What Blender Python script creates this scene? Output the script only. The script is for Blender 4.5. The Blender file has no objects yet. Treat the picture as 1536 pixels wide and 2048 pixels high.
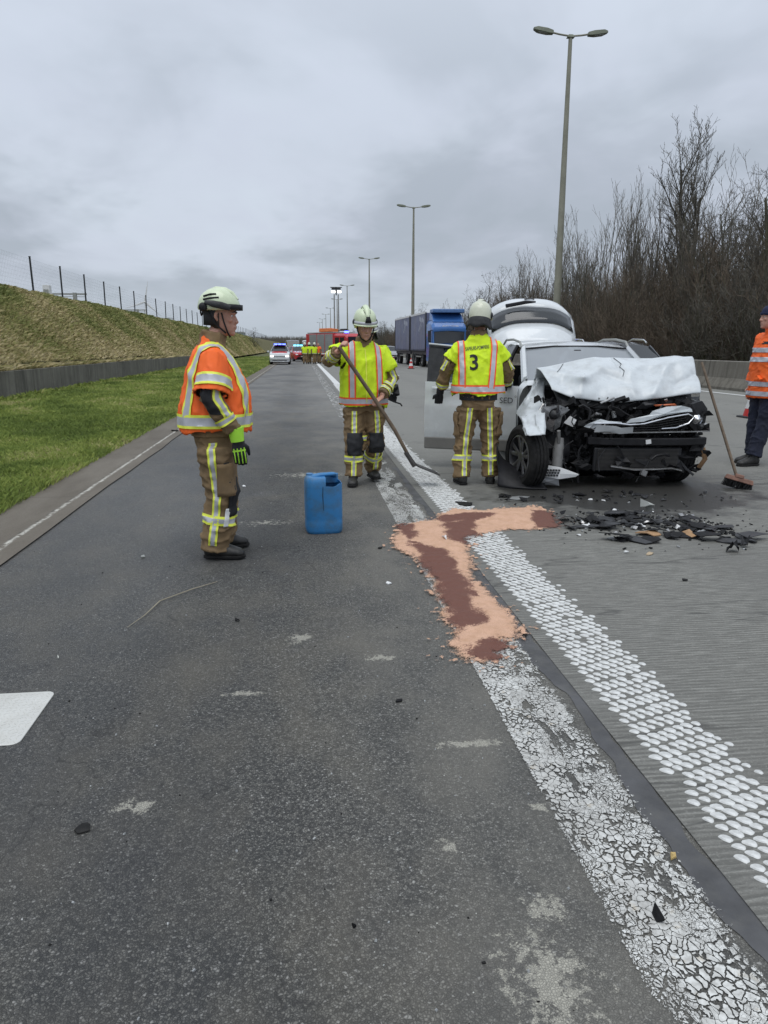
import bpy, bmesh, math, random
import numpy as np
from mathutils import Vector, Matrix
from mathutils.bvhtree import BVHTree
SC = bpy.context.scene
COL = SC.collection
R = math.radians
V = Vector
random.seed(7)

# ------------------------------------------------------------------ camera, sky, sun, exposure
cam = bpy.data.cameras.new('camera')
cam.sensor_fit = 'VERTICAL'
cam.sensor_height = 24.0
cam.lens = 24.0 * 1440 / 2048
cam.clip_start = 0.05
cam.clip_end = 6000
camo = bpy.data.objects.new('camera', cam)
COL.objects.link(camo)
camo.location = (0, 0, 1.5)
camo.rotation_euler = (R(90 - 12.907), 0, R(-6.373))
SC.camera = camo

SUN_EL, SUN_AZ = 72, 200
world = bpy.data.worlds.new('World')
SC.world = world
world.use_nodes = True
wt = world.node_tree
wt.nodes.clear()

def nd(t, ty, ins=None, **props):
    n = t.nodes.new(ty)
    for k, v in props.items():
        setattr(n, k, v)
    for k, v in (ins or {}).items():
        s = n.inputs[k]
        if isinstance(v, bpy.types.NodeSocket):
            t.links.new(v, s)
        else:
            s.default_value = v
    return n
def c4(c):
    return (c[0], c[1], c[2], 1.0)
def ma(t, op, a, b=0.0, clamp=False):
    return nd(t, 'ShaderNodeMath', {0: a, 1: b}, operation=op, use_clamp=clamp).outputs[0]
def mixc(t, f, a, b, mode='MIX'):
    n = nd(t, 'ShaderNodeMix', {0: f}, data_type='RGBA', blend_type=mode)
    for i, v in ((6, a), (7, b)):
        if isinstance(v, bpy.types.NodeSocket):
            t.links.new(v, n.inputs[i])
        else:
            n.inputs[i].default_value = c4(v)
    return n.outputs[2]
def noi(t, vec, scale, detail=3.0, rough=0.55, dist=0.0):
    return nd(t, 'ShaderNodeTexNoise', {'Vector': vec, 'Scale': scale, 'Detail': detail, 'Roughness': rough, 'Distortion': dist}).outputs[0]
def vor(t, vec, scale, feature='F1', out='Distance', rnd=1.0):
    return nd(t, 'ShaderNodeTexVoronoi', {'Vector': vec, 'Scale': scale, 'Randomness': rnd}, feature=feature).outputs[out]
def mr(t, v, a, b, c=0.0, d=1.0, smooth=False):
    return nd(t, 'ShaderNodeMapRange', {0: v, 1: a, 2: b, 3: c, 4: d}, interpolation_type='SMOOTHSTEP' if smooth else 'LINEAR').outputs[0]
def mapping(t, vec, scale=(1, 1, 1), loc=(0, 0, 0), rot=(0, 0, 0)):
    return nd(t, 'ShaderNodeMapping', {'Vector': vec, 'Scale': scale, 'Location': loc, 'Rotation': rot}).outputs[0]
def bump(t, h, strength, dist=0.01):
    return nd(t, 'ShaderNodeBump', {'Strength': strength, 'Distance': dist, 'Height': h}).outputs[0]

# overcast sky: a Nishita sky almost wholly covered by a procedural cloud deck (by direction)
sky = nd(wt, 'ShaderNodeTexSky', sky_type='NISHITA')
sky.sun_disc = False
sky.sun_elevation = R(SUN_EL)
sky.sun_rotation = R(SUN_AZ)
sky.air_density = 1.0
sky.dust_density = 3.0
tcw = nd(wt, 'ShaderNodeTexCoord').outputs['Generated']
sp = nd(wt, 'ShaderNodeSeparateXYZ', {0: tcw})
zz = ma(wt, 'ADD', ma(wt, 'MAXIMUM', sp.outputs[2], 0.0), 0.17)
cx = ma(wt, 'DIVIDE', sp.outputs[0], zz)
cy = ma(wt, 'DIVIDE', sp.outputs[1], zz)
cvec = nd(wt, 'ShaderNodeCombineXYZ', {0: cx, 1: cy, 2: 0.0}).outputs[0]
n1 = noi(wt, mapping(wt, cvec, (1.0, 0.8, 1), (3.1, 1.7, 0), (0, 0, R(25))), 0.85, 5, 0.55, 0.4)
n2 = noi(wt, mapping(wt, cvec, (1.0, 0.7, 1), (8.1, 4.7, 0), (0, 0, R(-15))), 2.6, 4, 0.5, 0.3)
nn = ma(wt, 'ADD', ma(wt, 'MULTIPLY', n1, 0.72), ma(wt, 'MULTIPLY', n2, 0.28))
deck = mixc(wt, mr(wt, nn, 0.41, 0.60, 0, 1, True), (4.15, 4.65, 5.35), (6.3, 6.95, 7.9))
lav = mixc(wt, mr(wt, n2, 0.4, 0.7, 0, 0.45), deck, (5.55, 5.9, 7.0))
top = mixc(wt, mr(wt, sp.outputs[2], 0.14, 0.42, 0, 0.5, True), lav, (6.6, 7.3, 8.5))
hor = mixc(wt, mr(wt, sp.outputs[2], 0.0, 0.13, 0.9, 0, True), top, (4.75, 5.35, 6.0))
zen = mixc(wt, mr(wt, sp.outputs[2], 0.3, 1.0, 0, 1), hor, (8.3, 9.0, 9.9))
cov = mixc(wt, 0.95, sky.outputs[0], zen)
bg = nd(wt, 'ShaderNodeBackground', {'Color': cov, 'Strength': 0.1})
nd(wt, 'ShaderNodeOutputWorld', {'Surface': bg.outputs[0]})

sl = bpy.data.lights.new('sun', 'SUN')
sl.energy = 1.3
sl.angle = R(50)
sl.color = (1.0, 0.985, 0.955)
so = bpy.data.objects.new('sun', sl)
COL.objects.link(so)
# the sun stands behind the camera and a little to its left, veiled by the cloud deck
sd = V((math.sin(R(SUN_AZ)) * math.cos(R(SUN_EL)), math.cos(R(SUN_AZ)) * math.cos(R(SUN_EL)), math.sin(R(SUN_EL))))
so.rotation_euler = sd.to_track_quat('Z', 'Y').to_euler()
so.location = (0, -20, 60)

SC.view_settings.view_transform = 'Standard'
SC.view_settings.look = 'None'
SC.view_settings.exposure = 0.06
SC.view_settings.gamma = 1.0
SC.view_settings.use_curve_mapping = False
SC.cycles.max_bounces = 6
SC.cycles.transparent_max_bounces = 12
SC.cycles.use_denoising = True

# ------------------------------------------------------------------ helpers
def tag(o, label=None, cat=None, group=None, kind=None):
    for k, v in (('label', label), ('category', cat), ('group', group), ('kind', kind)):
        if v:
            o[k] = v
    return o
def thing(name, label, cat, loc=(0, 0, 0), rz=0.0, group=None):
    o = bpy.data.objects.new(name, None)
    COL.objects.link(o)
    o.empty_display_size = 0.2
    o.location = loc
    o.rotation_euler = (0, 0, rz)
    return tag(o, label, cat, group)
def link_mesh(name, me, mats=None, parent=None, smooth=True, ang=0.7):
    o = bpy.data.objects.new(name, me)
    COL.objects.link(o)
    if mats is not None:
        for m in (mats if isinstance(mats, (list, tuple)) else [mats]):
            me.materials.append(m)
    if parent is not None:
        o.parent = parent
    if smooth:
        me.polygons.foreach_set('use_smooth', np.ones(len(me.polygons), dtype=bool))
        me.set_sharp_from_angle(angle=ang)
    return o
def copy_tree(o, parent=None, loc=None, rz=None):
    c = o.copy()
    COL.objects.link(c)
    if parent is not None:
        c.parent = parent
    for ch in list(o.children):
        copy_tree(ch, c)
    if loc is not None:
        c.location = loc
    if rz is not None:
        c.rotation_euler = (0, 0, rz)
    return c
def rotm(rx=0, ry=0, rz=0):
    return Matrix.Rotation(rz, 3, 'Z') @ Matrix.Rotation(ry, 3, 'Y') @ Matrix.Rotation(rx, 3, 'X')

class MB:
    def __init__(s):
        s.v, s.f, s.m = [], [], []
    def add(s, v, f, m=0):
        k = len(s.v)
        s.v += [tuple(p) for p in v]
        s.f += [tuple(i + k for i in q) for q in f]
        s.m += [m] * len(f)
        return s
    def box(s, c, size, m=0, rot=None, top=(1, 1)):
        a, b, h = size[0] / 2, size[1] / 2, size[2] / 2
        p = []
        for z, kx, ky in ((-h, 1, 1), (h, top[0], top[1])):
            for x, y in ((-a, -b), (a, -b), (a, b), (-a, b)):
                q = V((x * kx, y * ky, z))
                if rot is not None:
                    q = rot @ q
                p.append(q + V(c))
        return s.add(p, [(3, 2, 1, 0), (4, 5, 6, 7), (0, 1, 5, 4), (1, 2, 6, 5), (2, 3, 7, 6), (3, 0, 4, 7)], m)
    def loft(s, rings, m=0, cap=True, closed=True):
        n = len(rings[0])
        v = [p for r in rings for p in r]
        f = []
        for i in range(len(rings) - 1):
            for j in range(n if closed else n - 1):
                a, b = i * n + j, i * n + (j + 1) % n
                f.append((a, b, b + n, a + n))
        if cap and closed:
            f.append(tuple(range(n - 1, -1, -1)))
            f.append(tuple((len(rings) - 1) * n + j for j in range(n)))
        return s.add(v, f, m)
    def tube(s, pts, r, n=8, m=0, cap=True, side=None, sq=1.0):
        pts = [V(p) for p in pts]
        if not isinstance(r, list):
            r = [r] * len(pts)
        rings, prev = [], None
        for i, p in enumerate(pts):
            d = (pts[min(i + 1, len(pts) - 1)] - pts[max(i - 1, 0)])
            if d.length < 1e-9:
                d = V((0, 0, 1))
            d.normalize()
            if prev is None:
                u = V(side) if side is not None else (V((0, 0, 1)) if abs(d.z) < 0.9 else V((1, 0, 0)))
            else:
                u = prev
            u = u - d * u.dot(d)
            if u.length < 1e-6:
                u = d.orthogonal()
            u.normalize()
            prev = u
            w = d.cross(u)
            rr = r[i]
            ra, rb = (rr if isinstance(rr, (list, tuple)) else (rr, rr * sq))
            rings.append([p + u * (ra * math.cos(2 * math.pi * k / n)) + w * (rb * math.sin(2 * math.pi * k / n)) for k in range(n)])
        return s.loft(rings, m, cap)
    def lathe(s, prof, n=24, m=0, mat=None, cap=False):
        rings = []
        for (r, z) in prof:
            ring = []
            for k in range(n):
                q = V((r * math.cos(2 * math.pi * k / n), r * math.sin(2 * math.pi * k / n), z))
                ring.append(mat @ q if mat is not None else q)
            rings.append(ring)
        return s.loft(rings, m, cap)
    def grid(s, P, m=0):
        P = np.asarray(P)
        a, b = P.shape[:2]
        f = [(i * b + j, (i + 1) * b + j, (i + 1) * b + j + 1, i * b + j + 1) for i in range(a - 1) for j in range(b - 1)]
        return s.add([tuple(float(t) for t in q) for q in P.reshape(-1, 3)], f, m)
    def prism(s, pts, h, m=0, mat=None):
        n = len(pts)
        v = [V((x, y, 0)) for x, y in pts] + [V((x, y, h)) for x, y in pts]
        if mat is not None:
            v = [mat @ q for q in v]
        f = [tuple(range(n - 1, -1, -1)), tuple(range(n, 2 * n))] + [(i, (i + 1) % n, n + (i + 1) % n, n + i) for i in range(n)]
        return s.add(v, f, m)
    def ball(s, c, r, m=0, nu=14, nv=8):
        rr = r if isinstance(r, (list, tuple)) else (r, r, r)
        rings = []
        for i in range(nv + 1):
            t = -math.pi / 2 + math.pi * (0.02 + 0.96 * i / nv)
            rings.append([V(c) + V((rr[0] * math.cos(t) * math.cos(2 * math.pi * k / nu), rr[1] * math.cos(t) * math.sin(2 * math.pi * k / nu), rr[2] * math.sin(t))) for k in range(nu)])
        return s.loft(rings, m)
    def mesh(s, name='mesh'):
        me = bpy.data.meshes.new(name)
        me.from_pydata(s.v, [], s.f)
        return me
    def build(s, name, mats, parent=None, smooth=True, ang=0.7, bevel=0.0, seg=2, solid=0.0):
        me = s.mesh(name)
        if any(s.m):
            me.polygons.foreach_set('material_index', s.m)
        o = link_mesh(name, me, mats, parent, smooth, ang)
        if solid:
            md = o.modifiers.new('solid', 'SOLIDIFY')
            md.thickness = solid
            md.offset = 0
        if bevel:
            md = o.modifiers.new('bevel', 'BEVEL')
            md.width = bevel
            md.segments = seg
            md.limit_method = 'ANGLE'
            md.angle_limit = 0.6
        return o

def np_mesh(name, co, faces, attr=None):
    """co (n,3) and faces (m,k) as numpy arrays"""
    me = bpy.data.meshes.new(name)
    k = faces.shape[1]
    me.vertices.add(len(co))
    me.vertices.foreach_set('co', co.astype(np.float32).ravel())
    me.loops.add(faces.size)
    me.loops.foreach_set('vertex_index', faces.astype(np.int32).ravel())
    me.polygons.add(len(faces))
    me.polygons.foreach_set('loop_start', np.arange(0, faces.size, k, dtype=np.int32))
    for nm, a in (attr or {}).items():
        at = me.attributes.new(nm, 'FLOAT', 'POINT')
        at.data.foreach_set('value', a.astype(np.float32))
    me.update(calc_edges=True)
    return me

def _h(ix, iy, iz, seed):
    h = (ix.astype(np.int64) * 374761393 + iy.astype(np.int64) * 668265263 + iz.astype(np.int64) * 144269504 + seed * 1013904223) & 0xffffffff
    h = ((h ^ (h >> 13)) * 1274126177) & 0xffffffff
    h = ((h ^ (h >> 15)) * 2246822519) & 0xffffffff
    return (h ^ (h >> 16)) / 4294967295.0
def vn(x, y, z=0.0, seed=0):
    x, y, z = np.broadcast_arrays(np.asarray(x, float), np.asarray(y, float), np.asarray(z, float))
    ix, iy, iz = np.floor(x), np.floor(y), np.floor(z)
    fx, fy, fz = x - ix, y - iy, z - iz
    fx, fy, fz = (t * t * (3 - 2 * t) for t in (fx, fy, fz))
    out = 0
    for dx in (0, 1):
        for dy in (0, 1):
            for dz in (0, 1):
                out = out + _h(ix + dx, iy + dy, iz + dz, seed) * (fx if dx else 1 - fx) * (fy if dy else 1 - fy) * (fz if dz else 1 - fz)
    return out
def fbm(x, y, z=0.0, o=4, seed=0):
    s, a, t = 0, 0.5, 0
    for i in range(o):
        k = 2.03 ** i
        s = s + a * vn(np.asarray(x) * k, np.asarray(y) * k, np.asarray(z) * k, seed + i * 17)
        t += a
        a *= 0.5
    return s / t

# ------------------------------------------------------------------ materials
def newmat(name):
    m = bpy.data.materials.new(name)
    m.use_nodes = True
    t = m.node_tree
    t.nodes.clear()
    return m, t, nd(t, 'ShaderNodeTexCoord').outputs['Object']
def finish(t, col, rough=0.6, metal=0.0, normal=None, **ex):
    ins = {'Base Color': col if isinstance(col, bpy.types.NodeSocket) else c4(col), 'Roughness': rough, 'Metallic': metal}
    if normal is not None:
        ins['Normal'] = normal
    for k, v in ex.items():
        ins[k.replace('_', ' ')] = v
    b = nd(t, 'ShaderNodeBsdfPrincipled', ins)
    nd(t, 'ShaderNodeOutputMaterial', {'Surface': b.outputs[0]})
    return b
def pm(name, col, rough=0.5, metal=0.0, var=0.18, vs=6.0, bs=0.0, bsc=60.0, dirt=None, da=0.0, ds=3.0, **ex):
    """procedural paint / plastic / fabric: colour mottled by noise, optional dirt patches and fine relief"""
    m, t, oc = newmat(name)
    f = noi(t, oc, vs, 4)
    lo = tuple(x * (1 - var) for x in col)
    hi = tuple(min(1, x * (1 + var)) for x in col)
    c = mixc(t, mr(t, f, 0.3, 0.7), lo, hi)
    if dirt is not None:
        g = mr(t, noi(t, oc, ds, 6, 0.65), 0.45, 0.75, 0, da)
        c = mixc(t, g, c, dirt)
    rg = mr(t, noi(t, oc, vs * 2.3, 3), 0.3, 0.7, max(0.02, rough - 0.08), min(1, rough + 0.08))
    nrm = bump(t, noi(t, oc, bsc, 3), bs, 0.01) if bs else None
    finish(t, c, rg, metal, nrm, **ex)
    return m
def glow(name, col, strength):
    m, t, oc = newmat(name)
    e = nd(t, 'ShaderNodeEmission', {'Color': c4(col), 'Strength': strength})
    nd(t, 'ShaderNodeOutputMaterial', {'Surface': e.outputs[0]})
    return m
M = {}
M['white_paint'] = pm('white_car_paint', (0.64, 0.67, 0.69), 0.22, 0, 0.03, 3, dirt=(0.35, 0.34, 0.32), da=0.25, ds=4, Coat_Weight=0.6)
M['crumpled_white'] = pm('crumpled_white_paint', (0.58, 0.62, 0.645), 0.34, 0, 0.04, 3, dirt=(0.26, 0.26, 0.26), da=0.45, ds=7, Coat_Weight=0.25, Coat_Roughness=0.2)
M['black_plastic'] = pm('black_plastic', (0.014, 0.014, 0.016), 0.5, 0, 0.4, 9, 0.3, 90, Specular_IOR_Level=0.3)
M['dark_plastic'] = pm('dark_grey_plastic', (0.036, 0.037, 0.04), 0.5, 0, 0.35, 9, 0.3, 70, Specular_IOR_Level=0.35)
M['grime'] = pm('grimy_black', (0.008, 0.008, 0.009), 0.6, 0, 0.5, 12, 0.4, 60, Specular_IOR_Level=0.25)
M['grey_cladding'] = pm('grey_cladding', (0.17, 0.165, 0.155), 0.6, 0, 0.15, 6, 0.1, 90)
M['rubber'] = pm('tyre_rubber', (0.015, 0.015, 0.015), 0.8, 0, 0.4, 20, 0.4, 80, dirt=(0.06, 0.056, 0.052), da=0.4, ds=12, Specular_IOR_Level=0.25)
M['alloy'] = pm('dark_alloy', (0.16, 0.16, 0.165), 0.35, 0.8, 0.2, 8)
M['bare_steel'] = pm('bare_steel', (0.42, 0.42, 0.42), 0.4, 0.9, 0.3, 10, 0.2, 40, dirt=(0.12, 0.1, 0.08), da=0.5)
M['chrome'] = pm('chrome_trim', (0.75, 0.76, 0.78), 0.12, 1.0, 0.05, 6)
M['galv'] = pm('galvanised_steel', (0.36, 0.37, 0.35), 0.5, 0.55, 0.15, 3, dirt=(0.22, 0.21, 0.17), da=0.5, ds=1.5)
M['lamp_pole'] = pm('painted_lamp_pole', (0.27, 0.265, 0.21), 0.6, 0.1, 0.14, 1.6, 0.1, 30, dirt=(0.14, 0.14, 0.1), da=0.45, ds=1.2)
M['lamp_head'] = pm('lamp_head_grey', (0.16, 0.175, 0.13), 0.5, 0.1, 0.2, 3)
M['wood'] = pm('old_wood_handle', (0.15, 0.11, 0.075), 0.65, 0, 0.3, 14, 0.3, 50)
M['skin'] = pm('skin', (0.50, 0.27, 0.20), 0.5, 0, 0.1, 18, Subsurface_Weight=0.05)
M['hair'] = pm('dark_hair', (0.035, 0.025, 0.02), 0.6, 0, 0.4, 40, 0.4, 120)
M['tan'] = pm('tan_fire_fabric', (0.225, 0.15, 0.075), 0.8, 0, 0.2, 6, 0.35, 220, dirt=(0.09, 0.065, 0.04), da=0.55, ds=5)
M['black_cloth'] = pm('black_fabric', (0.016, 0.017, 0.02), 0.75, 0, 0.3, 10, 0.35, 200)
M['navy'] = pm('navy_fabric', (0.012, 0.016, 0.035), 0.8, 0, 0.3, 8, 0.3, 200)
M['hv_yellow'] = pm('hi_vis_yellow', (0.66, 0.89, 0.012), 0.7, 0, 0.06, 7, 0.25, 240, dirt=(0.42, 0.52, 0.03), da=0.4, ds=5)
M['hv_orange'] = pm('hi_vis_orange', (1.0, 0.155, 0.02), 0.7, 0, 0.05, 7, 0.25, 240, dirt=(0.66, 0.075, 0.01), da=0.35, ds=5)
M['tape_silver'] = pm('reflective_silver', (0.47, 0.48, 0.52), 0.4, 0.1, 0.1, 14, 0.15, 150)
M['tape_yellow'] = pm('reflective_yellow', (0.78, 0.84, 0.09), 0.55, 0, 0.12, 12, 0.2, 150)
M['tape_orange'] = pm('reflective_orange', (0.9, 0.11, 0.02), 0.55, 0, 0.1, 12, 0.2, 150)
M['helmet'] = pm('luminescent_helmet', (0.64, 0.73, 0.51), 0.3, 0, 0.05, 5, dirt=(0.34, 0.38, 0.26), da=0.35, ds=7, Coat_Weight=0.4)
M['helmet_pale'] = pm('pale_helmet', (0.66, 0.68, 0.54), 0.3, 0, 0.05, 5, dirt=(0.36, 0.37, 0.3), da=0.35, ds=7, Coat_Weight=0.4)
M['boot'] = pm('black_leather_boot', (0.018, 0.018, 0.018), 0.5, 0, 0.4, 14, 0.3, 60, dirt=(0.08, 0.075, 0.065), da=0.4, ds=9)
M['glove_lime'] = pm('lime_glove', (0.42, 0.82, 0.06), 0.7, 0, 0.1, 9, 0.3, 160)
M['blue_plastic'] = pm('blue_polyethylene', (0.035, 0.20, 0.46), 0.42, 0, 0.1, 5, 0.12, 40, dirt=(0.06, 0.13, 0.2), da=1.0, ds=9)
M['red_paint'] = pm('red_vehicle_paint', (0.5, 0.03, 0.04), 0.3, 0, 0.08, 3, dirt=(0.2, 0.05, 0.045), da=0.3, Coat_Weight=0.5)
M['white_plain'] = pm('white_plain', (0.75, 0.76, 0.76), 0.4, 0, 0.05, 4, dirt=(0.4, 0.39, 0.36), da=0.35)
M['truck_blue'] = pm('blue_cab_paint', (0.05, 0.16, 0.44), 0.32, 0, 0.08, 2, Coat_Weight=0.4)
M['curtain'] = pm('dusty_blue_curtain', (0.15, 0.165, 0.255), 0.5, 0, 0.12, 1.2, dirt=(0.2, 0.19, 0.19), da=0.6, ds=0.8)
M['dark_car'] = pm('dark_car_paint', (0.02, 0.022, 0.026), 0.2, 0, 0.1, 3, Coat_Weight=0.6)
M['silver_car'] = pm('silver_car_paint', (0.42, 0.43, 0.44), 0.3, 0.5, 0.06, 3)
M['shutter'] = pm('grey_roller_shutter', (0.34, 0.35, 0.35), 0.45, 0.4, 0.1, 2)
M['cone_red'] = pm('cone_red', (0.52, 0.035, 0.03), 0.5, 0, 0.1, 8, dirt=(0.2, 0.04, 0.03), da=0.4)
M['cone_white'] = pm('cone_white', (0.7, 0.7, 0.7), 0.5, 0, 0.1, 8, dirt=(0.35, 0.33, 0.3), da=0.4)
M['cardboard'] = pm('torn_cardboard', (0.36, 0.22, 0.115), 0.8, 0, 0.25, 9, 0.3, 60)
M['steel_dark'] = pm('dark_fence_steel', (0.025, 0.028, 0.03), 0.55, 0.2, 0.2, 4)
M['blue_light'] = glow('blue_beacon', (0.06, 0.1, 1.0), 9.0)
M['cyan_light'] = glow('cyan_beacon', (0.15, 0.75, 1.0), 4.0)
M['white_light'] = glow('floodlight', (1.0, 0.95, 0.85), 7.0)
M['head_light'] = glow('headlight', (1.0, 0.95, 0.88), 2.2)
def glass_mat(name, tint, alpha, ior=1.5):
    m, t, oc = newmat(name)
    n = noi(t, oc, 2.0, 3)
    b = nd(t, 'ShaderNodeBsdfPrincipled', {'Base Color': c4(tint), 'Roughness': mr(t, n, 0.3, 0.7, 0.03, 0.1), 'IOR': ior, 'Specular IOR Level': 0.8})
    tr = nd(t, 'ShaderNodeBsdfTransparent', {'Color': (0.62, 0.68, 0.68, 1)})
    mx = nd(t, 'ShaderNodeMixShader', {0: alpha, 1: tr.outputs[0], 2: b.outputs[0]})
    nd(t, 'ShaderNodeOutputMaterial', {'Surface': mx.outputs[0]})
    return m
M['glass'] = glass_mat('window_glass', (0.10, 0.11, 0.118), 0.66)
M['glass_dark'] = glass_mat('dark_window_glass', (0.02, 0.024, 0.028), 0.9)
M['sky_tint_glass'] = glass_mat('dusty_windscreen', (0.30, 0.325, 0.35), 0.8, 1.7)  # pale base colour paints the sky's reflection into the windscreen
# ------------------------------------------------------------------ the setting: ground, road, markings
def fade_far(t, oc, a, b):
    """1 near the road's closest stretch, 0 where fine grain is too small to tell apart"""
    y = nd(t, 'ShaderNodeSeparateXYZ', {0: oc}).outputs[1]
    return mr(t, y, a, b, 1, 0)
def asphalt():
    m, t, oc = newmat('worn_asphalt')
    sx = nd(t, 'ShaderNodeSeparateXYZ', {0: oc})
    X, Y = sx.outputs[0], sx.outputs[1]
    wob = mixc(t, 0.012, oc, nd(t, 'ShaderNodeTexNoise', {'Vector': oc, 'Scale': 60.0}).outputs[1], 'ADD')
    st = vor(t, wob, 135, 'F1', 'Color')
    stone = nd(t, 'ShaderNodeSeparateColor', {0: st}).outputs[0]
    edge = vor(t, wob, 135, 'DISTANCE_TO_EDGE')
    st2 = nd(t, 'ShaderNodeSeparateColor', {0: vor(t, oc, 260, 'F1', 'Color')}).outputs[1]
    sc = mixc(t, mr(t, stone, 0.15, 1.0), (0.05, 0.05, 0.046), (0.30, 0.293, 0.262))
    sc = mixc(t, mr(t, stone, 0.90, 1.0), sc, (0.46, 0.455, 0.43))
    sc = mixc(t, mr(t, st2, 0.0, 1.0, 0, 0.35), sc, (0.06, 0.062, 0.063))
    sc = mixc(t, mr(t, edge, 0.0, 0.22, 0.8, 0), sc, (0.02, 0.021, 0.022))
    far = fade_far(t, oc, 9, 22)
    sc = mixc(t, far, (0.165, 0.165, 0.16), sc)
    # large patches: bitumen-rich darker areas, brownish wear, pale scuffed stretch to the right
    p1 = noi(t, mapping(t, oc, (1, 0.45, 1)), 1.3, 5, 0.6)
    p2 = noi(t, mapping(t, oc, (1, 0.6, 1), (5, 2, 0)), 2.6, 4, 0.6)
    c = mixc(t, mr(t, p1, 0.34, 0.66, 0.75, 0.0), sc, mixc(t, 0.5, sc, (0.048, 0.05, 0.053)))
    c = mixc(t, mr(t, p2, 0.42, 0.7, 0, 0.7), c, mixc(t, 0.6, c, (0.175, 0.158, 0.125)))
    p3 = noi(t, mapping(t, oc, (1, 0.5, 1), (7, 3, 0)), 0.55, 4, 0.6)
    c = mixc(t, mr(t, p3, 0.47, 0.62, 0, 0.9), c, mixc(t, 0.5, c, (0.04, 0.043, 0.048)))
    trk = ma(t, 'ABSOLUTE', ma(t, 'SUBTRACT', X, ma(t, 'ADD', -0.55, ma(t, 'MULTIPLY', noi(t, mapping(t, oc, (0, 1, 0)), 0.4, 2), 0.2))))
    c = mixc(t, mr(t, trk, 0.05, 0.45, 0.35, 0, True), c, mixc(t, 0.5, c, (0.06, 0.06, 0.06)))
    crk = ma(t, 'ABSOLUTE', ma(t, 'SUBTRACT', noi(t, mapping(t, oc, (0.6, 0.5, 1), (3, 5, 0)), 0.8, 6, 0.62), 0.5))
    c = mixc(t, ma(t, 'MULTIPLY', mr(t, crk, 0.0, 0.0035, 0.75, 0), mr(t, p3, 0.4, 0.55)), c, (0.025, 0.025, 0.025))
    pale = ma(t, 'MULTIPLY', mr(t, X, -0.2, 0.75, 0, 1, True), mr(t, p2, 0.3, 0.62, 0.35, 1))
    c = mixc(t, ma(t, 'MULTIPLY', pale, 0.75), c, mixc(t, 0.5, c, (0.24, 0.235, 0.215)))
    # damp stretch along the left edge: darker and glossier
    wn = noi(t, mapping(t, oc, (1, 0.3, 1), (1, 7, 0)), 1.0, 4, 0.55)
    damp = ma(t, 'MULTIPLY', mr(t, ma(t, 'ADD', X, ma(t, 'MULTIPLY', wn, 1.4)), -0.55, 0.5, 1, 0, True), ma(t, 'MULTIPLY', mr(t, Y, 1.5, 4.0, 0.35, 1), mr(t, Y, 8.0, 14.0, 1, 0.15)))
    damp = ma(t, 'MAXIMUM', damp, mr(t, noi(t, oc, 0.9, 4), 0.56, 0.7, 0, 0.55))
    c = mixc(t, ma(t, 'MULTIPLY', damp, 0.5), c, mixc(t, 0.5, c, (0.034, 0.036, 0.04)))
    # white paint chips and crumbs of mortar
    v = nd(t, 'ShaderNodeTexVoronoi', {'Vector': oc, 'Scale': 17.0, 'Randomness': 1.0}, feature='F1')
    rnd = nd(t, 'ShaderNodeSeparateColor', {0: v.outputs['Color']}).outputs[2]
    chip = ma(t, 'MULTIPLY', mr(t, v.outputs['Distance'], 0.0, 0.09, 1, 0), ma(t, 'GREATER_THAN', rnd, 0.62))
    chip = ma(t, 'GREATER_THAN', ma(t, 'ADD', chip, ma(t, 'MULTIPLY', noi(t, oc, 150, 2), 0.5)), 0.85)
    c = mixc(t, ma(t, 'MULTIPLY', chip, mr(t, Y, 10, 25, 1, 0)), c, (0.55, 0.55, 0.51))
    # dried splashes of cement or paint
    for (px, py, rx, ry, seed, th) in ((0.3, 1.05, 0.12, 0.05, 41, 0.55), (-0.3, 3.0, 0.12, 0.05, 43, 0.62), (0.35, 3.3, 0.1, 0.08, 47, 0.63), (0.56, 1.40, 0.13, 0.17, 3, 0.5), (0.62, 1.62, 0.10, 0.08, 5, 0.62), (-0.595, 2.21, 0.075, 0.05, 8, 0.5),
                                       (0.61, 2.475, 0.16, 0.035, 9, 0.5), (-0.046, 3.58, 0.09, 0.1, 11, 0.55), (0.42, 1.9, 0.05, 0.04, 13, 0.5), (0.55, 1.15, 0.2, 0.12, 15, 0.58), (0.75, 2.05, 0.04, 0.03, 19, 0.5), (0.1, 8.6, 0.7, 0.25, 21, 0.62), (-0.35, 6.2, 0.35, 0.15, 25, 0.66)):
        dx = ma(t, 'DIVIDE', ma(t, 'SUBTRACT', X, px), rx)
        dy = ma(t, 'DIVIDE', ma(t, 'SUBTRACT', Y, py), ry)
        d = ma(t, 'SQRT', ma(t, 'ADD', ma(t, 'MULTIPLY', dx, dx), ma(t, 'MULTIPLY', dy, dy)))
        nz = mr(t, noi(t, mapping(t, oc, (1, 1, 1), (seed, seed, 0)), 19, 7, 0.8), 0.33, 0.67)
        k = mr(t, ma(t, 'SUBTRACT', nz, ma(t, 'MULTIPLY', d, 0.5)), th - 0.34, th - 0.2, 0, 0.8)
        k = ma(t, 'MULTIPLY', k, mr(t, edge, 0.0, 0.12, 0.35, 1))
        c = mixc(t, k, c, (0.47, 0.455, 0.39))
    h = ma(t, 'MULTIPLY', ma(t, 'ADD', mr(t, edge, 0, 0.3), ma(t, 'MULTIPLY', stone, 0.6)), far)
    rg = mixc(t, damp, (0.85, 0.85, 0.85), (0.44, 0.44, 0.44))
    finish(t, c, nd(t, 'ShaderNodeSeparateColor', {0: rg}).outputs[0], 0, bump(t, h, 0.75, 0.004))
    return m
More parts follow.
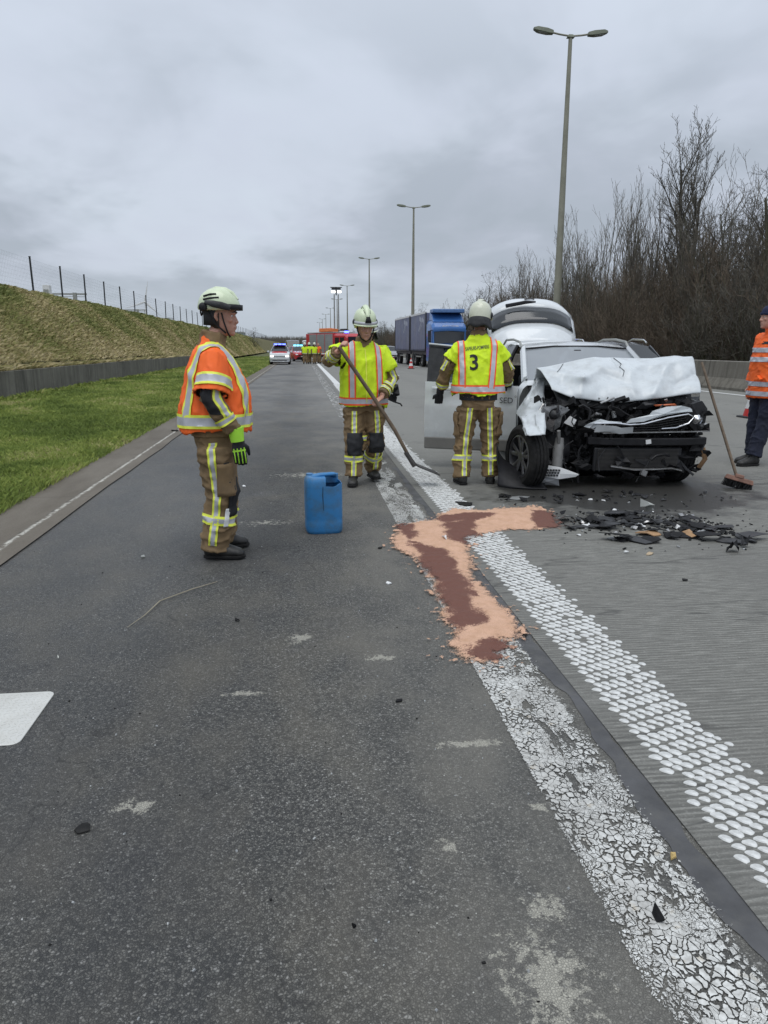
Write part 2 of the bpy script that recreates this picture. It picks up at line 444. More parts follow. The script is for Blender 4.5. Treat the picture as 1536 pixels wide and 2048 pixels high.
def concrete_road():
    m, t, oc = newmat('grooved_concrete')
    sx = nd(t, 'ShaderNodeSeparateXYZ', {0: oc})
    X, Y = sx.outputs[0], sx.outputs[1]
    wv = noi(t, mapping(t, oc, (1.2, 3, 1)), 1.6, 3)
    wv2 = noi(t, mapping(t, oc, (6, 40, 1)), 1.0, 3)
    g = ma(t, 'SINE', ma(t, 'ADD', ma(t, 'MULTIPLY', Y, 2 * math.pi / 0.027), ma(t, 'ADD', ma(t, 'MULTIPLY', wv, 4.0), ma(t, 'MULTIPLY', wv2, 4.5))))
    gr = noi(t, mapping(t, oc, (7, 52, 1), (2, 0, 0)), 1.0, 5, 0.68)
    pt = mr(t, noi(t, mapping(t, oc, (1, 0.8, 1), (9, 0, 0)), 1.7, 4), 0.35, 0.65, 0.25, 0.75)
    g = mr(t, ma(t, 'ADD', ma(t, 'MULTIPLY', g, pt), ma(t, 'MULTIPLY', ma(t, 'SUBTRACT', gr, 0.5), 5.0)), -0.75, 0.75, 0, 1)
    far = fade_far(t, oc, 5, 14)
    g = ma(t, 'ADD', ma(t, 'MULTIPLY', g, far), ma(t, 'MULTIPLY', ma(t, 'SUBTRACT', 1.0, far), 0.55))
    fine = noi(t, oc, 150, 3, 0.7)
    blot = noi(t, mapping(t, oc, (1, 0.35, 1)), 0.9, 5, 0.6)
    c = mixc(t, g, (0.12, 0.12, 0.108), (0.32, 0.318, 0.292))
    c = mixc(t, mr(t, fine, 0.3, 0.7, 0.65, 0), c, (0.11, 0.11, 0.10))
    c = mixc(t, mr(t, noi(t, oc, 85, 3, 0.7), 0.56, 0.72, 0, 0.5), c, (0.42, 0.42, 0.39))
    c = mixc(t, mr(t, blot, 0.35, 0.7, 0.38, 0), c, (0.16, 0.156, 0.145))
    # polished darker wheel tracks
    tr = ma(t, 'ABSOLUTE', ma(t, 'SUBTRACT', ma(t, 'FRACT', ma(t, 'DIVIDE', ma(t, 'SUBTRACT', X, 1.25), 1.8)), 0.5))
    c = mixc(t, mr(t, tr, 0.2, 0.5, 0.0, 0.2), c, (0.12, 0.12, 0.115))
    # oil and coolant under the wreck plus its painted shadow, streaks running from it
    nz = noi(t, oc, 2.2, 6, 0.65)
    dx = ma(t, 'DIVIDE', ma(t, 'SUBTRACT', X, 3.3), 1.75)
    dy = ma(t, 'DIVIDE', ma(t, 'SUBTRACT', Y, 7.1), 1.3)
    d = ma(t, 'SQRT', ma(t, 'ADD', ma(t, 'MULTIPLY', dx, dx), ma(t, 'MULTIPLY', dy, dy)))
    oil_shade = mr(t, ma(t, 'SUBTRACT', ma(t, 'ADD', d, ma(t, 'MULTIPLY', nz, 1.3)), 0.65), 0.62, 1.05, 1, 0, True)
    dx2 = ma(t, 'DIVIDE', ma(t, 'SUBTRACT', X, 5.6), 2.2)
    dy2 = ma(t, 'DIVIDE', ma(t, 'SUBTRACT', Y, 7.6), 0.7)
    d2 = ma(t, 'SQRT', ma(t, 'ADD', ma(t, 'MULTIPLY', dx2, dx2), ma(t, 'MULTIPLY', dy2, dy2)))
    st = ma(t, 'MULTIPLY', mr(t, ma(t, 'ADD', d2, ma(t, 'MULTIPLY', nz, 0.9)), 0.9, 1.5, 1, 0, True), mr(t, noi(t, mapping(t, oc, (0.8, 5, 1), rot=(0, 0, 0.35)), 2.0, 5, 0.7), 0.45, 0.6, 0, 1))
    oil_shade = ma(t, 'MAXIMUM', oil_shade, ma(t, 'MULTIPLY', st, 0.7))
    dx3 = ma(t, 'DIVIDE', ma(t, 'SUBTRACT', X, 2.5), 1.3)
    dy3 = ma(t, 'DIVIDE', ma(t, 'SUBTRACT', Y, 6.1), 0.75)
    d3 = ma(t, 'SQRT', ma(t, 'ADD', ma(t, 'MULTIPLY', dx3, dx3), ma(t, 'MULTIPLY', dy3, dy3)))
    oil_shade = ma(t, 'MAXIMUM', oil_shade, ma(t, 'MULTIPLY', mr(t, ma(t, 'ADD', d3, ma(t, 'MULTIPLY', noi(t, oc, 4.0, 6, 0.7), 1.5)), 1.05, 1.6, 1, 0, True), 0.62))
    c = mixc(t, ma(t, 'MULTIPLY', oil_shade, 0.86), c, (0.018, 0.017, 0.016))
    # thin wandering cracks
    ck = ma(t, 'ABSOLUTE', ma(t, 'SUBTRACT', noi(t, mapping(t, oc, (0.22, 1.0, 1), (3, 0, 0)), 0.55, 5, 0.6), 0.5))
    c = mixc(t, mr(t, ck, 0.0, 0.004, 0.6, 0), c, (0.05, 0.05, 0.048))
    rg = mr(t, oil_shade, 0, 1, 0.85, 0.33)
    finish(t, c, rg, 0, bump(t, ma(t, 'ADD', g, ma(t, 'MULTIPLY', fine, 0.5)), 0.9, 0.005))
    return m
def gutter_mat():
    m, t, oc = newmat('gutter_concrete')
    sx = nd(t, 'ShaderNodeSeparateXYZ', {0: oc})
    X, Y = sx.outputs[0], sx.outputs[1]
    big = noi(t, mapping(t, oc, (1, 0.3, 1)), 2.2, 5, 0.62)
    fine = noi(t, oc, 70, 4, 0.7)
    c = mixc(t, mr(t, big, 0.3, 0.7), (0.105, 0.088, 0.066), (0.2, 0.178, 0.145))
    c = mixc(t, mr(t, fine, 0.35, 0.7, 0.55, 0), c, (0.075, 0.066, 0.055))
    # remains of a white edge line along the middle
    w = ma(t, 'ABSOLUTE', ma(t, 'ADD', X, ma(t, 'ADD', 2.31, ma(t, 'MULTIPLY', ma(t, 'SUBTRACT', noi(t, mapping(t, oc, (0, 1, 0)), 3.0, 4), 0.5), 0.05))))
    k = ma(t, 'MULTIPLY', mr(t, w, 0.008, 0.03, 1, 0), mr(t, noi(t, oc, 26, 4, 0.7), 0.42, 0.56))
    c = mixc(t, k, c, (0.5, 0.49, 0.44))
    ck = ma(t, 'MULTIPLY', mr(t, ma(t, 'ABSOLUTE', ma(t, 'ADD', X, 2.335)), 0.0, 0.02, 1, 0), 0.8)
    c = mixc(t, ma(t, 'MULTIPLY', ck, mr(t, noi(t, oc, 9, 4), 0.4, 0.6)), c, (0.04, 0.036, 0.03))
    j = ma(t, 'ABSOLUTE', ma(t, 'SUBTRACT', ma(t, 'FRACT', ma(t, 'DIVIDE', Y, 3.0)), 0.5))
    c = mixc(t, mr(t, j, 0.0, 0.004, 0.7, 0), c, (0.04, 0.036, 0.03))
    finish(t, c, 0.85, 0, bump(t, ma(t, 'ADD', fine, big), 0.5, 0.006))
    return m
def worn_line_mat():
    """old white paint broken into flakes; bare asphalt shows through the gaps"""
    m, t, oc = newmat('flaking_white_line')
    sx = nd(t, 'ShaderNodeSeparateXYZ', {0: oc})
    X, Y = sx.outputs[0], sx.outputs[1]
    wob = nd(t, 'ShaderNodeTexNoise', {'Vector': oc, 'Scale': 22.0, 'Detail': 4.0}).outputs[1]
    vec = mixc(t, 0.045, oc, wob, 'ADD')
    vec = mapping(t, vec, (1, 0.8, 1))
    e1 = vor(t, vec, 44, 'DISTANCE_TO_EDGE')
    e2 = vor(t, vec, 105, 'DISTANCE_TO_EDGE')
    big = noi(t, oc, 7, 4, 0.6)
    wear = noi(t, mapping(t, oc, (1, 0.35, 1)), 3.0, 4, 0.6)
    w1 = ma(t, 'ADD', 0.018, ma(t, 'MULTIPLY', mr(t, big, 0.4, 0.7), 0.13))
    keep = ma(t, 'GREATER_THAN', e1, w1)
    keep2 = ma(t, 'GREATER_THAN', e2, ma(t, 'MULTIPLY', mr(t, wear, 0.42, 0.7), 0.14))
    keep = ma(t, 'MULTIPLY', keep, keep2)
    patch = noi(t, mapping(t, oc, (1.0, 0.7, 1), (4, 9, 0)), 5.5, 5, 0.7)
    keep = ma(t, 'MULTIPLY', keep, ma(t, 'LESS_THAN', ma(t, 'ADD', patch, mr(t, X, 0.85, 1.05, 0, 0.09)), 0.64))
    # ragged edges: on the right the flakes die away over a wider stretch
    er = ma(t, 'ADD', mr(t, X, 0.775, 0.81, 0, 1), 0.0)
    el = mr(t, X, 0.96, 1.12, 1, 0.0)
    edge = ma(t, 'MULTIPLY', er, el)
    rn = noi(t, oc, 46, 4, 0.75)
    keep = ma(t, 'MULTIPLY', keep, ma(t, 'GREATER_THAN', ma(t, 'ADD', edge, rn), 0.78))
    # far off the line is almost worn away
    gone = mr(t, Y, 6.5, 9.5, 0, 1)
    keep = ma(t, 'MULTIPLY', keep, ma(t, 'GREATER_THAN', ma(t, 'SUBTRACT', noi(t, mapping(t, oc, (1, 0.3, 1)), 9, 5, 0.7), ma(t, 'MULTIPLY', gone, 0.12)), 0.40))
    c = mixc(t, mr(t, noi(t, oc, 60, 4), 0.35, 0.7), (0.42, 0.42, 0.40), (0.70, 0.71, 0.69))
    c = mixc(t, mr(t, noi(t, mapping(t, oc, (1, 0.5, 1)), 4.0, 5, 0.65), 0.45, 0.7, 0, 0.55), c, (0.32, 0.31, 0.29))
    st = noi(t, oc, 16, 4, 0.6)
    c = mixc(t, mr(t, st, 0.62, 0.75, 0, 0.5), c, (0.45, 0.33, 0.16))
    b = nd(t, 'ShaderNodeBsdfPrincipled', {'Base Color': c, 'Roughness': 0.6, 'Normal': bump(t, e1, 0.4, 0.004)})
    tr = nd(t, 'ShaderNodeBsdfTransparent')
    mx = nd(t, 'ShaderNodeMixShader', {0: keep, 1: tr.outputs[0], 2: b.outputs[0]})
    nd(t, 'ShaderNodeOutputMaterial', {'Surface': mx.outputs[0]})
    return m
def solid_line_mat():
    m, t, oc = newmat('white_road_paint')
    n = noi(t, oc, 30, 5, 0.65)
    c = mixc(t, mr(t, n, 0.3, 0.6, 0.6, 0), (0.68, 0.69, 0.68), (0.33, 0.33, 0.32))
    finish(t, c, 0.6, 0, bump(t, n, 0.2, 0.004))
    return m
M['asphalt'] = asphalt()
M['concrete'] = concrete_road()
M['gutter'] = gutter_mat()
M['worn_line'] = worn_line_mat()
M['road_white'] = solid_line_mat()
M['sealant'] = pm('bitumen_sealant', (0.07, 0.071, 0.075), 0.75, 0, 0.35, 5, 0.3, 40, dirt=(0.12, 0.118, 0.11), da=0.5, ds=11)
M['soil'] = pm('soil', (0.06, 0.055, 0.03), 0.95, 0, 0.3, 1.5, 0.6, 12, dirt=(0.11, 0.1, 0.05), da=0.6, ds=0.5)

def strip(name, x0, x1, y0, y1, z, mat, kind='structure', ny=1, parent=None, jag=0.0, seed=0, dz=0.0):
    mb = MB()
    ys = np.linspace(0, 1, ny + 1) ** (1.0 if ny == 1 or ny > 200 else 2.0) * (y1 - y0) + y0
    j0 = (fbm(ys * 3, 0 * ys, 0, 4, seed) - 0.5) * jag
    j1 = (fbm(ys * 3, 0 * ys, 0, 4, seed + 50) - 0.5) * jag
    P = [[(x0 + j0[i], y, z), (x1 + j1[i], y, z + dz)] for i, y in enumerate(ys)]
    mb.grid(P)
    mb.f = [q[::-1] for q in mb.f]
    o = mb.build(name, mat, parent, False)
    if parent is None:
        o['kind'] = kind
    return o
# ground sheet out to the horizon (with the bank on the left), then the road layers a few mm apart
def bank_z(x, y):
    e = np.clip((-x - 4.4) / 4.9, 0, 1)
    s = e * e * (3 - 2 * e) * 0.35 + e * 0.65
    h = 1.04 + 2.22 * s + (fbm(x * 0.5, y * 0.5, 0, 4, 3) - 0.5) * 0.35 * np.minimum(1, e * 3)
    k = np.clip((175 - y) / 110, 0.12, 1)
    return h * k
gx = np.array([-3000, -600, -150, -60, -4.6, -2.86, 20, 60, 150, 600, 3000.])
gy = np.array([-60, 0, 30, 80, 150, 300, 700, 1500, 5500.])
gxx, gyy = np.meshgrid(gx, gy, indexing='ij')
g0 = MB().grid(np.stack([gxx, gyy, np.full_like(gxx, -0.06)], -1))
ground = g0.build('ground', M['soil'], None, False)
ground['kind'] = 'structure'
strip('shoulder_road', -2.17, 1.26, -6, 900, 0.0, M['asphalt'], ny=300, jag=0.04, seed=5)
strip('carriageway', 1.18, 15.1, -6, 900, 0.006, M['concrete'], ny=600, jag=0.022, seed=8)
strip('gutter', -2.86, -2.15, -6, 900, 0.012, M['gutter'], ny=900, jag=0.09, seed=9)
strip('edge_line', 0.77, 1.17, -1, 60, 0.0055, M['worn_line'], ny=60)
strip('sealant_strip', 1.10, 1.2, -1, 9, 0.003, M['sealant'], ny=600, jag=0.12, seed=31, dz=0.0)
strip('lane_line', 13.72, 13.92, -2, 400, 0.011, M['road_white'])
for k in range(22):
    strip('lane_dash', 5.0, 5.16, 6.1 + 12.5 * k - 5, 8.6 + 12.5 * k - 5, 0.011, M['road_white'])
    strip('lane_dash', 8.8, 8.96, 5.0 + 12.5 * k, 7.5 + 12.5 * k, 0.011, M['road_white'])

# rumble marking: rows of raised teardrop blobs of white thermoplastic on the concrete edge
rum = strip('rumble_line', 1.30, 1.56, 30, 400, 0.011, M['road_white'])
def blob_mesh(seed):
    rnd = random.Random(seed)
    pts = []
    n = 14
    for i in range(n):
        a = 2 * math.pi * i / n
        # egg: broad round head, pinched tail
        q = 1 - 0.5 * max(0, -math.sin(a)) ** 1.5
        x = math.cos(a) * 0.0225 * q * (1 + 0.09 * rnd.uniform(-1, 1))
        y = math.sin(a) * (0.0165 if math.sin(a) > 0 else 0.0195) * (1 + 0.10 * rnd.uniform(-1, 1)) + 0.003
        pts.append((x - 0.009 * min(0, math.sin(a)), y))
    mb = MB()
    v = [(x, y, 0.0) for x, y in pts] + [(x * 0.8, y * 0.78, 0.0042) for x, y in pts]
    f = [(i, (i + 1) % n, n + (i + 1) % n, n + i) for i in range(n)] + [tuple(range(n, 2 * n))]
    mb.add(v, f)
    return mb
blobs = [blob_mesh(s) for s in range(5)]
bmeshes = []
for b in blobs:
    me = b.mesh('marking_blob')
    me.materials.append(M['road_white'])
    me.polygons.foreach_set('use_smooth', np.ones(len(me.polygons), dtype=bool))
    me.set_sharp_from_angle(angle=0.9)
    bmeshes.append(me)
rest = MB()
rr = random.Random(4)
cnt = 0
row = 0
y = 1.15
while y < 30:
    for k in range(8):
        x = 1.275 + k * 0.0435 + (0.0 if row % 2 else 0.021) + rr.uniform(-0.004, 0.004)
        if rr.random() < 0.015:
            continue
        if k == 7 and rr.random() < 0.6:
            continue
        yy = y + k * 0.014 + rr.uniform(-0.004, 0.004)
        s = rr.uniform(0.82, 1.14) * (0.8 if k == 7 else 1)
        a = rr.uniform(-0.2, 0.2) - 0.3
        i = rr.randrange(5)
        if cnt < 300 and yy > 1.55:
            o = bpy.data.objects.new('marking_blob', bmeshes[i])
            COL.objects.link(o)
            o.parent = rum
            o.location = (x, yy, 0.0062)
            o.rotation_euler = (0, 0, a)
            o.scale = (s, s, 1)
            cnt += 1
        else:
            ca, sa = math.cos(a) * s, math.sin(a) * s
            src = blobs[i]
            rest.add([(x + p[0] * ca - p[1] * sa, yy + p[0] * sa + p[1] * ca, 0.0062 + p[2]) for p in src.v], src.f)
    row += 1
    y += 0.0455
ro = rest.build('blob_rows', M['road_white'], rum)
ro['kind'] = 'stuff'
# ------------------------------------------------------------------ verge, bank, wall, fence, barrier, lamps
WX = -7.85                     # face of the low wall
bx = np.concatenate([np.linspace(WX - .2, -12.6, 34), np.linspace(-13.2, -45, 12)])
by = np.concatenate([np.linspace(6, 75, 100), np.linspace(77, 420, 80)])
bxx, byy = np.meshgrid(bx, by, indexing='ij')
def bank_h(x, y):
    e = np.clip((-x + WX + .2) / 4.3, 0, 1)
    s = np.where(-x > 12.5, 1.0, e * e * (3 - 2 * e) * 0.5 + e * 0.5)
    low = np.clip((y - 46) / 11, 0, 1)            # past the wall the slope runs right down to the verge
    base = 0.86 * (1 - low) + 0.12 * low
    return base + (3.87 - base) * s + (fbm(x * 0.45, y * 0.3, 0, 4, 3) - 0.5) * 0.25 * np.minimum(1, e * 3) + (fbm(x * 2.0, y * 2.0, 0, 3, 9) - 0.5) * 0.12
def grassy(name, cols, bs=1.0):
    m, t, oc = newmat(name)
    n1 = noi(t, oc, 0.8, 5, 0.6)
    n2 = noi(t, oc, 9, 5, 0.7)
    c = mixc(t, mr(t, n1, 0.35, 0.65), cols[0], cols[1])
    c = mixc(t, mr(t, n2, 0.35, 0.7, 0, 0.8), c, cols[2])
    finish(t, c, 0.95, 0, bump(t, n2, bs, 0.05))
    return m
def blade_mat(name, stops):
    m, t, oc = newmat(name)
    at = nd(t, 'ShaderNodeAttribute', attribute_name='tone').outputs['Fac']
    rp = nd(t, 'ShaderNodeValToRGB', {0: at})
    e = rp.color_ramp.elements
    while len(e) < len(stops):
        e.new(0.5)
    for i, (p, c) in enumerate(stops):
        e[i].position = p
        e[i].color = c4(c)
    finish(t, rp.outputs[0], 0.7)
    return m
M['bank'] = grassy('bank_turf', ((0.10, 0.105, 0.03), (0.17, 0.145, 0.06), (0.07, 0.06, 0.028)))
M['verge'] = grassy('verge_turf', ((0.075, 0.095, 0.025), (0.12, 0.13, 0.04), (0.06, 0.058, 0.025)))
M['blade_green'] = blade_mat('grass_blades', ((0.0, (0.105, 0.155, 0.028)), (0.4, (0.215, 0.285, 0.06)), (0.75, (0.33, 0.39, 0.09)), (1.0, (0.50, 0.45, 0.22))))
M['blade_dry'] = blade_mat('dry_grass_blades', ((0.0, (0.11, 0.14, 0.03)), (0.4, (0.235, 0.245, 0.075)), (0.7, (0.40, 0.34, 0.16)), (1.0, (0.56, 0.47, 0.28))))
bk = MB().grid(np.stack([bxx, byy, bank_h(bxx, byy)], -1)).build('bank', M['bank'])
bk['kind'] = 'structure'
vx, vy = np.meshgrid(np.linspace(-2.80, WX - .5, 36), np.concatenate([np.linspace(3, 40, 80), np.linspace(41, 420, 50)]), indexing='ij')
def verge_h(x, y):
    return 0.012 + 0.05 * np.clip((-x - 2.80) / 0.2, 0, 1) + 0.05 * np.clip((-x - 3) / 4.5, 0, 1) + (fbm(x * 1.6, y * 1.6, 0, 3, 21) - 0.5) * 0.09 * np.clip((-x - 2.80) / 0.3, 0, 1)
vg = MB().grid(np.stack([vx, vy, verge_h(vx, vy)], -1)).build('verge', M['verge'])
vg['kind'] = 'structure'

def blades(name, n, x0, x1, y0, y1, hfun, hmin, hmax, w, tone, mat, seed, label, lean=0.5, xpow=1.0):
    rg = np.random.default_rng(seed)
    y = y0 * np.exp(rg.random(n) * math.log(y1 / y0))
    x = x0 + (x1 - x0) * rg.random(n) ** xpow
    cl = fbm(x * 2.5, y * 2.5, 0, 3, seed)
    h = (hmin + (hmax - hmin) * rg.random(n)) * (0.55 + 0.9 * cl)
    ww = w * (0.7 + 0.6 * rg.random(n)) * np.maximum(1, y / 9)
    a = rg.random(n) * 2 * math.pi
    dx, dy = np.cos(a), np.sin(a)
    la = rg.random(n) * 2 * math.pi
    ln = lean * (0.3 + rg.random(n))
    z = hfun(x, y) - 0.005
    p0 = np.stack([x - dx * ww, y - dy * ww, z], 1)
    p1 = np.stack([x + dx * ww, y + dy * ww, z], 1)
    mx, my = x + np.cos(la) * ln * h * 0.35, y + np.sin(la) * ln * h * 0.35
    p2 = np.stack([mx + dx * ww * 0.7, my + dy * ww * 0.7, z + h * 0.6], 1)
    p3 = np.stack([x + np.cos(la) * ln * h, y + np.sin(la) * ln * h, z + h * (1 - 0.25 * ln)], 1)
    co = np.stack([p0, p1, p2, p3], 1).reshape(-1, 3)
    b = np.arange(n) * 4
    f = np.concatenate([np.stack([b, b + 1, b + 2], 1), np.stack([b, b + 2, b + 3], 1)])
    tn = np.repeat(np.clip(tone(x, y) + (rg.random(n) - 0.5) * 0.5, 0, 1), 4)
    o = link_mesh(name, np_mesh(name, co, f, {'tone': tn}), mat, None, False)
    return tag(o, label, 'grass', None, 'stuff')
blades('grass', 330000, -2.76, WX + .02, 5, 110, verge_h, 0.035, 0.10, 0.0026,
       lambda x, y: 0.38 + 1.5 * (fbm(x * 1.1, y * 0.8, 0, 5, 77) - 0.47), M['blade_green'], 11, 'short green grass on the verge between gutter and low wall', 0.7)
blades('dry_grass', 300000, WX - .2, -12.9, 14, 170, bank_h, 0.05, 0.17, 0.0028,
       lambda x, y: 0.47 + (fbm(x * 0.6, y * 0.3, 0, 5, 71) - 0.5) * 1.1 + 0.16 * np.clip((11.2 + x) / 2, -1.3, 0.8) + 0.22 * np.exp(-((-x - 8.1) / 0.9) ** 2) - 0.06,
       M['blade_dry'], 12, 'yellowed winter grass on the bank above the low concrete wall', 1.1)

blades('wall_grass', 9000, WX - .1, WX - .3, 12, 70, lambda x, y: 0.87 + 0 * x, 0.08, 0.24, 0.004, lambda x, y: 0.72 + 0 * x, M['blade_dry'], 15, 'straw-coloured grass hanging over the top of the low wall', 1.5)
blades('weeds', 5000, WX + .18, WX + .01, 12, 65, verge_h, 0.06, 0.2, 0.004, lambda x, y: 0.6 + 0 * x, M['blade_green'], 16, 'taller weeds along the foot of the low wall', 0.8)
# low concrete retaining wall at the foot of the bank, cast in panels
def wall_mat(name, a, b, streak):
    m, t, oc = newmat(name)
    geo = nd(t, 'ShaderNodeNewGeometry').outputs['Position']
    n = noi(t, geo, 1.6, 6, 0.65)
    s = noi(t, mapping(t, geo, (3, 3, 0.15)), 2.2, 5, 0.65)
    pn = noi(t, mapping(t, geo, (0, 0.9, 0)), 1.0, 3)
    f = noi(t, geo, 45, 4, 0.7)
    c = mixc(t, mr(t, n, 0.3, 0.7), a, b)
    c = mixc(t, mr(t, s, 0.42, 0.68, 0, 0.85), c, streak)
    c = mixc(t, mr(t, pn, 0.4, 0.6, 0, 0.3), c, b)
    c = mixc(t, mr(t, f, 0.35, 0.65, 0.3, 0), c, streak)
    finish(t, c, 0.9, 0, bump(t, f, 0.5, 0.01))
    return m
M['wall'] = wall_mat('stained_wall_concrete', (0.12, 0.115, 0.098), (0.25, 0.24, 0.205), (0.055, 0.053, 0.045))
M['barrier'] = wall_mat('barrier_concrete', (0.14, 0.128, 0.105), (0.21, 0.195, 0.165), (0.075, 0.068, 0.055))
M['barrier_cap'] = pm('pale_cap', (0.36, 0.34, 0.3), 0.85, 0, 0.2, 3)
wl = thing('retaining_wall', 'low dark stained concrete wall at the foot of the grass bank', 'wall', (WX - .1, 10, 0))
for k in range(19):
    mb = MB()
    y0 = k * 2.5
    h = 0.88 + random.uniform(-0.012, 0.012)
    mb.box((random.uniform(-0.006, 0.006), y0 + 1.25, h / 2 - 0.1), (0.2, 2.485, h + 0.2))
    mb.build('wall_panel', M['wall'], wl, bevel=0.012)

# mesh fence on the crest
FX = -12.7
fn = thing('wire_fence', 'tall wire mesh fence with dark steel posts along the bank crest', 'fence', (FX, 0, 3.95))
pmb = MB()
pmb.box((0, 0, 0.6), (0.07, 0.07, 2.2))
pmb.box((0, 0, 1.71), (0.085, 0.085, 0.03))
pme = pmb.mesh('fence_post')
pme.materials.append(M['steel_dark'])
posts = [33.3 - 4.35 * 2 + 4.35 * k for k in range(60)]
for y in posts:
    o = bpy.data.objects.new('fence_post', pme)
    COL.objects.link(o)
    o.parent = fn
    o.location = (0, y, random.uniform(-0.03, 0.03))
    o.rotation_euler = (random.uniform(-0.02, 0.02), random.uniform(-0.02, 0.02), 0)
wm = MB()
def wire(a, b, r):
    wm.tube([a, b], r, 3, cap=False)
for z in [-0.35 + 0.18 * k for k in range(12)]:
    for i in range(len(posts) - 1):
        if posts[i] < 120:
            wire((-0.03, posts[i], z), (-0.03, posts[i + 1], z), 0.0022 * max(1, posts[i] / 35))
yy = posts[0]
while yy < 80:
    wire((-0.03, yy, -0.4), (-0.03, yy, 1.63), 0.002)
    yy += 0.18 if yy < 48 else 0.4
wo = wm.build('wire_mesh', pm('fence_wire', (0.16, 0.17, 0.17), 0.5, 0.6), fn, False)

# railway masts beyond the bank, a turbine far off, a grey box building
def mast(x, y, h, arm, label):
    t = thing('railway_mast', label, 'mast', (x, y, 2.0), 0, 'railway masts beyond the bank')
    a = MB()
    a.box((0, 0, h / 2), (0.26, 0.26, h))
    a.build('mast_post', M['galv'], t)
    b = MB()
    b.box((-arm * .15, 0, h - 0.1), (abs(arm), 0.12, 0.12))
    b.box((arm * .3, 0, h - 0.5), (0.06, 0.06, .8))
    b.box((-arm * .2, 0, h - 0.3), (abs(arm), 0.04, 0.04))
    b.build('cantilever_arm', M['galv'], t)
mast(-17.8, 62, 3.7, 2.6, 'grey railway mast with a bracket arm between the fence posts at left')
mast(-20.0, 95, 4.05, 2.8, 'thin grey railway mast with a bracket arm farther along the fence')
mast(-25.8, 150, 5.1, 2.8, 'farthest grey railway mast just showing over the crest')
cb = MB()
cb.box((0, 0, 1.4), (0.45, 0.5, 2.8)).box((0, -0.31, 1.5), (0.34, 0.03, 2.0), 1)
tag(cb.build('signal_cabinet', [M['white_plain'], M['galv']], bevel=0.02), 'pale grey cabinet standing behind the fence near a railway mast', 'cabinet').location = (-17.95, 56, 3.0)
wtb = thing('wind_turbine', 'distant white wind turbine seen through the fence', 'turbine', (-300, 1500, 0))
MB().tube([(0, 0, 0), (0, 0, 85)], [2.4, 1.4], 10).build('tower', M['white_plain'], wtb)
MB().box((0, 0, 86.5), (3.4, 7, 3.4)).ball((0, -4.4, 86.5), 1.8).build('nacelle', M['white_plain'], wtb, bevel=0.3)
for a in (12, 132, 252):
    d = V((math.sin(R(a)), 0, math.cos(R(a))))
    MB().tube([V((0, -4.6, 86.5)) + d * q for q in (0, 6, 40)], [1.0, 1.9, 0.3], 6, sq=0.25).build('blade', M['white_plain'], wtb)
bb = thing('building', 'flat grey box building at the far end of the bank', 'building', (-13.0, 155, 0))
bb.scale = (.45, .7, .72)
MB().box((0, 0, 3), (6, 9, 6)).build('walls', pm('grey_cladding_wall', (0.26, 0.3, 0.29), 0.7), bb)
MB().box((0, 0, 6.1), (6.2, 9.2, 0.25)).build('roof', M['galv'], bb)
for k in range(3):
    MB().box((-2 + 2 * k, -4.53, 3.4), (0.08, 0.06, 5)).build('wall_rib', M['galv'], bb)
MB().box((0.6, -4.55, 4.0), (2.2, 0.08, 3.4)).build('wall_panel', pm('green_grey_panel', (0.16, 0.2, 0.18), 0.7), bb)

# concrete barrier on the right in precast units
br = thing('concrete_barrier', 'long concrete barrier wall with a pale top edge below the bare trees', 'barrier', (15.3, 2, 0))
bme = MB()
L = 3.98
prof = [(-0.38, 0.0), (-0.38, 0.10), (-0.17, 0.42), (-0.11, 0.99), (0.11, 0.99), (0.17, 0.42), (0.38, 0.10), (0.38, 0.0)]
bme.loft([[(x, y, z) for x, z in prof] for y in (0.0, L)])
bme = bme.mesh('barrier_unit')
bme.materials.append(M['barrier'])
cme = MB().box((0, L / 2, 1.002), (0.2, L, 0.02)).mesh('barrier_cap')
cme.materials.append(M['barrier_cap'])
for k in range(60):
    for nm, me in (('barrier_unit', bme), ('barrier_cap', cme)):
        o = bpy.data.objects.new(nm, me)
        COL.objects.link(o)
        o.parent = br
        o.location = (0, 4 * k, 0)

# double-armed lamp posts on the central reservation
def lamp_post():
    t = thing('lamp_post', None, 'street lamp', (16.2, 43.5, 0), 0, 'double-armed lamp posts along the central reservation')
    MB().tube([(0, 0, 0), (0, 0, 9), (0, 0, 18.2)], [0.25, 0.185, 0.105], 12).build('pole', M['lamp_pole'], t)
    MB().box((0, 0, 18.2), (0.42, 0.3, 0.16), top=(0.6, 0.6)).build('bracket', M['lamp_head'], t, bevel=0.02)
    for s in (-1, 1):
        MB().tube([(0.1 * s, 0, 18.22), (0.6 * s, 0, 18.27), (1.15 * s, 0, 18.36)], 0.05, 8).build('arm', M['lamp_pole'], t)
        h = MB()
        h.loft([[(s * x, w, z) for w, z in ((-a, zb), (a, zb), (a * 0.8, zt), (-a * 0.8, zt))] for x, a, zb, zt in ((1.0, 0.14, 18.26, 18.44), (1.35, 0.2, 18.27, 18.52), (1.9, 0.2, 18.36, 18.58), (2.12, 0.1, 18.44, 18.55))])
        lh = h.build('lamp_head', M['lamp_head'], t, bevel=0.02)
        MB().box((1.6 * s, 0, 18.302), (0.5, 0.28, 0.03), rot=rotm(0, -0.14 * s, 0)).build('lamp_glass', M['galv'], lh)
    return t
lp = lamp_post()
pos = ['nearest', 'second nearest', 'third nearest', 'fourth nearest', 'fifth nearest', 'sixth nearest', 'seventh nearest', 'eighth nearest', 'ninth nearest']
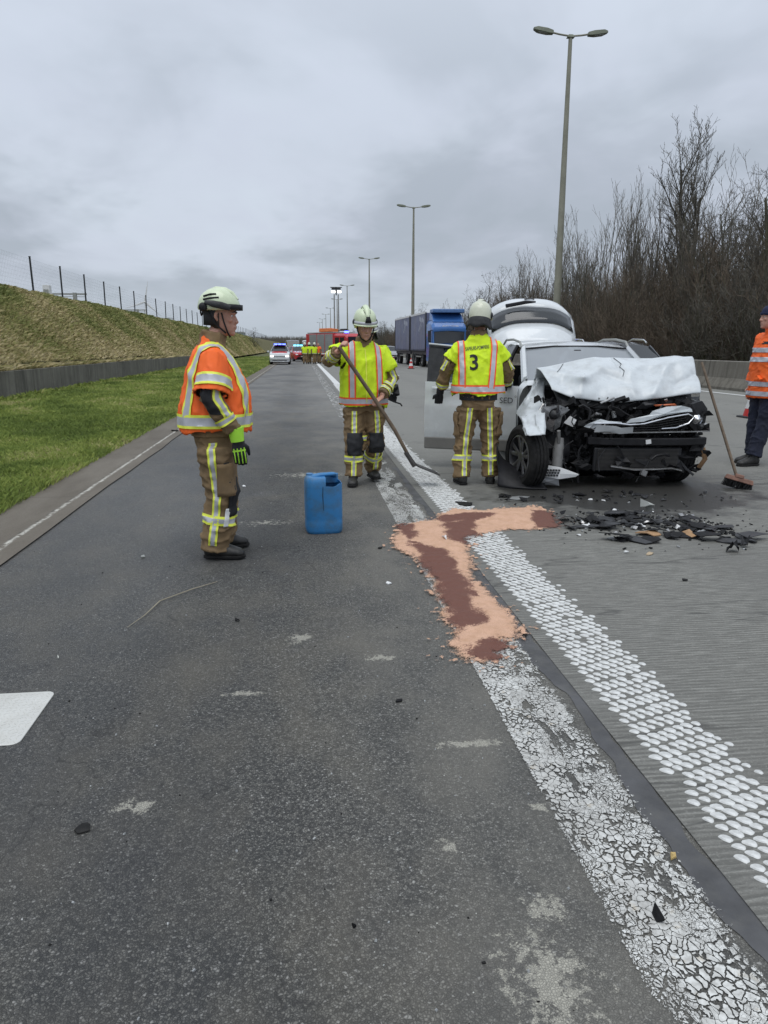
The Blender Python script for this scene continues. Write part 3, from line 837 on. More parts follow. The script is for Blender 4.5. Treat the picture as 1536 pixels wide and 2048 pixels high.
for i, w in enumerate(pos):
    o = lp if i == 0 else copy_tree(lp)
    y = (45.5, 106, 174, 257, 330, 405, 480, 560, 640)[i]
    k = (1.05, 1.12, 1.165, 1.2, 1.2, 1.2, 1.2, 1.2, 1.2)[i]
    o.location = (16.0, y, 0)
    o.scale = (k, k, k)
    o['label'] = ('tallest-looking lamp post with two arms, rising from the bushes above the wrecked car' if i == 0 else w + ' double-armed lamp post in the receding row beyond the trees')

# ------------------------------------------------------------------ bare trees and brushwood behind the barrier
def bark(name, col):
    return pm(name, col, 0.9, 0, 0.35, 2.0, 0.5, 25, dirt=(col[0] * 1.5, col[1] * 1.55, col[2] * 1.3), da=0.5, ds=1.3)
M['bark'] = bark('grey_brown_bark', (0.075, 0.066, 0.054))
M['bark_green'] = bark('mossy_bark', (0.062, 0.06, 0.035))
M['twig'] = bark('dark_twig', (0.082, 0.074, 0.061))
M['twig_red'] = bark('reddish_twig', (0.10, 0.077, 0.056))
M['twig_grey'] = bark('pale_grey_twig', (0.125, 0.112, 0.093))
def seg(mb, pts, rads, n):
    rings = []
    d = (pts[-1] - pts[0]).normalized()
    u = d.orthogonal().normalized()
    w = d.cross(u)
    for p, r in zip(pts, rads):
        rings.append([p + (u * math.cos(6.2832 * k / n) + w * math.sin(6.2832 * k / n)) * r for k in range(n)])
    mb.loft(rings, 0, False)
def grow(rnd, tk, cr, p, d, ln, r, lev, upright, nb, spread, maxlev):
    n = 4 if lev < 2 else 3
    pts, rads = [p], [r]
    k = 5 if lev < 2 else 3
    for i in range(k):
        jit = 0.10 + 0.10 * lev
        d = (d + V((rnd.uniform(-jit, jit), rnd.uniform(-jit, jit), rnd.uniform(-jit, jit) + upright * 0.16))).normalized()
        pts.append(pts[-1] + d * (ln / k))
        rads.append(max(0.0055, r * (1 - 0.72 * (i + 1) / k)))
    seg(tk if lev == 0 else cr, pts, rads, 6 if lev == 0 else n)
    if lev >= maxlev:
        return
    m = nb[lev]
    for j in range(m):
        t = (0.22 + 0.78 * (j + rnd.random()) / m) if lev == 0 else (0.15 + 0.85 * (j + rnd.random()) / m)
        q = t * k
        i = min(k - 1, int(q))
        b = pts[i].lerp(pts[i + 1], q - i)
        a = rnd.uniform(0, 6.283)
        dd = (pts[i + 1] - pts[i]).normalized()
        u = dd.orthogonal().normalized()
        side = (u * math.cos(a) + dd.cross(u) * math.sin(a))
        sp = spread * rnd.uniform(0.7, 1.25)
        nd_ = (dd * math.cos(sp) + side * math.sin(sp)).normalized()
        grow(rnd, tk, cr, b, nd_, ln * rnd.uniform(0.34, 0.52) * (1.12 - 0.6 * t if lev == 0 else 0.95), max(0.008, rads[i] * 0.55), lev + 1, upright, nb, spread, maxlev)
def tree_kind(seed, h, stems, nb, spread, upright, r0, maxlev=3, splay=0.1):
    rnd = random.Random(seed)
    tk, cr = MB(), MB()
    for s in range(stems):
        a = rnd.uniform(0, 6.283)
        sp = splay * rnd.random() if stems > 1 else 0.02
        base = V((math.cos(a), math.sin(a), 0)) * (0.05 * stems * rnd.random())
        d = V((math.cos(a) * sp, math.sin(a) * sp, 1)).normalized()
        hh = h * (rnd.uniform(0.65, 1.0) if stems > 1 else 1)
        grow(rnd, tk, cr, base - V((0, 0, 0.2)), d, hh, r0 * rnd.uniform(0.7, 1), 0, upright, nb, spread, maxlev)
    return tk.mesh('trunk'), cr.mesh('crown')
kinds = {
    'ash': (tree_kind(1, 8.6, 2, (17, 8, 4, 2), 0.60, 1.3, 0.13, 4, 0.16), 'bark', 'twig'),
    'maple': (tree_kind(2, 8.4, 2, (12, 6, 3, 2), 0.7, 0.8, 0.12, 4, 0.25), 'bark', 'twig'),
    'poplar': (tree_kind(3, 8.9, 3, (13, 5, 3), 0.40, 1.3, 0.09, 3, 0.18), 'bark', 'twig_grey'),
    'willow': (tree_kind(4, 7.6, 7, (9, 5, 2), 0.36, 1.2, 0.05, 3, 0.35), 'bark_green', 'twig_grey'),
    'alder': (tree_kind(5, 8.0, 2, (13, 6, 3, 2), 0.95, 0.3, 0.11, 4, 0.2), 'bark_green', 'twig'),
    'hazel': (tree_kind(6, 5.6, 9, (9, 5, 2), 0.5, 0.9, 0.04, 3, 0.5), 'bark_green', 'twig_red'),
    'brush': (tree_kind(7, 3.9, 16, (8, 5, 2), 0.6, 0.7, 0.025, 3, 0.75), 'twig_red', 'twig_red'),
    'thicket': (tree_kind(8, 4.2, 18, (8, 4, 2), 0.7, 0.5, 0.025, 3, 0.7), 'bark_green', 'twig'),
}
for (tm, cm), a, b in kinds.values():
    tm.materials.append(M[a])
    cm.materials.append(M[b])
def plant(kind, x, y, s, rz, name, label, cat, group):
    (tm, cm), a, b = kinds[kind]
    t = thing(name, label, cat, (x, y, 0), rz, group)
    t.scale = (s * random.uniform(0.9, 1.1), s * random.uniform(0.9, 1.1), s)
    for nm, me in (('trunk' if name == 'bare_tree' else 'stems', tm), ('crown', cm)):
        o = bpy.data.objects.new(nm, me)
        COL.objects.link(o)
        o.parent = t
LBL = {'ash': 'leafless tree with one straight trunk in the belt behind the concrete barrier', 'maple': 'leafless forked tree in the belt behind the concrete barrier',
       'poplar': 'slim leafless tree with upswept pale twigs behind the concrete barrier', 'willow': 'many-stemmed leafless tree with upright whips behind the concrete barrier',
       'alder': 'leafless tree with a broad tangled crown behind the concrete barrier', 'hazel': 'tall reddish many-stemmed bush behind the concrete barrier',
       'brush': 'low reddish brushwood clump behind the concrete barrier', 'thicket': 'low dark thicket clump behind the concrete barrier'}
rt = random.Random(21)
def put(kind, x, y, s, label=None):
    bush = kind in ('hazel', 'brush', 'thicket')
    lb = LBL[kind] if x < 20.2 or not bush else LBL[kind].replace('behind the concrete barrier', 'deep among the bare trees')
    if not bush and x > 23.5:
        lb = LBL[kind].replace('behind the concrete barrier', 'at the back of the tree belt').replace('in the belt ', '')
    plant(kind, x, y, s, rt.uniform(0, 6.28), 'bare_bush' if bush else 'bare_tree', label or lb, 'bush' if bush else 'tree',
          None if label else ('bare bushes behind the barrier' if bush else 'bare trees behind the barrier'))
put('willow', 21.0, 36.5, 1.2)
put('poplar', 23.0, 34.0, 1.1)
put('alder', 21.5, 31.0, 1.05)
put('ash', 22.2, 41.0, 1.55, 'tallest leafless tree with a rounded upswept crown, standing high above its neighbours')
for y, x, k, s in ((30, 20.5, 'alder', 0.92), (33.5, 22.5, 'maple', 1.02), (36.5, 20.2, 'willow', 1.0), (39, 24.5, 'maple', 1.12), (44.5, 20.6, 'poplar', 1.05), (47, 22.6, 'poplar', 1.08),
                   (49.5, 20.4, 'willow', 1.12), (52, 23, 'poplar', 1.0), (55, 20.6, 'willow', 1.05), (58, 22.4, 'poplar', 0.92), (61, 20.5, 'willow', 1.0), (64, 23, 'alder', 0.95),
                   (67, 20.6, 'poplar', 0.92), (70, 22, 'willow', 0.95), (74, 20.8, 'alder', 0.9), (78, 22, 'maple', 0.85), (83, 21, 'alder', 0.92), (27, 22, 'alder', 0.9), (42, 26, 'alder', 1.1), (34, 27, 'maple', 1.15), (46, 28, 'alder', 1.1), (52, 27, 'maple', 1.05), (58, 27, 'alder', 1.0), (65, 28, 'maple', 1.05), (72, 27, 'alder', 1.0), (80, 27, 'maple', 0.95), (26, 27, 'maple', 1.1), (38, 31, 'alder', 1.15), (55, 32, 'alder', 1.1)):
    put(k, x + rt.uniform(-0.5, 0.5), y, s * (1.08 if y < 40 else 1.17))
y = 88
while y < 330:
    put(rt.choice(['alder', 'maple', 'poplar', 'willow', 'alder']), 21 + rt.uniform(-1, 2), y, rt.uniform(0.75, 0.98))
    if rt.random() < 0.7:
        put(rt.choice(['alder', 'maple']), 26 + rt.uniform(-1, 2), y + 2, rt.uniform(0.85, 1.05))
    y += rt.uniform(3.5, 6.0) * (1 + y / 300)
y = 23
while y < 150:
    put(rt.choice(['hazel', 'brush', 'brush', 'thicket']), 18.3 + rt.uniform(-0.5, 0.8), y, rt.uniform(0.85, 1.15))
    if y < 95:
        put(rt.choice(['hazel', 'thicket', 'thicket']), 20.5 + rt.uniform(-0.6, 1.4), y + 0.8, rt.uniform(0.9, 1.2))
        put(rt.choice(['hazel', 'thicket']), 24 + rt.uniform(-1, 2.4), y + 0.4, rt.uniform(1.0, 1.35))
        put(rt.choice(['hazel', 'hazel', 'thicket']), 29 + rt.uniform(-1, 2.4), y + 0.4, rt.uniform(1.2, 1.5))
    y += rt.uniform(1.5, 2.3) * (1 + max(0, y - 60) / 60)
for y, x, k in ((36.5, 16.7, 'brush'), (38.5, 16.8, 'hazel'), (40.5, 16.6, 'brush'), (41.5, 17.2, 'hazel'), (46, 17.4, 'brush'), (33, 17, 'brush'), (30, 17.2, 'thicket')):
    put(k, x, y, rt.uniform(0.8, 1.0))
# the far tree lines at the road's vanishing point read as one mass
def twig_mass(name, n, xf, yf, hf, mat, label, seed):
    rg = np.random.default_rng(seed)
    x, y, h = xf(rg, n), yf(rg, n), hf(rg, n)
    w = 0.02 + 0.0006 * y
    top = np.stack([x + rg.normal(0, 0.5, n), y, h], 1)
    p = np.stack([np.stack([x - w, y, 0 * x], 1), np.stack([x + w, y, 0 * x], 1), top], 1).reshape(-1, 3)
    o = link_mesh(name, np_mesh(name, p, np.arange(3 * n).reshape(-1, 3)), mat, None, False)
    tag(o, label, 'woodland', None, 'stuff')
twig_mass('woodland', 9000, lambda g, n: 31 + 12 * g.random(n), lambda g, n: 24 + 330 * g.random(n) ** 1.6, lambda g, n: 3 + 5.5 * g.random(n), M['twig'], 'dark mass of bare woodland behind the nearest trees', 3)
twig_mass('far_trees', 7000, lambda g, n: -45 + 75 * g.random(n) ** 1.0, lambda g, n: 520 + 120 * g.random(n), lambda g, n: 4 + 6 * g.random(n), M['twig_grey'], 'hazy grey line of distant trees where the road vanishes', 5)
for x, y, s, lb in ((-9.2, 150, 0.6, 'small round bare tree by the far end of the bank behind the cars'), (-13, 165, 0.55, 'low bare tree left of the round one at the far bank end')):
    put('alder', x, y, s, lb)
# ------------------------------------------------------------------ vehicles
def arch(y, c, r):
    d = abs(y - c)
    return math.sqrt(max(0.0, r * r - d * d)) if d < r else 0.0
def wheel(parent, c, axis_sign, r=0.34, w=0.22, spokes=5, rimm='alloy', turn=0.0, name='wheel'):
    """a wheel standing on its own hub: tyre and rim are its pieces"""
    wo = bpy.data.objects.new(name, None)
    COL.objects.link(wo)
    wo.parent = parent
    wo.location = c
    wo.rotation_euler = (0, 0, turn)
    mt = Matrix.Rotation(R(90) * axis_sign, 4, 'Y')
    ri = r * 0.70
    t = MB()
    tr_ = [(r, -w / 2 + 0.05)]
    for q in (-.28, -.09, .09, .28):
        tr_ += [(r, w * q - .006), (r - .009, w * q - .005), (r - .009, w * q + .005), (r, w * q + .006)]
    t.lathe([(ri, -w / 2 + 0.01), (r * 0.86, -w / 2), (r * 0.97, -w / 2 + 0.025)] + tr_ + [(r, w / 2 - 0.05), (r * 0.97, w / 2 - 0.025), (r * 0.86, w / 2), (ri, w / 2 - 0.01)], 40, 0, mt)
    t.build('tyre', M['rubber'], wo)
    b = MB()
    b.lathe([(ri, -w * 0.4), (ri * 0.98, w * 0.42), (ri * 0.9, w * 0.46), (ri * 0.88, w * 0.35), (ri * 0.86, -w * 0.3)], 36, 0, mt)
    b.lathe([(0.001, w * 0.36), (0.05, w * 0.36), (0.065, w * 0.3), (0.065, 0)], 16, 0, mt)
    for k in range(spokes):
        for da in (-0.16, 0.16):
            a = 2 * math.pi * k / spokes
            p0 = V((math.cos(a + da * 0.4) * 0.05, math.sin(a + da * 0.4) * 0.05, w * 0.3))
            p1 = V((math.cos(a + da * 1.5) * ri * 0.9, math.sin(a + da * 1.5) * ri * 0.9, w * 0.36))
            b.tube([mt @ p0, mt @ p1], [(0.022, 0.012), (0.026, 0.010)], 6, side=mt.to_3x3() @ V((-math.sin(a), math.cos(a), 0)))
    b.build('rim', M[rimm], wo)
    d = MB()
    d.lathe([(0.001, -w * 0.05), (ri * 0.62, -w * 0.05), (ri * 0.62, -w * 0.12), (0.001, -w * 0.12)], 24, 0, mt)
    d.build('brake_disc', M['dark_plastic'], wo)
    return wo

class Shell:
    """a car's skin: half sections along the length, mirrored; windows come off the same sheet"""
    def __init__(s, st, ny=5):
        s.st = st            # (y, z_low, z_belt, half_w, half_belt, z_roof, half_roof)
    def section(s, q, wheels, r):
        y, zl, zb, w, wb, zr, wr = q
        a = max([arch(y, c, r) for c in wheels] + [0])
        z0 = max(zl, a + (0.02 if a else 0))
        z1 = max(zl + 0.12, z0 + 0.03)
        z2 = max(0.5 * (zb + zl) + 0.05, z1 + 0.03)
        z3 = max(zb - 0.09, z2 + 0.02)
        p = [(w * 0.95, z0), (w * 0.985, z1), (w, z2), (w * 0.985, z3), (wb, zb)]
        dz, dw = zr - zb, wb - wr
        p += [(wb - dw * 0.28, zb + dz * 0.33), (wb - dw * 0.62, zb + dz * 0.68), (wr, zb + dz * 0.94), (wr * 0.80, zr - 0.012 * (dz > .2)), (wr * 0.42, zr + 0.010), (0, zr + 0.016)]
        return [(x, y, z) for x, z in p]
def car_shell(parent, st, wheels, r, body, cabin, wind, rear, glass='glass_dark', roof_mat=None, skip=None, side_names=True):
    """cabin (i0,i1): stations between which side windows run; wind / rear: station pairs of the screens"""
    sh = Shell(st)
    sec = [sh.section(q, wheels, r) for q in st]
    B, G = MB(), {}
    for i in range(len(sec) - 1):
        for k in range(10):
            for s in (-1, 1):
                f = [sec[i][k], sec[i + 1][k], sec[i + 1][k + 1], sec[i][k + 1]]
                q = [(s * x, y, z) for x, y, z in f]
                if s > 0:
                    q = q[::-1]
                if skip and skip(i, k, s):
                    continue
                tgt = B
                if 4 <= k <= 6 and cabin[0] <= i < cabin[1]:
                    tgt = G.setdefault('side_window', MB())
                if k >= 7 and wind[0] <= i < wind[1]:
                    tgt = G.setdefault('windscreen', MB())
                if k >= 7 and rear and rear[0] <= i < rear[1]:
                    tgt = G.setdefault('rear_window', MB())
                tgt.add(q, [(0, 1, 2, 3)])
    for i in (0, len(sec) - 1):                         # close the ends
        p = sec[i]
        ring = [(-x, y, z) for x, y, z in p] + [(x, y, z) for x, y, z in p[::-1][1:]]
        if not (skip and skip(i, -1, 0)):
            B.add(ring, [tuple(range(len(ring))) if i else tuple(range(len(ring) - 1, -1, -1))])
    def weld(mb, nm, mt, par):
        bm = bmesh.new()
        me = mb.mesh()
        bm.from_mesh(me)
        bmesh.ops.remove_doubles(bm, verts=bm.verts, dist=0.0005)
        bm.to_mesh(me)
        bm.free()
        return link_mesh(nm, me, mt, par, True, 0.55)
    bo = weld(B, 'body', body, parent)
    for nm, mb in G.items():
        weld(mb, nm, M[glass], parent)
    return bo, sec
def pillar(parent, sec, i0, k0, i1, k1, mat, r=0.03, name='pillar'):
    for s in (-1, 1):
        a, b = sec[i0][k0], sec[i1][k1]
        pts = [V((s * a[0], a[1], a[2])).lerp(V((s * b[0], b[1], b[2])), t) for t in (0, 0.5, 1)]
        if i0 == i1:
            pts = [V((s * sec[i0][k][0], sec[i0][k][1], sec[i0][k][2])) for k in range(k0, k1 + 1)]
        MB().tube([p + V((0, 0, 0)) for p in pts], (r, r * 0.5), 6, side=(0, 1, 0)).build(name, mat, parent)
def std_car(name, label, loc, rz, body, hood=None, h=1.62, L=4.4, W=0.91, beacon=None, lights=True, bumper=None, cat='car', lower=None, van=False):
    t = thing(name, label, cat, loc, rz)
    k = h / 1.62
    zb = 0.98 * k
    if van:
        st = [(0.0, .32, .62, .80, .74, .66, .6), (.12, .22, .95, .9, .84, 1.0, .7), (.5, .22, 1.05, W, .86, 1.12, .76), (.95, .22, 1.12, W, .88, 1.25, .8), (1.5, .22, 1.18, W, .9, h - .12, .82), (1.9, .22, 1.2, W, .92, h, .84), (L - 1.0, .22, 1.2, W, .92, h, .84), (L - .1, .24, 1.2, W, .92, h - .03, .83), (L, .3, 1.15, .88, .88, h - .1, .8)]
        cab, wnd, rr = (3, 5), (3, 4), (7, 8)
    else:
        st = [(0.0, .34, .62 * k, .74, .68, .66 * k, .55), (.07, .22, .80 * k, .84, .78, .86 * k, .6), (.35, .22, .90 * k, .88, .82, .96 * k, .66)]
        st += [(y, .22, .93 * k + .03 * j, W, .84, 1.0 * k + .025 * j, .70) for j, y in enumerate((.55, .72, .85, 1.0, 1.17))]
        st += [(1.32, .22, zb, W, .85, 1.10 * k, .74), (2.05, .22, zb + .02, W, .86, h - .06, .60), (2.55, .22, zb + .03, W, .86, h, .62), (L - 1.3, .22, zb + .04, W, .86, h, .62)]
        st += [(y, .22, zb + .06, W - .01 * j, .85, h - .02 - .03 * j, .61) for j, y in enumerate((L - 1.12, L - .95, L - .75, L - .62))]
        st += [(L - .22, .24, zb + .05, .87, .82, h - .18, .58), (L - .08, .3, zb + .03, .83, .78, h - .5, .6), (L, .4, zb - .1, .76, .7, zb - .04, .6)]
        cab, wnd, rr = (8, 15), (8, 9), (16, 17)
    wh = (.85, L - .93) if not van else (.95, L - .95)
    bo, sec = car_shell(t, st, wh, .39, body, cab, wnd, rr)
    if not van:
        pillar(t, sec, 8, 4, 9, 7, body, .045)
        pillar(t, sec, 10, 4, 10, 7, M['black_plastic'], .04)
        pillar(t, sec, 12, 4, 12, 7, body, .05)
    if hood is not None:
        hm = MB()
        i0, i1 = 2, 8
        hm.grid([[(x * s2, sec[i][9][1], sec[i][9][2] + .012 - abs(x) * .02) for x, s2 in [(xx, 1) for xx in np.linspace(-.66, .66, 7)]] for i in range(i0, i1)])
        hm.build('hood', hood, t, solid=0.015)
    u = MB()
    u.box((0, L / 2, 0.30), (W * 1.7, L * 0.93, 0.28))
    u.build('underbody', M['black_plastic'], t)
    g = MB()
    g.box((0, 0.025, .62 * k), (1.0, 0.08, .14 * k)).box((0, -0.005, .40), (1.25, 0.1, .16))
    g.build('grille', M['black_plastic'], t, bevel=0.02)
    for s in (-1, 1):
        hl = MB()
        hl.box((s * .66, 0.06, .71 * k), (.3, .14, .13), rot=rotm(0, 0, s * 0.35))
        hl.build('headlight', M['head_light'] if lights else M['chrome'], t, bevel=0.03)
        mi = MB()
        mi.box((s * 1.02, 1.55, zb + .1), (.2, .12, .15))
        mi.build('mirror', body, t, bevel=0.03)
        for y in wh:
            wheel(t, (s * (W - .1), y, .335), s, .335, .21)
    MB().box((0, -0.03, .50), (.5, .02, .11)).build('number_plate', M['white_plain'], t)
    if lower is not None:
        lo = MB()
        lo.box((0, 0.01, .50 * k), (1.62, .22, .2)).box((0, 0.02, .29), (1.55, .2, .08))
        lo.build('bumper', lower, t, bevel=0.05)
    if beacon:
        bb_ = MB()
        bb_.box((0, 2.25, h + .07), (1.1, .24, .09))
        be = bb_.build('light_bar', M['dark_plastic'], t, bevel=0.03)
        for x in (-.36, 0, .36):
            MB().box((x, 2.25, h + .075), (.3, .27, .11)).build('beacon', M[beacon], be, bevel=0.02)
    return t, sec, st

tc, _, _ = std_car('fire_command_car', 'red and white fire command car with blue flashing roof lights, parked on the shoulder', (-1.92, 64.6, 0), 0, M['white_paint'], hood=M['red_paint'], beacon='blue_light', lower=M['white_paint'], h=1.66)
MB().box((0, 2.3, 1.685), (1.05, 1.0, .02)).build('roof_panel', M['red_paint'], tc)
std_car('red_car', 'red emergency car half hidden behind the command car and the standing crew', (0.15, 79, 0), R(14), M['red_paint'], beacon='cyan_light', lights=False, h=1.6)
std_car('dark_van', 'dark van behind the red emergency car', (-1.0, 98, 0), R(4), M['dark_car'], h=2.4, L=5.2, van=True, lights=False, cat='van')
std_car('white_van', 'white van farthest down the shoulder beyond the dark van', (0.9, 112, 0), R(-3), M['white_paint'], h=2.5, L=5.4, van=True, lights=False, cat='van')
std_car('silver_car', 'silver car stopped behind the trailer of the blue truck', (9.4, 77, 0), 0, M['silver_car'], lights=False, h=1.6)
td, secd, _ = std_car('dark_car', 'black car with roof rails stopped just behind the wrecked white car', (6.15, 12.2, 0), R(-6), M['dark_car'], lights=False, h=1.6)
for s in (-1, 1):
    MB().tube([(s * .64, 2.35, 1.585), (s * .63, 2.5, 1.64), (s * .63, 3.2, 1.66), (s * .63, 3.5, 1.60)], 0.018, 6).build('roof_rail', M['chrome'], td)

# ---- blue articulated truck: cab, two curtain-sided bodies
def truck():
    t = thing('blue_truck', 'blue lorry with two dusty curtain-sided bodies stopped facing the camera', 'truck', (10.5, 52, 0), R(1.3))
    cab = MB()
    secs = []
    for y, zl, hw, zt in ((0, .55, 1.16, 2.05), (.06, .42, 1.22, 2.9), (.35, .40, 1.25, 3.25), (1.0, .40, 1.25, 3.42), (2.2, .5, 1.25, 3.42)):
        secs.append([(-hw, y, zl), (hw, y, zl), (hw, y, zt - .25), (hw - .18, y + .05, zt), (-hw + .18, y + .05, zt), (-hw, y, zt - .25)])
    cab.loft(secs)
    cb_ = cab.build('cab', M['truck_blue'], t, ang=0.4, bevel=0.04)
    w = MB()
    w.loft([[(-1.1, -.02 + .0, 1.75), (1.1, -.02, 1.75), (1.1, .03, 2.62), (-1.1, .03, 2.62)], [(-1.1, .05, 1.75), (1.1, .05, 1.75), (1.1, .1, 2.62), (-1.1, .1, 2.62)]])
    w.build('windscreen', M['glass_dark'], t, bevel=0.02)
    for s in (-1, 1):
        MB().box((s * 1.252, .85, 2.1), (.03, .8, .75)).build('side_window', M['glass_dark'], t)
        m = MB()
        m.tube([(s * 1.2, .1, 2.65), (s * 1.42, .02, 2.65)], .03, 6).box((s * 1.45, .0, 2.25), (.22, .12, .75))
        m.build('mirror', M['dark_plastic'], t, bevel=0.03)
        MB().box((s * .88, -.02, .82), (.42, .1, .22)).build('headlight', M['chrome'], t, bevel=0.03)
    MB().tube([(-1.2, -.12, 2.72), (0, -.24, 2.78), (1.2, -.12, 2.72)], [(.03, .16)] * 3, 8, side=(0, 1, 0)).build('sun_visor', M['truck_blue'], t)
    df = MB()
    df.loft([[(-1.15, y, z0), (1.15, y, z0), (1.1, y + .1, z1), (-1.1, y + .1, z1)] for y, z0, z1 in ((.35, 3.25, 3.34), (.9, 3.35, 3.78), (1.7, 3.38, 3.98))])
    df.build('roof_deflector', M['truck_blue'], t, bevel=0.03)
    MB().box((0, .9, 4.02), (2.3, 1.2, .26)).build('roof_box', pm('pale_blue_panel', (.10, .2, .42), .4), t, bevel=0.05)
    MB().box((0, -.03, 1.35), (1.9, .1, .55)).build('grille', M['dark_plastic'], t, bevel=0.03)
    for z in (1.2, 1.35, 1.5):
        MB().box((0, -.09, z), (1.8, .04, .05)).build('grille_bar', M['truck_blue'], t)
    MB().box((0, -.08, .62), (2.45, .3, .42)).build('bumper', M['truck_blue'], t, bevel=0.06)
    MB().box((0, -.24, .55), (.52, .02, .11)).build('number_plate', M['white_plain'], t)
    # pale lettering strip above the windscreen (too small in the photograph to read)
    for i, (x, wd) in enumerate(((-.46, .12), (-.33, .1), (-.22, .11), (-.10, .09), (.1, .12), (.23, .09), (.34, .1), (.46, .1), (.57, .11))):
        MB().box((x, -.005, 2.93 + .0), (wd, .16, .10)).build('lettering', M['white_plain'], cb_)
    for nm, y0, y1 in (('front_body', 2.5, 9.0), ('rear_body', 9.6, 17.6)):
        b = MB()
        b.box((0, (y0 + y1) / 2, 2.6), (2.5, y1 - y0, 2.75))
        bo = b.build(nm, M['curtain'], t, bevel=0.02)
        fr = MB()
        for s in (-1, 1):
            fr.box((s * 1.255, (y0 + y1) / 2, 3.99), (.05, y1 - y0 + .02, .14))
            for y in (y0, y1):
                fr.box((s * 1.24, y, 2.6), (.09, .1, 2.8), 1)
        fr.build('body_frame', [M['cone_white'], M['dark_plastic']], bo)
        n = int((y1 - y0) / .45)
        st = MB()
        for k in range(n):
            for s in (-1, 1):
                st.box((s * 1.262, y0 + .25 + .45 * k, 1.22), (.02, .07, .26))
        so_ = st.build('curtain_strap', M['dark_plastic'], bo)
        so_['kind'] = 'stuff'
        for k in range(n // 2):
            MB().box((-1.256, y0 + .5 + .9 * k, 2.6), (.014, .035, 2.6)).build('curtain_fold', M['curtain'], bo)
        # faded pale marks on the curtain
        for (dy, z, a, ln, th) in ((1.1, 3.45, .25, .9, .3), (2.1, 3.55, .25, .8, .3), (2.2, 3.05, -.55, 1.3, .16), (1.9, 2.9, -.55, .9, .07)):
            MB().box((-1.258, y0 + dy + (0 if nm == 'front_body' else .4), z), (.012, ln, th), rot=rotm(a, 0, 0)).build('curtain_mark', pm('faded_print', (.36, .38, .45), .6), bo)
        ch = MB()
        ch.box((0, (y0 + y1) / 2, 1.05), (2.3, y1 - y0 - .1, .25))
        ch.build('chassis', M['dark_plastic'], t)
        MB().box((-1.2, (y0 + y1) / 2 - .3, .78), (.04, (y1 - y0) * .36, .1)).build('side_guard', M['galv'], t)
    for y in (1.25, 4.0, 6.9, 8.1, 11.2, 15.2, 16.4):
        for s in (-1, 1):
            wheel(t, (s * 1.08, y, .5), s, .5, .3, spokes=5)
    return t
truck()

# ---- fire engine standing at a slant, light mast up
def fire_engine():
    t = thing('fire_engine', 'red fire engine with grey roller shutters and a raised light mast, stopped at a slant', 'fire engine', (5.35, 70.5, 0), R(30))
    # local: front at y=0, length to y=7.6, left image side is -x
    def bx(nm, c, s, m, par=t, bev=.03, rot=None):
        return MB().box(c, s, 0, rot).build(nm, m, par, bevel=bev)
    bx('body', (0, 5.0, 1.75), (2.48, 5.2, 2.1), M['red_paint'])
    cab = MB()
    cab.loft([[(-hw, y, .55), (hw, y, .55), (hw, y, zt - .2), (hw - .15, y, zt), (-hw + .15, y, zt), (-hw, y, zt - .2)] for y, hw, zt in ((0, 1.15, 1.5), (.08, 1.2, 2.5), (.4, 1.22, 2.75), (2.35, 1.22, 2.8))])
    cab.build('cab', M['red_paint'], t, ang=.4, bevel=.03)
    MB().box((0, .03, 2.02), (2.1, .12, .85), rot=rotm(-.1)).build('windscreen', M['glass_dark'], t)
    for s in (-1, 1):
        for y in (.85, 1.75):
            bx('side_window', (s * 1.225, y, 2.05), (.03, .72, .7), M['glass_dark'], bev=0)
        for k, y in enumerate((3.2, 4.7, 6.2)):
            sh = bx('roller_shutter', (s * 1.245, y, 1.85), (.03, 1.38, 1.75), M['shutter'], bev=.01)
            for z in np.linspace(1.05, 2.65, 9):
                bx('slat', (s * 1.263, y, float(z)), (.012, 1.36, .02), M['galv'], sh, 0)
        for y in (1.35, 5.6):
            wheel(t, (s * 1.03, y, .48), s, .48, .3, spokes=5)
        bx('white_stripe', (s * 1.243, 4.9, .86), (.015, 5.0, .14), M['white_plain'], bev=0)
    bx('roof_rail', (0, 4.9, 2.88), (2.4, 5.0, .1), M['galv'])
    la = MB()
    for s in (-.25, .25):
        la.box((s + .5, 4.9, 3.12), (.06, 4.6, .1))
    for k in range(14):
        la.box((.5, 2.8 + .32 * k, 3.12), (.5, .04, .04))
    la.build('ladder', M['galv'], t)
    bx('equipment_cover', (-.5, 4.4, 3.1), (.9, 2.2, .34), pm('orange_cover', (.7, .2, .06), .6), rot=rotm(0, .1, 0))
    bx('monitor', (.2, 2.7, 3.15), (.25, 1.0, .2), M['dark_plastic'])
    bx('underbody', (0, 3.8, .7), (2.2, 7.2, .4), M['black_plastic'])
    be = bx('beacon', (.8, .7, 2.95), (.35, .3, .24), M['cyan_light'])
    bx('beacon', (-.8, .7, 2.9), (.35, .3, .16), M['blue_light'])
    return t
fire_engine()
lm = thing('light_mast', 'tall twin-pole mast with lit floodlights above the fire engine', 'light mast', (3.55, 74.5, 0))
for x in (-.22, .22):
    MB().tube([(x, 0, 0), (x * .9, 0, 6.6)], [.09, .06], 8).build('pole', M['galv'], lm)
hd = MB()
hd.box((0, 0, 7.25), (1.15, .1, .08)).tube([(0, 0, 6.5), (0, 0, 7.3)], .06, 6)
hd.build('crossbar', M['dark_plastic'], lm)
for x, z in ((-.3, 6.85), (.3, 6.85), (-.25, 7.15), (.25, 7.15)):
    f = MB().box((x, -.02, z), (.42, .18, .24)).build('floodlight', M['dark_plastic'], lm, bevel=.03)
    if z < 7:
        MB().box((x, -.12, z - .02), (.36, .03, .18)).build('lamp_glass', M['white_light'], f)

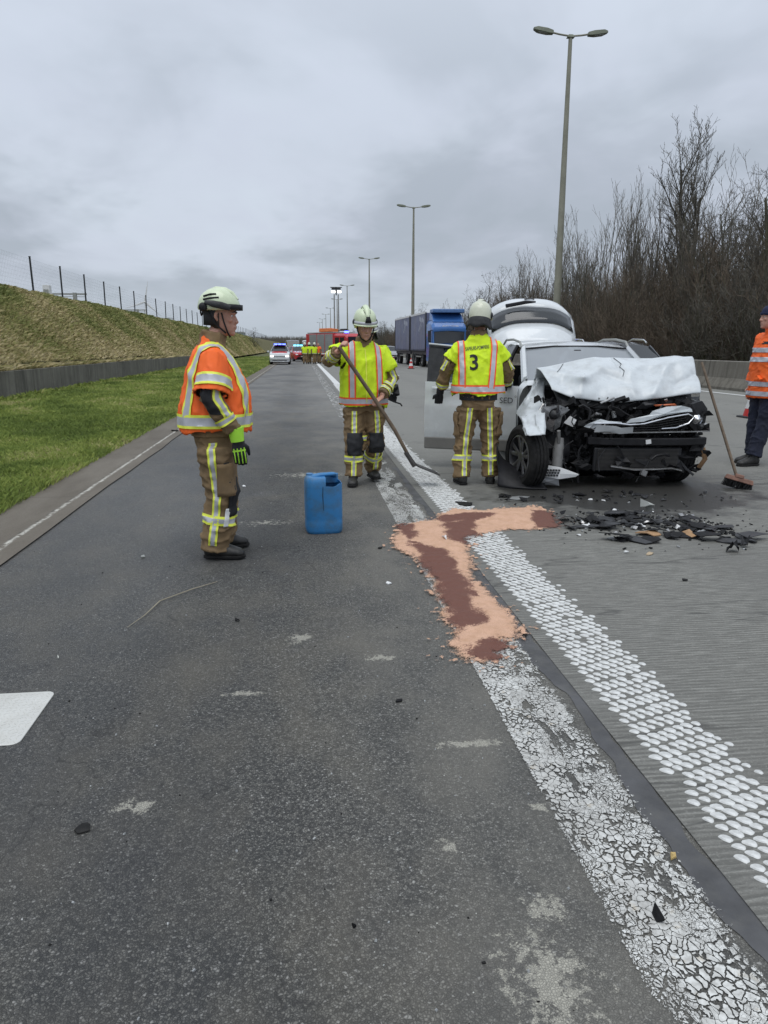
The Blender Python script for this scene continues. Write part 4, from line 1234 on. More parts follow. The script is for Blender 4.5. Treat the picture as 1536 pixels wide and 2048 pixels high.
# ---- traffic cones
def cone_thing(label):
    t = thing('traffic_cone', label, 'traffic cone', (0, 0, 0), 0, 'red and white traffic cones')
    MB().box((0, 0, .02), (.44, .44, .04)).build('base', M['dark_plastic'], t, bevel=.012)
    b = MB()
    zs = [(.04, .175, 0), (.2, .142, 0), (.2, .144, 1), (.38, .105, 1), (.38, .103, 0), (.52, .075, 0), (.52, .077, 1), (.64, .052, 1), (.64, .05, 0), (.74, .03, 0), (.745, .015, 0)]
    for (z0, r0, m0), (z1, r1, m1) in zip(zs, zs[1:]):
        if z1 > z0:
            b.lathe([(r0, z0), (r1, z1)], 18, m0)
    b.build('cone', [M['cone_red'], M['cone_white']], t)
    return t
c0 = cone_thing('red and white cone beside the blue truck, nearest to its front wheels')
c0.location = (7.6, 51.0, 0.006)
for (x, y, lb) in ((6.95, 55.5, 'red and white cone farther back beside the blue truck'), (9.66, 14.7, 'red and white cone beside the person in the orange jacket, by the right edge')):
    c = copy_tree(c0, loc=(x, y, 0.006))
    c['label'] = lb
# ------------------------------------------------------------------ the wrecked white car
wr = thing('wrecked_car', 'white car with a crushed front, buckled bonnet, open door and raised tailgate', 'car', (3.35, 7.38, 0.006), R(-6.5))
W = .90
wst = [(1.02, .2, 1.0, W, .85, 1.05, .80), (1.2, .2, 1.03, W, .86, 1.10, .80), (1.98, .2, 1.06, W, .86, 1.485, .69), (2.35, .2, 1.07, W, .86, 1.545, .69), (2.9, .2, 1.08, W, .86, 1.565, .69),
       (3.0, .2, 1.09, W, .86, 1.56, .69), (3.12, .2, 1.09, W, .86, 1.555, .68), (3.33, .2, 1.10, W, .86, 1.55, .67), (3.55, .2, 1.10, .89, .85, 1.54, .62), (3.68, .22, 1.1, .88, .84, 1.53, .61), (3.78, .25, 1.1, .87, .83, 1.5, .60),
       (4.0, .3, 1.08, .85, .80, 1.12, .62), (4.08, .35, 1.0, .82, .76, 1.02, .6)]
def wskip(i, k, s):
    if k == -1:
        return i == 0
    if s < 0 and 1 <= i <= 2 and k <= 6:
        return True
    return 10 <= i < 11 and k >= 7
wb_, wsec = car_shell(wr, wst, (3.33,), .38, M['white_paint'], (1, 10), (1, 2), None, 'glass', skip=wskip)
pillar(wr, wsec, 1, 7, 2, 7, M['white_paint'], .065, 'windscreen_pillar')
pillar(wr, wsec, 3, 4, 3, 7, M['black_plastic'], .05, 'door_pillar')
pillar(wr, wsec, 8, 4, 8, 7, M['white_paint'], .06, 'rear_pillar')
for s in (-1, 1):
    MB().tube([(s * .70, 2.02, 1.49), (s * .705, 2.15, 1.56), (s * .71, 2.6, 1.595), (s * .71, 3.2, 1.595), (s * .69, 3.55, 1.535)], 0.016, 8).build('roof_rail', M['galv'], wr)
for o in wr.children:
    if o.name.startswith('windscreen') and o.type == 'MESH' and o.data.materials[0] == M['glass']:
        o.data.materials[0] = M['sky_tint_glass']
# black rubber round the windscreen
MB().tube([(-.78, 1.19, 1.10), (-.675, 1.965, 1.472), (-.3, 1.985, 1.503), (.3, 1.985, 1.503), (.675, 1.965, 1.472), (.78, 1.19, 1.10)], .012, 6).build('windscreen_seal', M['black_plastic'], wr)
ub = MB()
ub.box((0, 2.3, .3), (1.55, 3.0, .25)).box((.80, 2.1, .21), (.12, 2.0, .14)).box((-.83, 2.1, .21), (.12, 2.0, .14))
ub.build('underbody', M['black_plastic'], wr)
# interior
MB().loft([[(-.78, y, z0), (.78, y, z0), (.78, y, z1), (-.78, y, z1)] for y, z0, z1 in ((1.0, .6, 1.03), (1.45, .6, 1.07), (1.62, .6, .98))]).build('dashboard', M['dark_plastic'], wr, bevel=.03)
for x in (-.38, .38):
    st_ = MB()
    st_.loft([[(x - .25, 2.35 + t, z), (x + .25, 2.35 + t, z), (x + .25, 2.5 + t, z), (x - .25, 2.5 + t, z)] for z, t in ((.55, -.02), (.8, .04), (1.12, .13))]).box((x, 2.2, .52), (.5, .55, .16)).box((x, 2.56, 1.24), (.24, .1, .2))
    st_.build('seat', M['dark_plastic'], wr, bevel=.05)
for x in (-.38, .38):
    MB().box((x, 3.2, .98), (.55, .12, .5)).box((x, 3.24, 1.27), (.2, .09, .16)).build('rear_seat', M['dark_plastic'], wr, bevel=.04)
sw = MB()
mt = Matrix.Translation((.38, 1.75, 1.0)) @ Matrix.Rotation(R(65), 4, 'X')
sw.tube([mt @ V((.18 * math.cos(a), .18 * math.sin(a), 0)) for a in np.linspace(0, 6.283, 25)], .014, 6)
sw.tube([mt @ V((-.17, 0, 0)), mt @ V((.17, 0, 0))], .02, 6)
sw.build('steering_wheel', M['black_plastic'], wr)
MB().box((0, 1.86, 1.375), (.24, .05, .075)).box((0, 1.92, 1.43), (.1, .1, .06)).build('rear_view_mirror', M['black_plastic'], wr, bevel=.015)
# tailgate swung up over the boot: skin, glass, wiper, emblem
hp = [(3.70, 1.545, .60), (3.80, 1.63, .63), (3.93, 1.76, .67), (4.02, 1.86, .69), (4.25, 2.09, .70), (4.38, 2.19, .69), (4.5, 2.25, .66), (4.62, 2.262, .6)]
def hrow(y, z, hw, lo=-1, hi=1, n=15, off=0.0):
    return [(hw * x, y - off * .7 + .10 * abs(x) ** 3, z + off - .20 * abs(x) ** 3.2) for x in np.linspace(lo, hi, n)]
tg = MB()
tg.grid([hrow(*q) for q in hp[:4]])
tg.grid([hrow(*q) for q in hp[4:]])
for lo, hi in ((-1, -.9), (.9, 1)):
    tg.grid([hrow(*q, lo=lo, hi=hi, n=3) for q in hp[3:5]])
tgo = tg.build('tailgate', M['white_paint'], wr, solid=.02)
tgo.location = (-.16, 0, 0)
MB().grid([hrow(hp[3][0] + (hp[4][0] - hp[3][0]) * t, hp[3][1] + (hp[4][1] - hp[3][1]) * t, .695, -.93, .93, off=.018) for t in np.linspace(-.02, 1.02, 4)]).build('tailgate_glass', M['glass_dark'], tgo, solid=.006)
MB().tube([(-.42, 4.2, 2.13), (-.1, 4.24, 2.19), (.06, 4.235, 2.195)], [(.03, .022), (.028, .022), (.012, .012)], 8).build('wiper', M['black_plastic'], tgo)
em = MB()
em.tube([(-.085, 4.43, 2.245), (-.03, 4.44, 2.255), (.03, 4.44, 2.257), (.075, 4.43, 2.247)], (.016, .006), 8, side=(0, .7, .7))
em.build('emblem', M['dark_plastic'], tgo)
# buckled bonnet pushed up against the windscreen
nu, nv = 120, 76
us, vs = np.meshgrid(np.linspace(-1, 1, nu), np.linspace(0, 1, nv), indexing='ij')
left = (1 - us) / 2
rx0 = -.79 + us * 0
ridge_z = 1.27 + .115 * np.clip((us + 1) / 0.75, 0, 1) + .012 * us
front_z = .915 + .06 * (1 - left) + .035 * np.cos(us * 3.1) * -1 + .09 * np.clip(-(us + .72) * 3.5, 0, 1.2)
k = 0.66
vf = np.clip(vs / k, 0, 1)
vb = np.clip((vs - k) / (1 - k), 0, 1)
hz = front_z + (ridge_z - front_z) * (vf ** .85)
hz = hz * (1 - vb) + vb * 1.105
hy = .16 + .52 * vf ** 1.25 + .55 * vb + .12 * np.clip(-(us + .6), 0, 1) * (1 - vf)
hx = .11 + us * (.80 + .08 * vf - .09 * vb)
n1 = fbm(us * 2.3 + 3, vs * 2.4, 0, 3, 5) - .5
rid = 0.5 - np.abs(fbm(us * 1.9 + 7, vs * 2.0 + us * .7, 0, 2, 8) - .5) * 4
rid = np.clip(rid, -.5, .5)
rid2 = np.clip(.5 - np.abs(fbm(us * 3.1 + 1.3, vs * 2.6 - us, 0, 2, 14) - .5) * 6, 0, .5)
def crease(u0, v0, u1, v1, w, a):
    ex, ey = u1 - u0, v1 - v0
    t_ = np.clip(((us - u0) * ex + (vs - v0) * ey) / (ex * ex + ey * ey), 0, 1)
    d = np.hypot(us - u0 - ex * t_, (vs - v0 - ey * t_) * 1.2)
    return a * np.exp(-np.sqrt(d * d + .0009) / (w * .75))
fold = (crease(-.95, .55, -.55, .30, .10, .06) + crease(-.55, .30, -.30, .42, .10, .07) + crease(-.55, .30, -.62, .05, .09, .05) + crease(-.30, .42, .05, .22, .12, -.07) + crease(.05, .22, .12, .0, .1, .05)
        + crease(.35, .05, .62, .50, .11, .08) + crease(.62, .50, .95, .60, .12, .06) + crease(.62, .50, .45, .75, .12, -.05) + crease(.70, .15, .98, .30, .10, -.06) + crease(-.2, .75, .3, .62, .12, -.05) + crease(-.85, .18, -.70, .45, .08, -.05) + crease(.15, .40, .35, .55, .1, .04))
amp = .35 + .65 * np.sin(np.pi * np.clip(vs * 1.1, 0, 1))
dy = -(n1 * .10 + rid * .012 + rid2 * .02) * amp - fold * 1.15
hy = hy + dy
hz = hz + (n1 * .05 + rid * .015) * amp + fold * .35
cre = np.exp(-((us + .02 + .16 * (vs - .6)) / .012) ** 2) * np.clip((vs - .3) * 4, 0, 1)      # the split down the middle
hy = hy + cre * .035
bon = MB().grid(np.stack([hx, hy, hz], -1))
bo_ = bon.build('bonnet', M['crumpled_white'], wr, ang=.8, solid=.008)
ck = MB()
for pts in ([(-.0, .98), (.045, .8), (.02, .72), (.055, .62), (.02, .5)], [(-.66, .98), (-.74, .82), (-.80, .7)]):
    pp = []
    for u, v in pts:
        i, j = int((u + 1) / 2 * (nu - 1)), int(v * k * (nv - 1))
        pp.append(V((hx[i, j], hy[i, j] - .012, hz[i, j] + .006)))
    ck.tube(pp, [(.004, .003)] * len(pp), 4)
ck.build('bonnet_split', M['black_plastic'], bo_)
inn = MB().grid(np.stack([hx[4:-4:5, :42:2] * .985 + .004, hy[4:-4:5, :42:2] + .05, hz[4:-4:5, :42:2] - .035 - .05 * (1 - vs[4:-4:5, :42:2])], -1))
inn.build('bonnet_inner_frame', M['dark_plastic'], bo_, solid=.01)

# crumpled left wing over the front wheel, remains of the right one
def crumple(name, x0, ylo, yhi, zt, s, seed, zb0=.62, tear=.14):
    a, b = np.meshgrid(np.linspace(0, 1, 26), np.linspace(0, 1, 20), indexing='ij')
    y = ylo + (yhi - ylo) * a
    arc = np.array([[arch(q, .66, .40) for q in r] for r in y])
    zlo = np.maximum(zb0 - .04 + tear * (fbm(a * 5, 0 * a, 0, 2, seed) - .5), arc + .25 * (fbm(a * 4, 0 * a, 0, 2, seed + 3) - .35)) 
    zhi = zt + .05 * a - .06 * (1 - a)
    z = zlo + (zhi - zlo) * b
    rg = np.clip(.5 - np.abs(fbm(a * 2.4 + 3, b * 2.4, 0, 2, seed) - .5) * 5, 0, .5)
    x = x0 + s * (.10 * np.sin(a * math.pi) * (1 - b) + .11 * (fbm(a * 3, b * 3, 0, 3, seed + 9) - .5) + .12 * rg) - s * .14 * b * (1 - a * .6)
    P = np.stack([x, y + .05 * (fbm(a * 3, b * 3, 4, 2, seed) - .5), z], -1)
    return MB().grid(P).build(name, M['crumpled_white'], wr, ang=.4, solid=.008)
WI = wr.matrix_basis.inverted() if False else (Matrix.Translation(wr.location) @ Matrix.Rotation(wr.rotation_euler[2], 4, 'Z')).inverted()
el = [(2.79, 8.45, 1.13), (2.63, 8.3, .965), (2.44, 8.15, .76), (2.36, 7.65, .73), (2.29, 7.27, .60)]
er_ = [(2.87, 8.42, 1.13), (2.75, 8.1, .98), (2.68, 7.8, .89), (2.56, 7.47, .78), (2.50, 7.21, .615)]
def polyl(p, t):
    q = t * (len(p) - 1)
    i = min(len(p) - 2, int(q))
    return V(p[i]).lerp(V(p[i + 1]), q - i)
wg = []
for t in np.linspace(0, 1, 34):
    row = []
    for b in np.linspace(0, 1, 14):
        p = WI @ polyl(el, t).lerp(polyl(er_, t), b)
        rg = max(0, .5 - abs(float(fbm(t * 4 + 2, b * 2, 0, 2, 41)) - .5) * 6)
        row.append(p + V((-.05 * math.sin(b * 3.14) - .05 * rg, -.05 * math.sin(b * 3.14) - .06 * rg, .03 * rg + .02 * (float(fbm(t * 9, b * 3, 0, 2, 4)) - .5))))
    wg.append(row)
MB().grid([[tuple(p) for p in r] for r in wg]).build('front_wing', M['crumpled_white'], wr, ang=.9, solid=.006)
crumple('front_wing', .93, .3, 1.12, .98, 1, 52)
# wheels
wheel(wr, (-.95, .11, .33), -1, .345, .22, 5, turn=R(17))
wheel(wr, (.80, .50, .33), 1, .345, .22, 5, turn=R(9))
for s in (-1, 1):
    wheel(wr, (s * .80, 3.33, .335), s, .335, .22)
al = MB()
for q in np.linspace(R(20), R(172), 14):
    pass
al.grid([[(-.78 + w, .52 + .385 * math.cos(q) * (1 + .05 * math.sin(q * 9)), .34 + .385 * math.sin(q)) for w in (-.06, .1, .3)] for q in np.linspace(R(-12), R(190), 20)])
al.build('wheel_arch', M['black_plastic'], wr, solid=.01)
ll = MB()
aa, bb2 = np.meshgrid(np.linspace(0, 1, 18), np.linspace(0, 1, 12), indexing='ij')
lx = -1.27 + .50 * aa ** 1.3 + .03 * (fbm(aa * 4, bb2 * 3, 0, 2, 4) - .5)
lz = .01 + (.46 - .40 * aa ** .55) * bb2 + .0 * aa
ly_ = .02 + .10 * bb2 + .18 * np.sin(aa * 2.2) * (bb2 - .3) - .12 * aa
ll.grid(np.stack([lx, ly_, lz], -1))
ll.build('torn_arch_liner', M['black_plastic'], wr, solid=.012)

# open front door: skin, cladding, window frame, glass, handle, mirror, lettering
dr = bpy.data.objects.new('front_door', None)
COL.objects.link(dr)
dr.parent = wr
dr.location = (-.885, 1.14, 0)
dr.rotation_euler = (0, 0, R(90 + 72))
# door space: x runs from the hinge to the free edge, +y is the outer face
DL = 1.15
da, db = np.meshgrid(np.linspace(0, DL, 16), np.linspace(0, 1, 14), indexing='ij')
zt_ = 1.03 + .045 * da / DL
dz_ = .25 + .0 * da + (zt_ - .25) * db
bulge = .035 * np.sin(np.clip(db, 0, 1) * math.pi) - .012 * np.exp(-((db - .78) / .04) ** 2) + .01 * np.exp(-((db - .25) / .06) ** 2)
sk = MB()
outer = np.stack([da, bulge + .05, dz_], -1)
inner = np.stack([da, 0 * da - .05, dz_], -1)
sk.grid(outer)
sk.grid(inner[::-1])
for e0, e1 in ((outer[0], inner[0]), (inner[-1], outer[-1])):
    sk.grid(np.stack([e0, e1]))
sk.grid(np.stack([inner[:, -1], outer[:, -1]]))
sk.grid(np.stack([outer[:, 0], inner[:, 0]]))
sk.build('door_skin', M['white_paint'], dr, ang=.6)
MB().box((DL / 2, .045, .31), (DL + .004, .07, .15)).build('door_cladding', M['grey_cladding'], dr, bevel=.015)
fr = MB()
fr.tube([(.12, 0, 1.04), (.42, -.04, 1.30), (.74, -.09, 1.475), (DL - .02, -.11, 1.515)], (.022, .03), 6)
fr.box((DL - .10, -.07, 1.285), (.19, .045, .47), rot=rotm(R(12)))
fr.build('window_frame', M['dark_plastic'], dr)
MB().tube([(.42, -.03, 1.315), (.74, -.08, 1.495), (DL, -.10, 1.535)], .011, 6).build('window_trim', M['white_paint'], dr)
gl = MB()
gv = [(.14, 0, 1.03), (.45, -.04, 1.31), (.75, -.09, 1.47), (DL - .18, -.11, 1.50), (DL - .18, 0, 1.07)]
gl.add(gv, [(0, 1, 2, 3, 4)])
gl.build('window_glass', M['glass'], dr, solid=.005)
hd_ = MB()
hd_.tube([(.80, .085, .985), (.86, .115, .988), (1.0, .115, .992), (1.05, .085, .994)], (.02, .012), 8)
hd_.build('door_handle', M['white_paint'], dr)
mr_ = MB()
mr_.loft([[(x, y, z) for x, z in ((.05 - .02 * q, 1.06), (.14, 1.05), (.15, 1.15 - .01 * q), (.07, 1.155 - .02 * q))] for y, q in ((.10, 1), (.14, 0), (.26, 0), (.30, 1.2))])
mo = mr_.build('door_mirror', M['white_paint'], dr, bevel=.02)
MB().box((.095, .2, 1.05), (.10, .18, .03)).build('mirror_shell', M['black_plastic'], mo, bevel=.012)
MB().box((.13, .2, 1.10), (.05, .16, .075)).build('mirror_glass', M['chrome'], mo, bevel=.02)
MB().box((.10, .09, 1.04), (.06, .12, .04)).build('mirror_foot', M['black_plastic'], mo)
def text_mesh(s, size, extrude=.001, bold=0.0, align='CENTER'):
    cu = bpy.data.curves.new('t', 'FONT')
    cu.body = s
    cu.size = size
    cu.offset = bold
    cu.align_x = align
    cu.extrude = extrude
    cu.resolution_u = 3
    o = bpy.data.objects.new('t', cu)
    COL.objects.link(o)
    dg = bpy.context.evaluated_depsgraph_get()
    me = bpy.data.meshes.new_from_object(o.evaluated_get(dg))
    bpy.data.objects.remove(o)
    bpy.data.curves.remove(cu)
    return me
tm = text_mesh('SED', .098, .001)
for v in tm.vertices:       # letters read from outside, running towards the hinge
    v.co = V((.125 - v.co.x, .0885 + v.co.z, .83 + v.co.y))
tm.flip_normals()
to = link_mesh('lettering', tm, M['dark_plastic'], dr, False)
MB().tube([(.014 + .009 * math.cos(a), .088, .91 + .012 * math.sin(a)) for a in np.linspace(0, 6.283, 12)], .002, 4).build('trade_sign', M['dark_plastic'], dr)
# right door mirror, seen past the bonnet
mm = MB().ball((1.03, 1.32, 1.09), (.10, .07, .07)).build('door_mirror', M['white_paint'], wr)
MB().box((1.02, 1.30, 1.05), (.16, .1, .05)).build('mirror_foot', M['black_plastic'], mm, bevel=.02)

# the crushed front: everything behind the missing bumper
MB().box((.03, .42, .58), (1.5, .3, .66)).build('engine_bay', M['grime'], wr, bevel=.05)
beam = MB()
beam.loft([[(x, y - .02, .46), (x, y + .05, .46), (x, y + .05, .54), (x, y - .02, .54)] for x, y in ((-.30, .10), (-.1, .03), (.35, 0), (.75, .02), (.99, .10))])
beam.build('bumper_beam', M['black_plastic'], wr, bevel=.01)
MB().box((.42, .06, .60), (1.15, .05, .012), rot=rotm(0, R(-1), 0)).build('beam_flange', M['bare_steel'], wr)
MB().box((.32, -.025, .505), (.055, .015, .045), rot=rotm(0, R(-8), 0)).build('sticker', M['white_plain'], wr)
rad = MB()
rad.box((.25, .10, .30), (.95, .05, .26), rot=rotm(R(6)))
ro_ = rad.build('radiator', M['dark_plastic'], wr, bevel=.01)
rf = MB()
for z in np.linspace(.19, .41, 16):
    rf.box((.25, .068 - (float(z) - .3) * .1, float(z)), (.88, .008, .006))
rf = rf.build('cooling_fins', pm('dull_fins', (.09, .085, .08), .5, .5, .3, 6), ro_)
rf['kind'] = 'stuff'
MB().tube([(-.05, .03, .235), (.2, .0, .20), (.42, .02, .205)], (.012, .03), 6).build('bent_strip', M['bare_steel'], wr)
MB().tube([(.38, .01, .20), (.6, .0, .215), (.72, .03, .185)], (.01, .022), 6).build('bent_strip', M['bare_steel'], wr)
MB().box((.30, -.01, .165), (.07, .03, .06), rot=rotm(0, .4, .3)).build('bracket', M['bare_steel'], wr)
# grille surround: chrome loop, black mesh, white scraps of bumper skin
gp = [(-.20, .02, .60), (-.30, .0, .655), (-.27, -.02, .70), (-.05, -.05, .705), (.10, -.06, .69), (.25, -.06, .70), (.50, -.05, .765), (.72, -.02, .80), (.80, .02, .765), (.74, .0, .70), (.60, -.02, .655), (.45, -.02, .645)]
MB().tube(gp, .009, 8).build('grille_surround', M['chrome'], wr)
gm = MB()
for i in range(11):
    x = .02 + .068 * i
    gm.tube([(x, .02, .62), (x + .02, .0, .70 + .006 * i)], .008, 4)
for z in (.63, .655, .68, .705):
    gm.tube([(.0, .012, z - .01), (.4, -.005, z), (.72, .02, z + .05)], .007, 4)
gm.build('grille_mesh', M['black_plastic'], wr)
def scrap(name, pts, th, mat, jx=.012, seed=1):
    rnd = random.Random(seed)
    a, n = MB(), len(pts)
    f0 = [V(p) for p in pts]
    f1 = [p + V((0, th, 0)) for p in f0]
    c0, c1 = sum(f0, V()) / n + V((0, -jx, 0)), sum(f1, V()) / n
    v = f0 + f1 + [c0, c1]
    f = [(i, (i + 1) % n, 2 * n) for i in range(n)] + [(n + (i + 1) % n, n + i, 2 * n + 1) for i in range(n)] + [(i, n + i, n + (i + 1) % n, (i + 1) % n) for i in range(n)]
    a.add(v, f)
    return a.build(name, mat, wr, ang=.3)
scrap('bumper_scrap', [(.08, -.02, .705), (.25, -.03, .72), (.48, -.02, .785), (.72, 0, .825), (.78, .02, .82), (.77, .03, .86), (.66, .0, .885), (.5, -.01, .875), (.35, -.02, .83), (.32, -.02, .79), (.12, -.02, .745)], .03, M['crumpled_white'], .03)
scrap('bumper_scrap', [(-.36, .03, .66), (-.31, 0, .70), (-.20, -.02, .745), (-.12, -.02, .725), (.02, -.03, .715), (.02, -.03, .70), (-.24, -.02, .69), (-.28, 0, .64)], .02, M['crumpled_white'], .02)
scrap('bumper_scrap', [(-.26, -.01, .605), (-.24, -.02, .685), (-.05, -.05, .675), (.02, -.05, .655), (.14, -.05, .665), (.14, -.04, .60), (.0, -.04, .59), (-.1, -.03, .61)], .02, pm('pale_grey_scrap', (.40, .42, .43), .4), .015)
scrap('headlamp_bracket', [(-.58, .02, .70), (-.52, 0, .775), (-.455, .0, .735), (-.49, 0, .66)], .03, M['white_plain'], .01)
scrap('slam_panel_scrap', [(.40, .12, .885), (.62, .10, .90), (.64, .1, .88), (.42, .12, .87)], .02, pm('orange_scrap', (.5, .12, .04), .5), .01)
# hanging white lamp unit low on the left, clear tanks above it
scrap('hanging_lamp_cover', [(-.87, .0, .135), (-.74, -.03, .245), (-.60, -.05, .225), (-.40, -.03, .15), (-.44, -.03, .125), (-.62, -.06, .105)], .05, M['white_plain'], .03)
lc = MB()
for i in range(3):
    for j in range(5):
        lc.box((-.765 + .03 * j + .01 * i, -.055, .145 + .028 * i), (.02, .02, .02), rot=rotm(0, .2, 0))
lc.build('lamp_cells', M['dark_plastic'], wr)
scrap('lamp_base', [(-.89, .03, .04), (-.85, .0, .13), (-.62, -.03, .10), (-.60, 0, .02)], .05, pm('grey_lamp', (.32, .33, .34), .35), .03)
tkb = MB()
tkb.loft([[(cx_ - w, .08, z), (cx_ + w, .06, z), (cx_ + w, .2, z), (cx_ - w, .2, z)] for z, cx_, w in ((.22, -.80, .045), (.36, -.79, .05), (.42, -.82, .075), (.47, -.83, .06))])
tkb.build('washer_tank', pm('clear_tank', (.36, .36, .34), .4, 0, .15, 8, dirt=(.2, .19, .17), da=.6), wr, bevel=.02)
tkb = MB()
tkb.tube([(-.62, .08, .22), (-.615, .07, .40), (-.60, .1, .53)], [.06, .062, .045], 12).tube([(-.62, .05, .48), (-.64, .0, .62)], .02, 6)
tkb.build('coolant_tank', pm('grey_tank', (.24, .24, .235), .4, 0, .2, 8, dirt=(.16, .15, .14), da=.6), wr)
# left headlamp housing and bent slam panel
scrap('headlamp', [(-.84, .12, .70), (-.80, .08, .86), (-.62, .05, .885), (-.52, .05, .84), (-.60, .04, .77), (-.62, .04, .66), (-.7, .06, .60)], .09, pm('grey_headlamp', (.2, .205, .21), .25, .3, .4, 12), .04)
for i, (x, y, z, r_) in enumerate(((-.68, .03, .79, .065), (.84, .05, .74, .07), (.90, .08, .66, .05))):
    h = MB()
    h.lathe([(r_, 0), (r_ * .92, -.02), (r_ * .7, .02), (.001, .05)], 18, 0, Matrix.Translation((x, y, z)) @ Matrix.Rotation(R(90), 4, 'X'))
    h.build('lamp_bowl', M['chrome'] if i == 1 else M['dark_plastic'], wr)
scrap('headlamp', [(.70, .05, .78), (.76, .02, .90), (.90, .08, .93), (1.0, .16, .84), (.98, .14, .68), (.86, .06, .60), (.78, .04, .66)], .1, M['black_plastic'], .05)
scrap('wing_scrap', [(.90, .1, .60), (.93, .08, .68), (.99, .12, .69), (.985, .12, .6)], .03, M['white_plain'], .01)
scrap('wing_scrap', [(.80, .45, .97), (1.0, .3, .90), (1.02, .35, .88), (.86, .5, .96)], .02, M['crumpled_white'], .01)
MB().tube([(.97, .12, .42), (1.0, .1, .3), (.96, .14, .2)], (.03, .018), 6).build('rusty_bracket', pm('rusty_steel', (.24, .14, .07), .7, .2, .3, 14), wr)
# cables, hoses and loose shards
rn = random.Random(99)
for k in range(26):
    x0, z0 = rn.uniform(-.8, .9), rn.uniform(.3, .92)
    pts = [V((x0, rn.uniform(.0, .15), z0))]
    d = V((rn.uniform(-1, 1), rn.uniform(-.3, .1), rn.uniform(-1, .3)))
    for q in range(4):
        pts.append(pts[-1] + d * .07)
        pts[-1].y = max(-.03, pts[-1].y)
        d = d * .8 + V((rn.uniform(-.5, .5), rn.uniform(-.2, .1), rn.uniform(-.8, .1)))
    MB().tube(pts, rn.choice([.004, .006, .01, .014]), 5).build('hose' if k % 3 == 0 else 'cable', M['black_plastic'] if k % 4 else M['dark_plastic'], wr)
cl = MB()
mats = [M['grime'], M['black_plastic'], M['bare_steel'], M['alloy'], M['shutter']]
for k in range(900):
    x, z = rn.uniform(-.84, .96), rn.uniform(.14, .95)
    if z < .3 and x < -.5:
        continue
    y = .27 - .16 * rn.random() + .05 * abs(x)
    s = rn.choice([.012, .018, .025, .035, .05, .08])
    m = rn.choices(range(5), [9, 6, 1.6, 1.6, 1.0])[0] if z > .58 else rn.choices(range(5), [18, 7, .5, .6, .3])[0]
    rt_ = rotm(rn.uniform(-1, 1), rn.uniform(-1.5, 1.5), rn.uniform(-1, 1))
    if k % 3 == 0:
        cl.tube([V((x, y, z)) + rt_ @ V((-s, 0, 0)), V((x, y, z)) + rt_ @ V((s, 0, rn.uniform(-.03, .03)))], s * rn.uniform(.12, .35), 7, m)
    else:
        cl.box((x, y, z), (s * rn.uniform(.6, 1.8), s * rn.uniform(.1, .6), s * rn.uniform(.5, 1.2)), m, rt_, (rn.uniform(.5, 1), 1))
co_ = cl.build('engine_wreckage', mats, wr, ang=.5)
co_['kind'] = 'stuff'
for k in range(46):                                           # jagged black shards of bumper and splash guard
    x, z = rn.uniform(-.75, .95), rn.choice([rn.uniform(.08, .34), rn.uniform(.08, .5), rn.uniform(.6, .92)])
    if k % 4 == 0:
        x = rn.uniform(.72, 1.0)
    n = rn.randint(4, 6)
    pts = []
    for i in range(n):
        a = 6.283 * i / n + rn.uniform(-.3, .3)
        q = rn.uniform(.03, .10)
        pts.append((x + q * math.cos(a) * 1.2, .05 + rn.uniform(-.05, .07) + .04 * abs(x), max(.02, z + q * math.sin(a) * .7)))
    scrap('plastic_shard', pts, .012, M['grime'] if k % 3 else M['black_plastic'], .006, k)
sg = MB()
a_, b_ = np.meshgrid(np.linspace(-.62, .93, 40), np.linspace(0, 1, 6), indexing='ij')
sg.grid(np.stack([a_, .16 + .32 * b_ + .06 * (fbm(a_ * 3, b_, 0, 2, 3) - .5), .02 + .22 * (1 - b_) * (.5 + fbm(a_ * 5, 0 * a_, 0, 3, 6)) + .03], -1))
sg.build('splash_guard', M['grime'], wr, solid=.01)
# ------------------------------------------------------------------ people
def remesh(mb, voxel, smooth=3):
    me = mb.mesh('tmp')
    o = bpy.data.objects.new('tmp', me)
    COL.objects.link(o)
    md = o.modifiers.new('r', 'REMESH')
    md.mode = 'VOXEL'
    md.voxel_size = voxel
    if smooth:
        sm = o.modifiers.new('s', 'SMOOTH')
        sm.factor = 0.5
        sm.iterations = smooth
    dg = bpy.context.evaluated_depsgraph_get()
    out = bpy.data.meshes.new_from_object(o.evaluated_get(dg))
    bpy.data.objects.remove(o)
    bpy.data.meshes.remove(me)
    return out
def wrinkle(me, amp, fr, seed, fold=0.5):
    n = len(me.vertices)
    co = np.empty(n * 3, np.float32)
    me.vertices.foreach_get('co', co)
    co = co.reshape(-1, 3).astype(float)
    no = np.empty(n * 3, np.float32)
    me.vertex_normals.foreach_get('vector', no)
    no = no.reshape(-1, 3)
    x, y, z = co.T
    a = fbm(x * fr[0] + 3, y * fr[1], z * fr[2], 3, seed) - .5
    r = np.clip(.5 - np.abs(fbm(x * fr[0] * 1.3 + z * 1.5, y * fr[1] * 1.3, z * fr[2] * 1.2 + x * 2, 2, seed + 5) - .5) * 5, 0, .5)
    co += no * (amp * (1.5 * a + fold * (r - .15)))[:, None]
    me.vertices.foreach_set('co', co.astype(np.float32).ravel())
    me.update()
def bvh_of(me):
    return BVHTree.FromPolygons([v.co for v in me.vertices], [tuple(p.vertices) for p in me.polygons])
def decal(bvh, rows, off=.004, reach=.25):
    """rows: list of lists of (point, outward dir); returns hit grid (None where the ray misses)"""
    out = []
    for row in rows:
        rr_ = []
        for p, d in row:
            d = V(d).normalized()
            h = bvh.ray_cast(V(p) + d * reach, -d, reach * 2)
            rr_.append(h[0] + d * off if h[0] is not None else None)
        out.append(rr_)
    return out
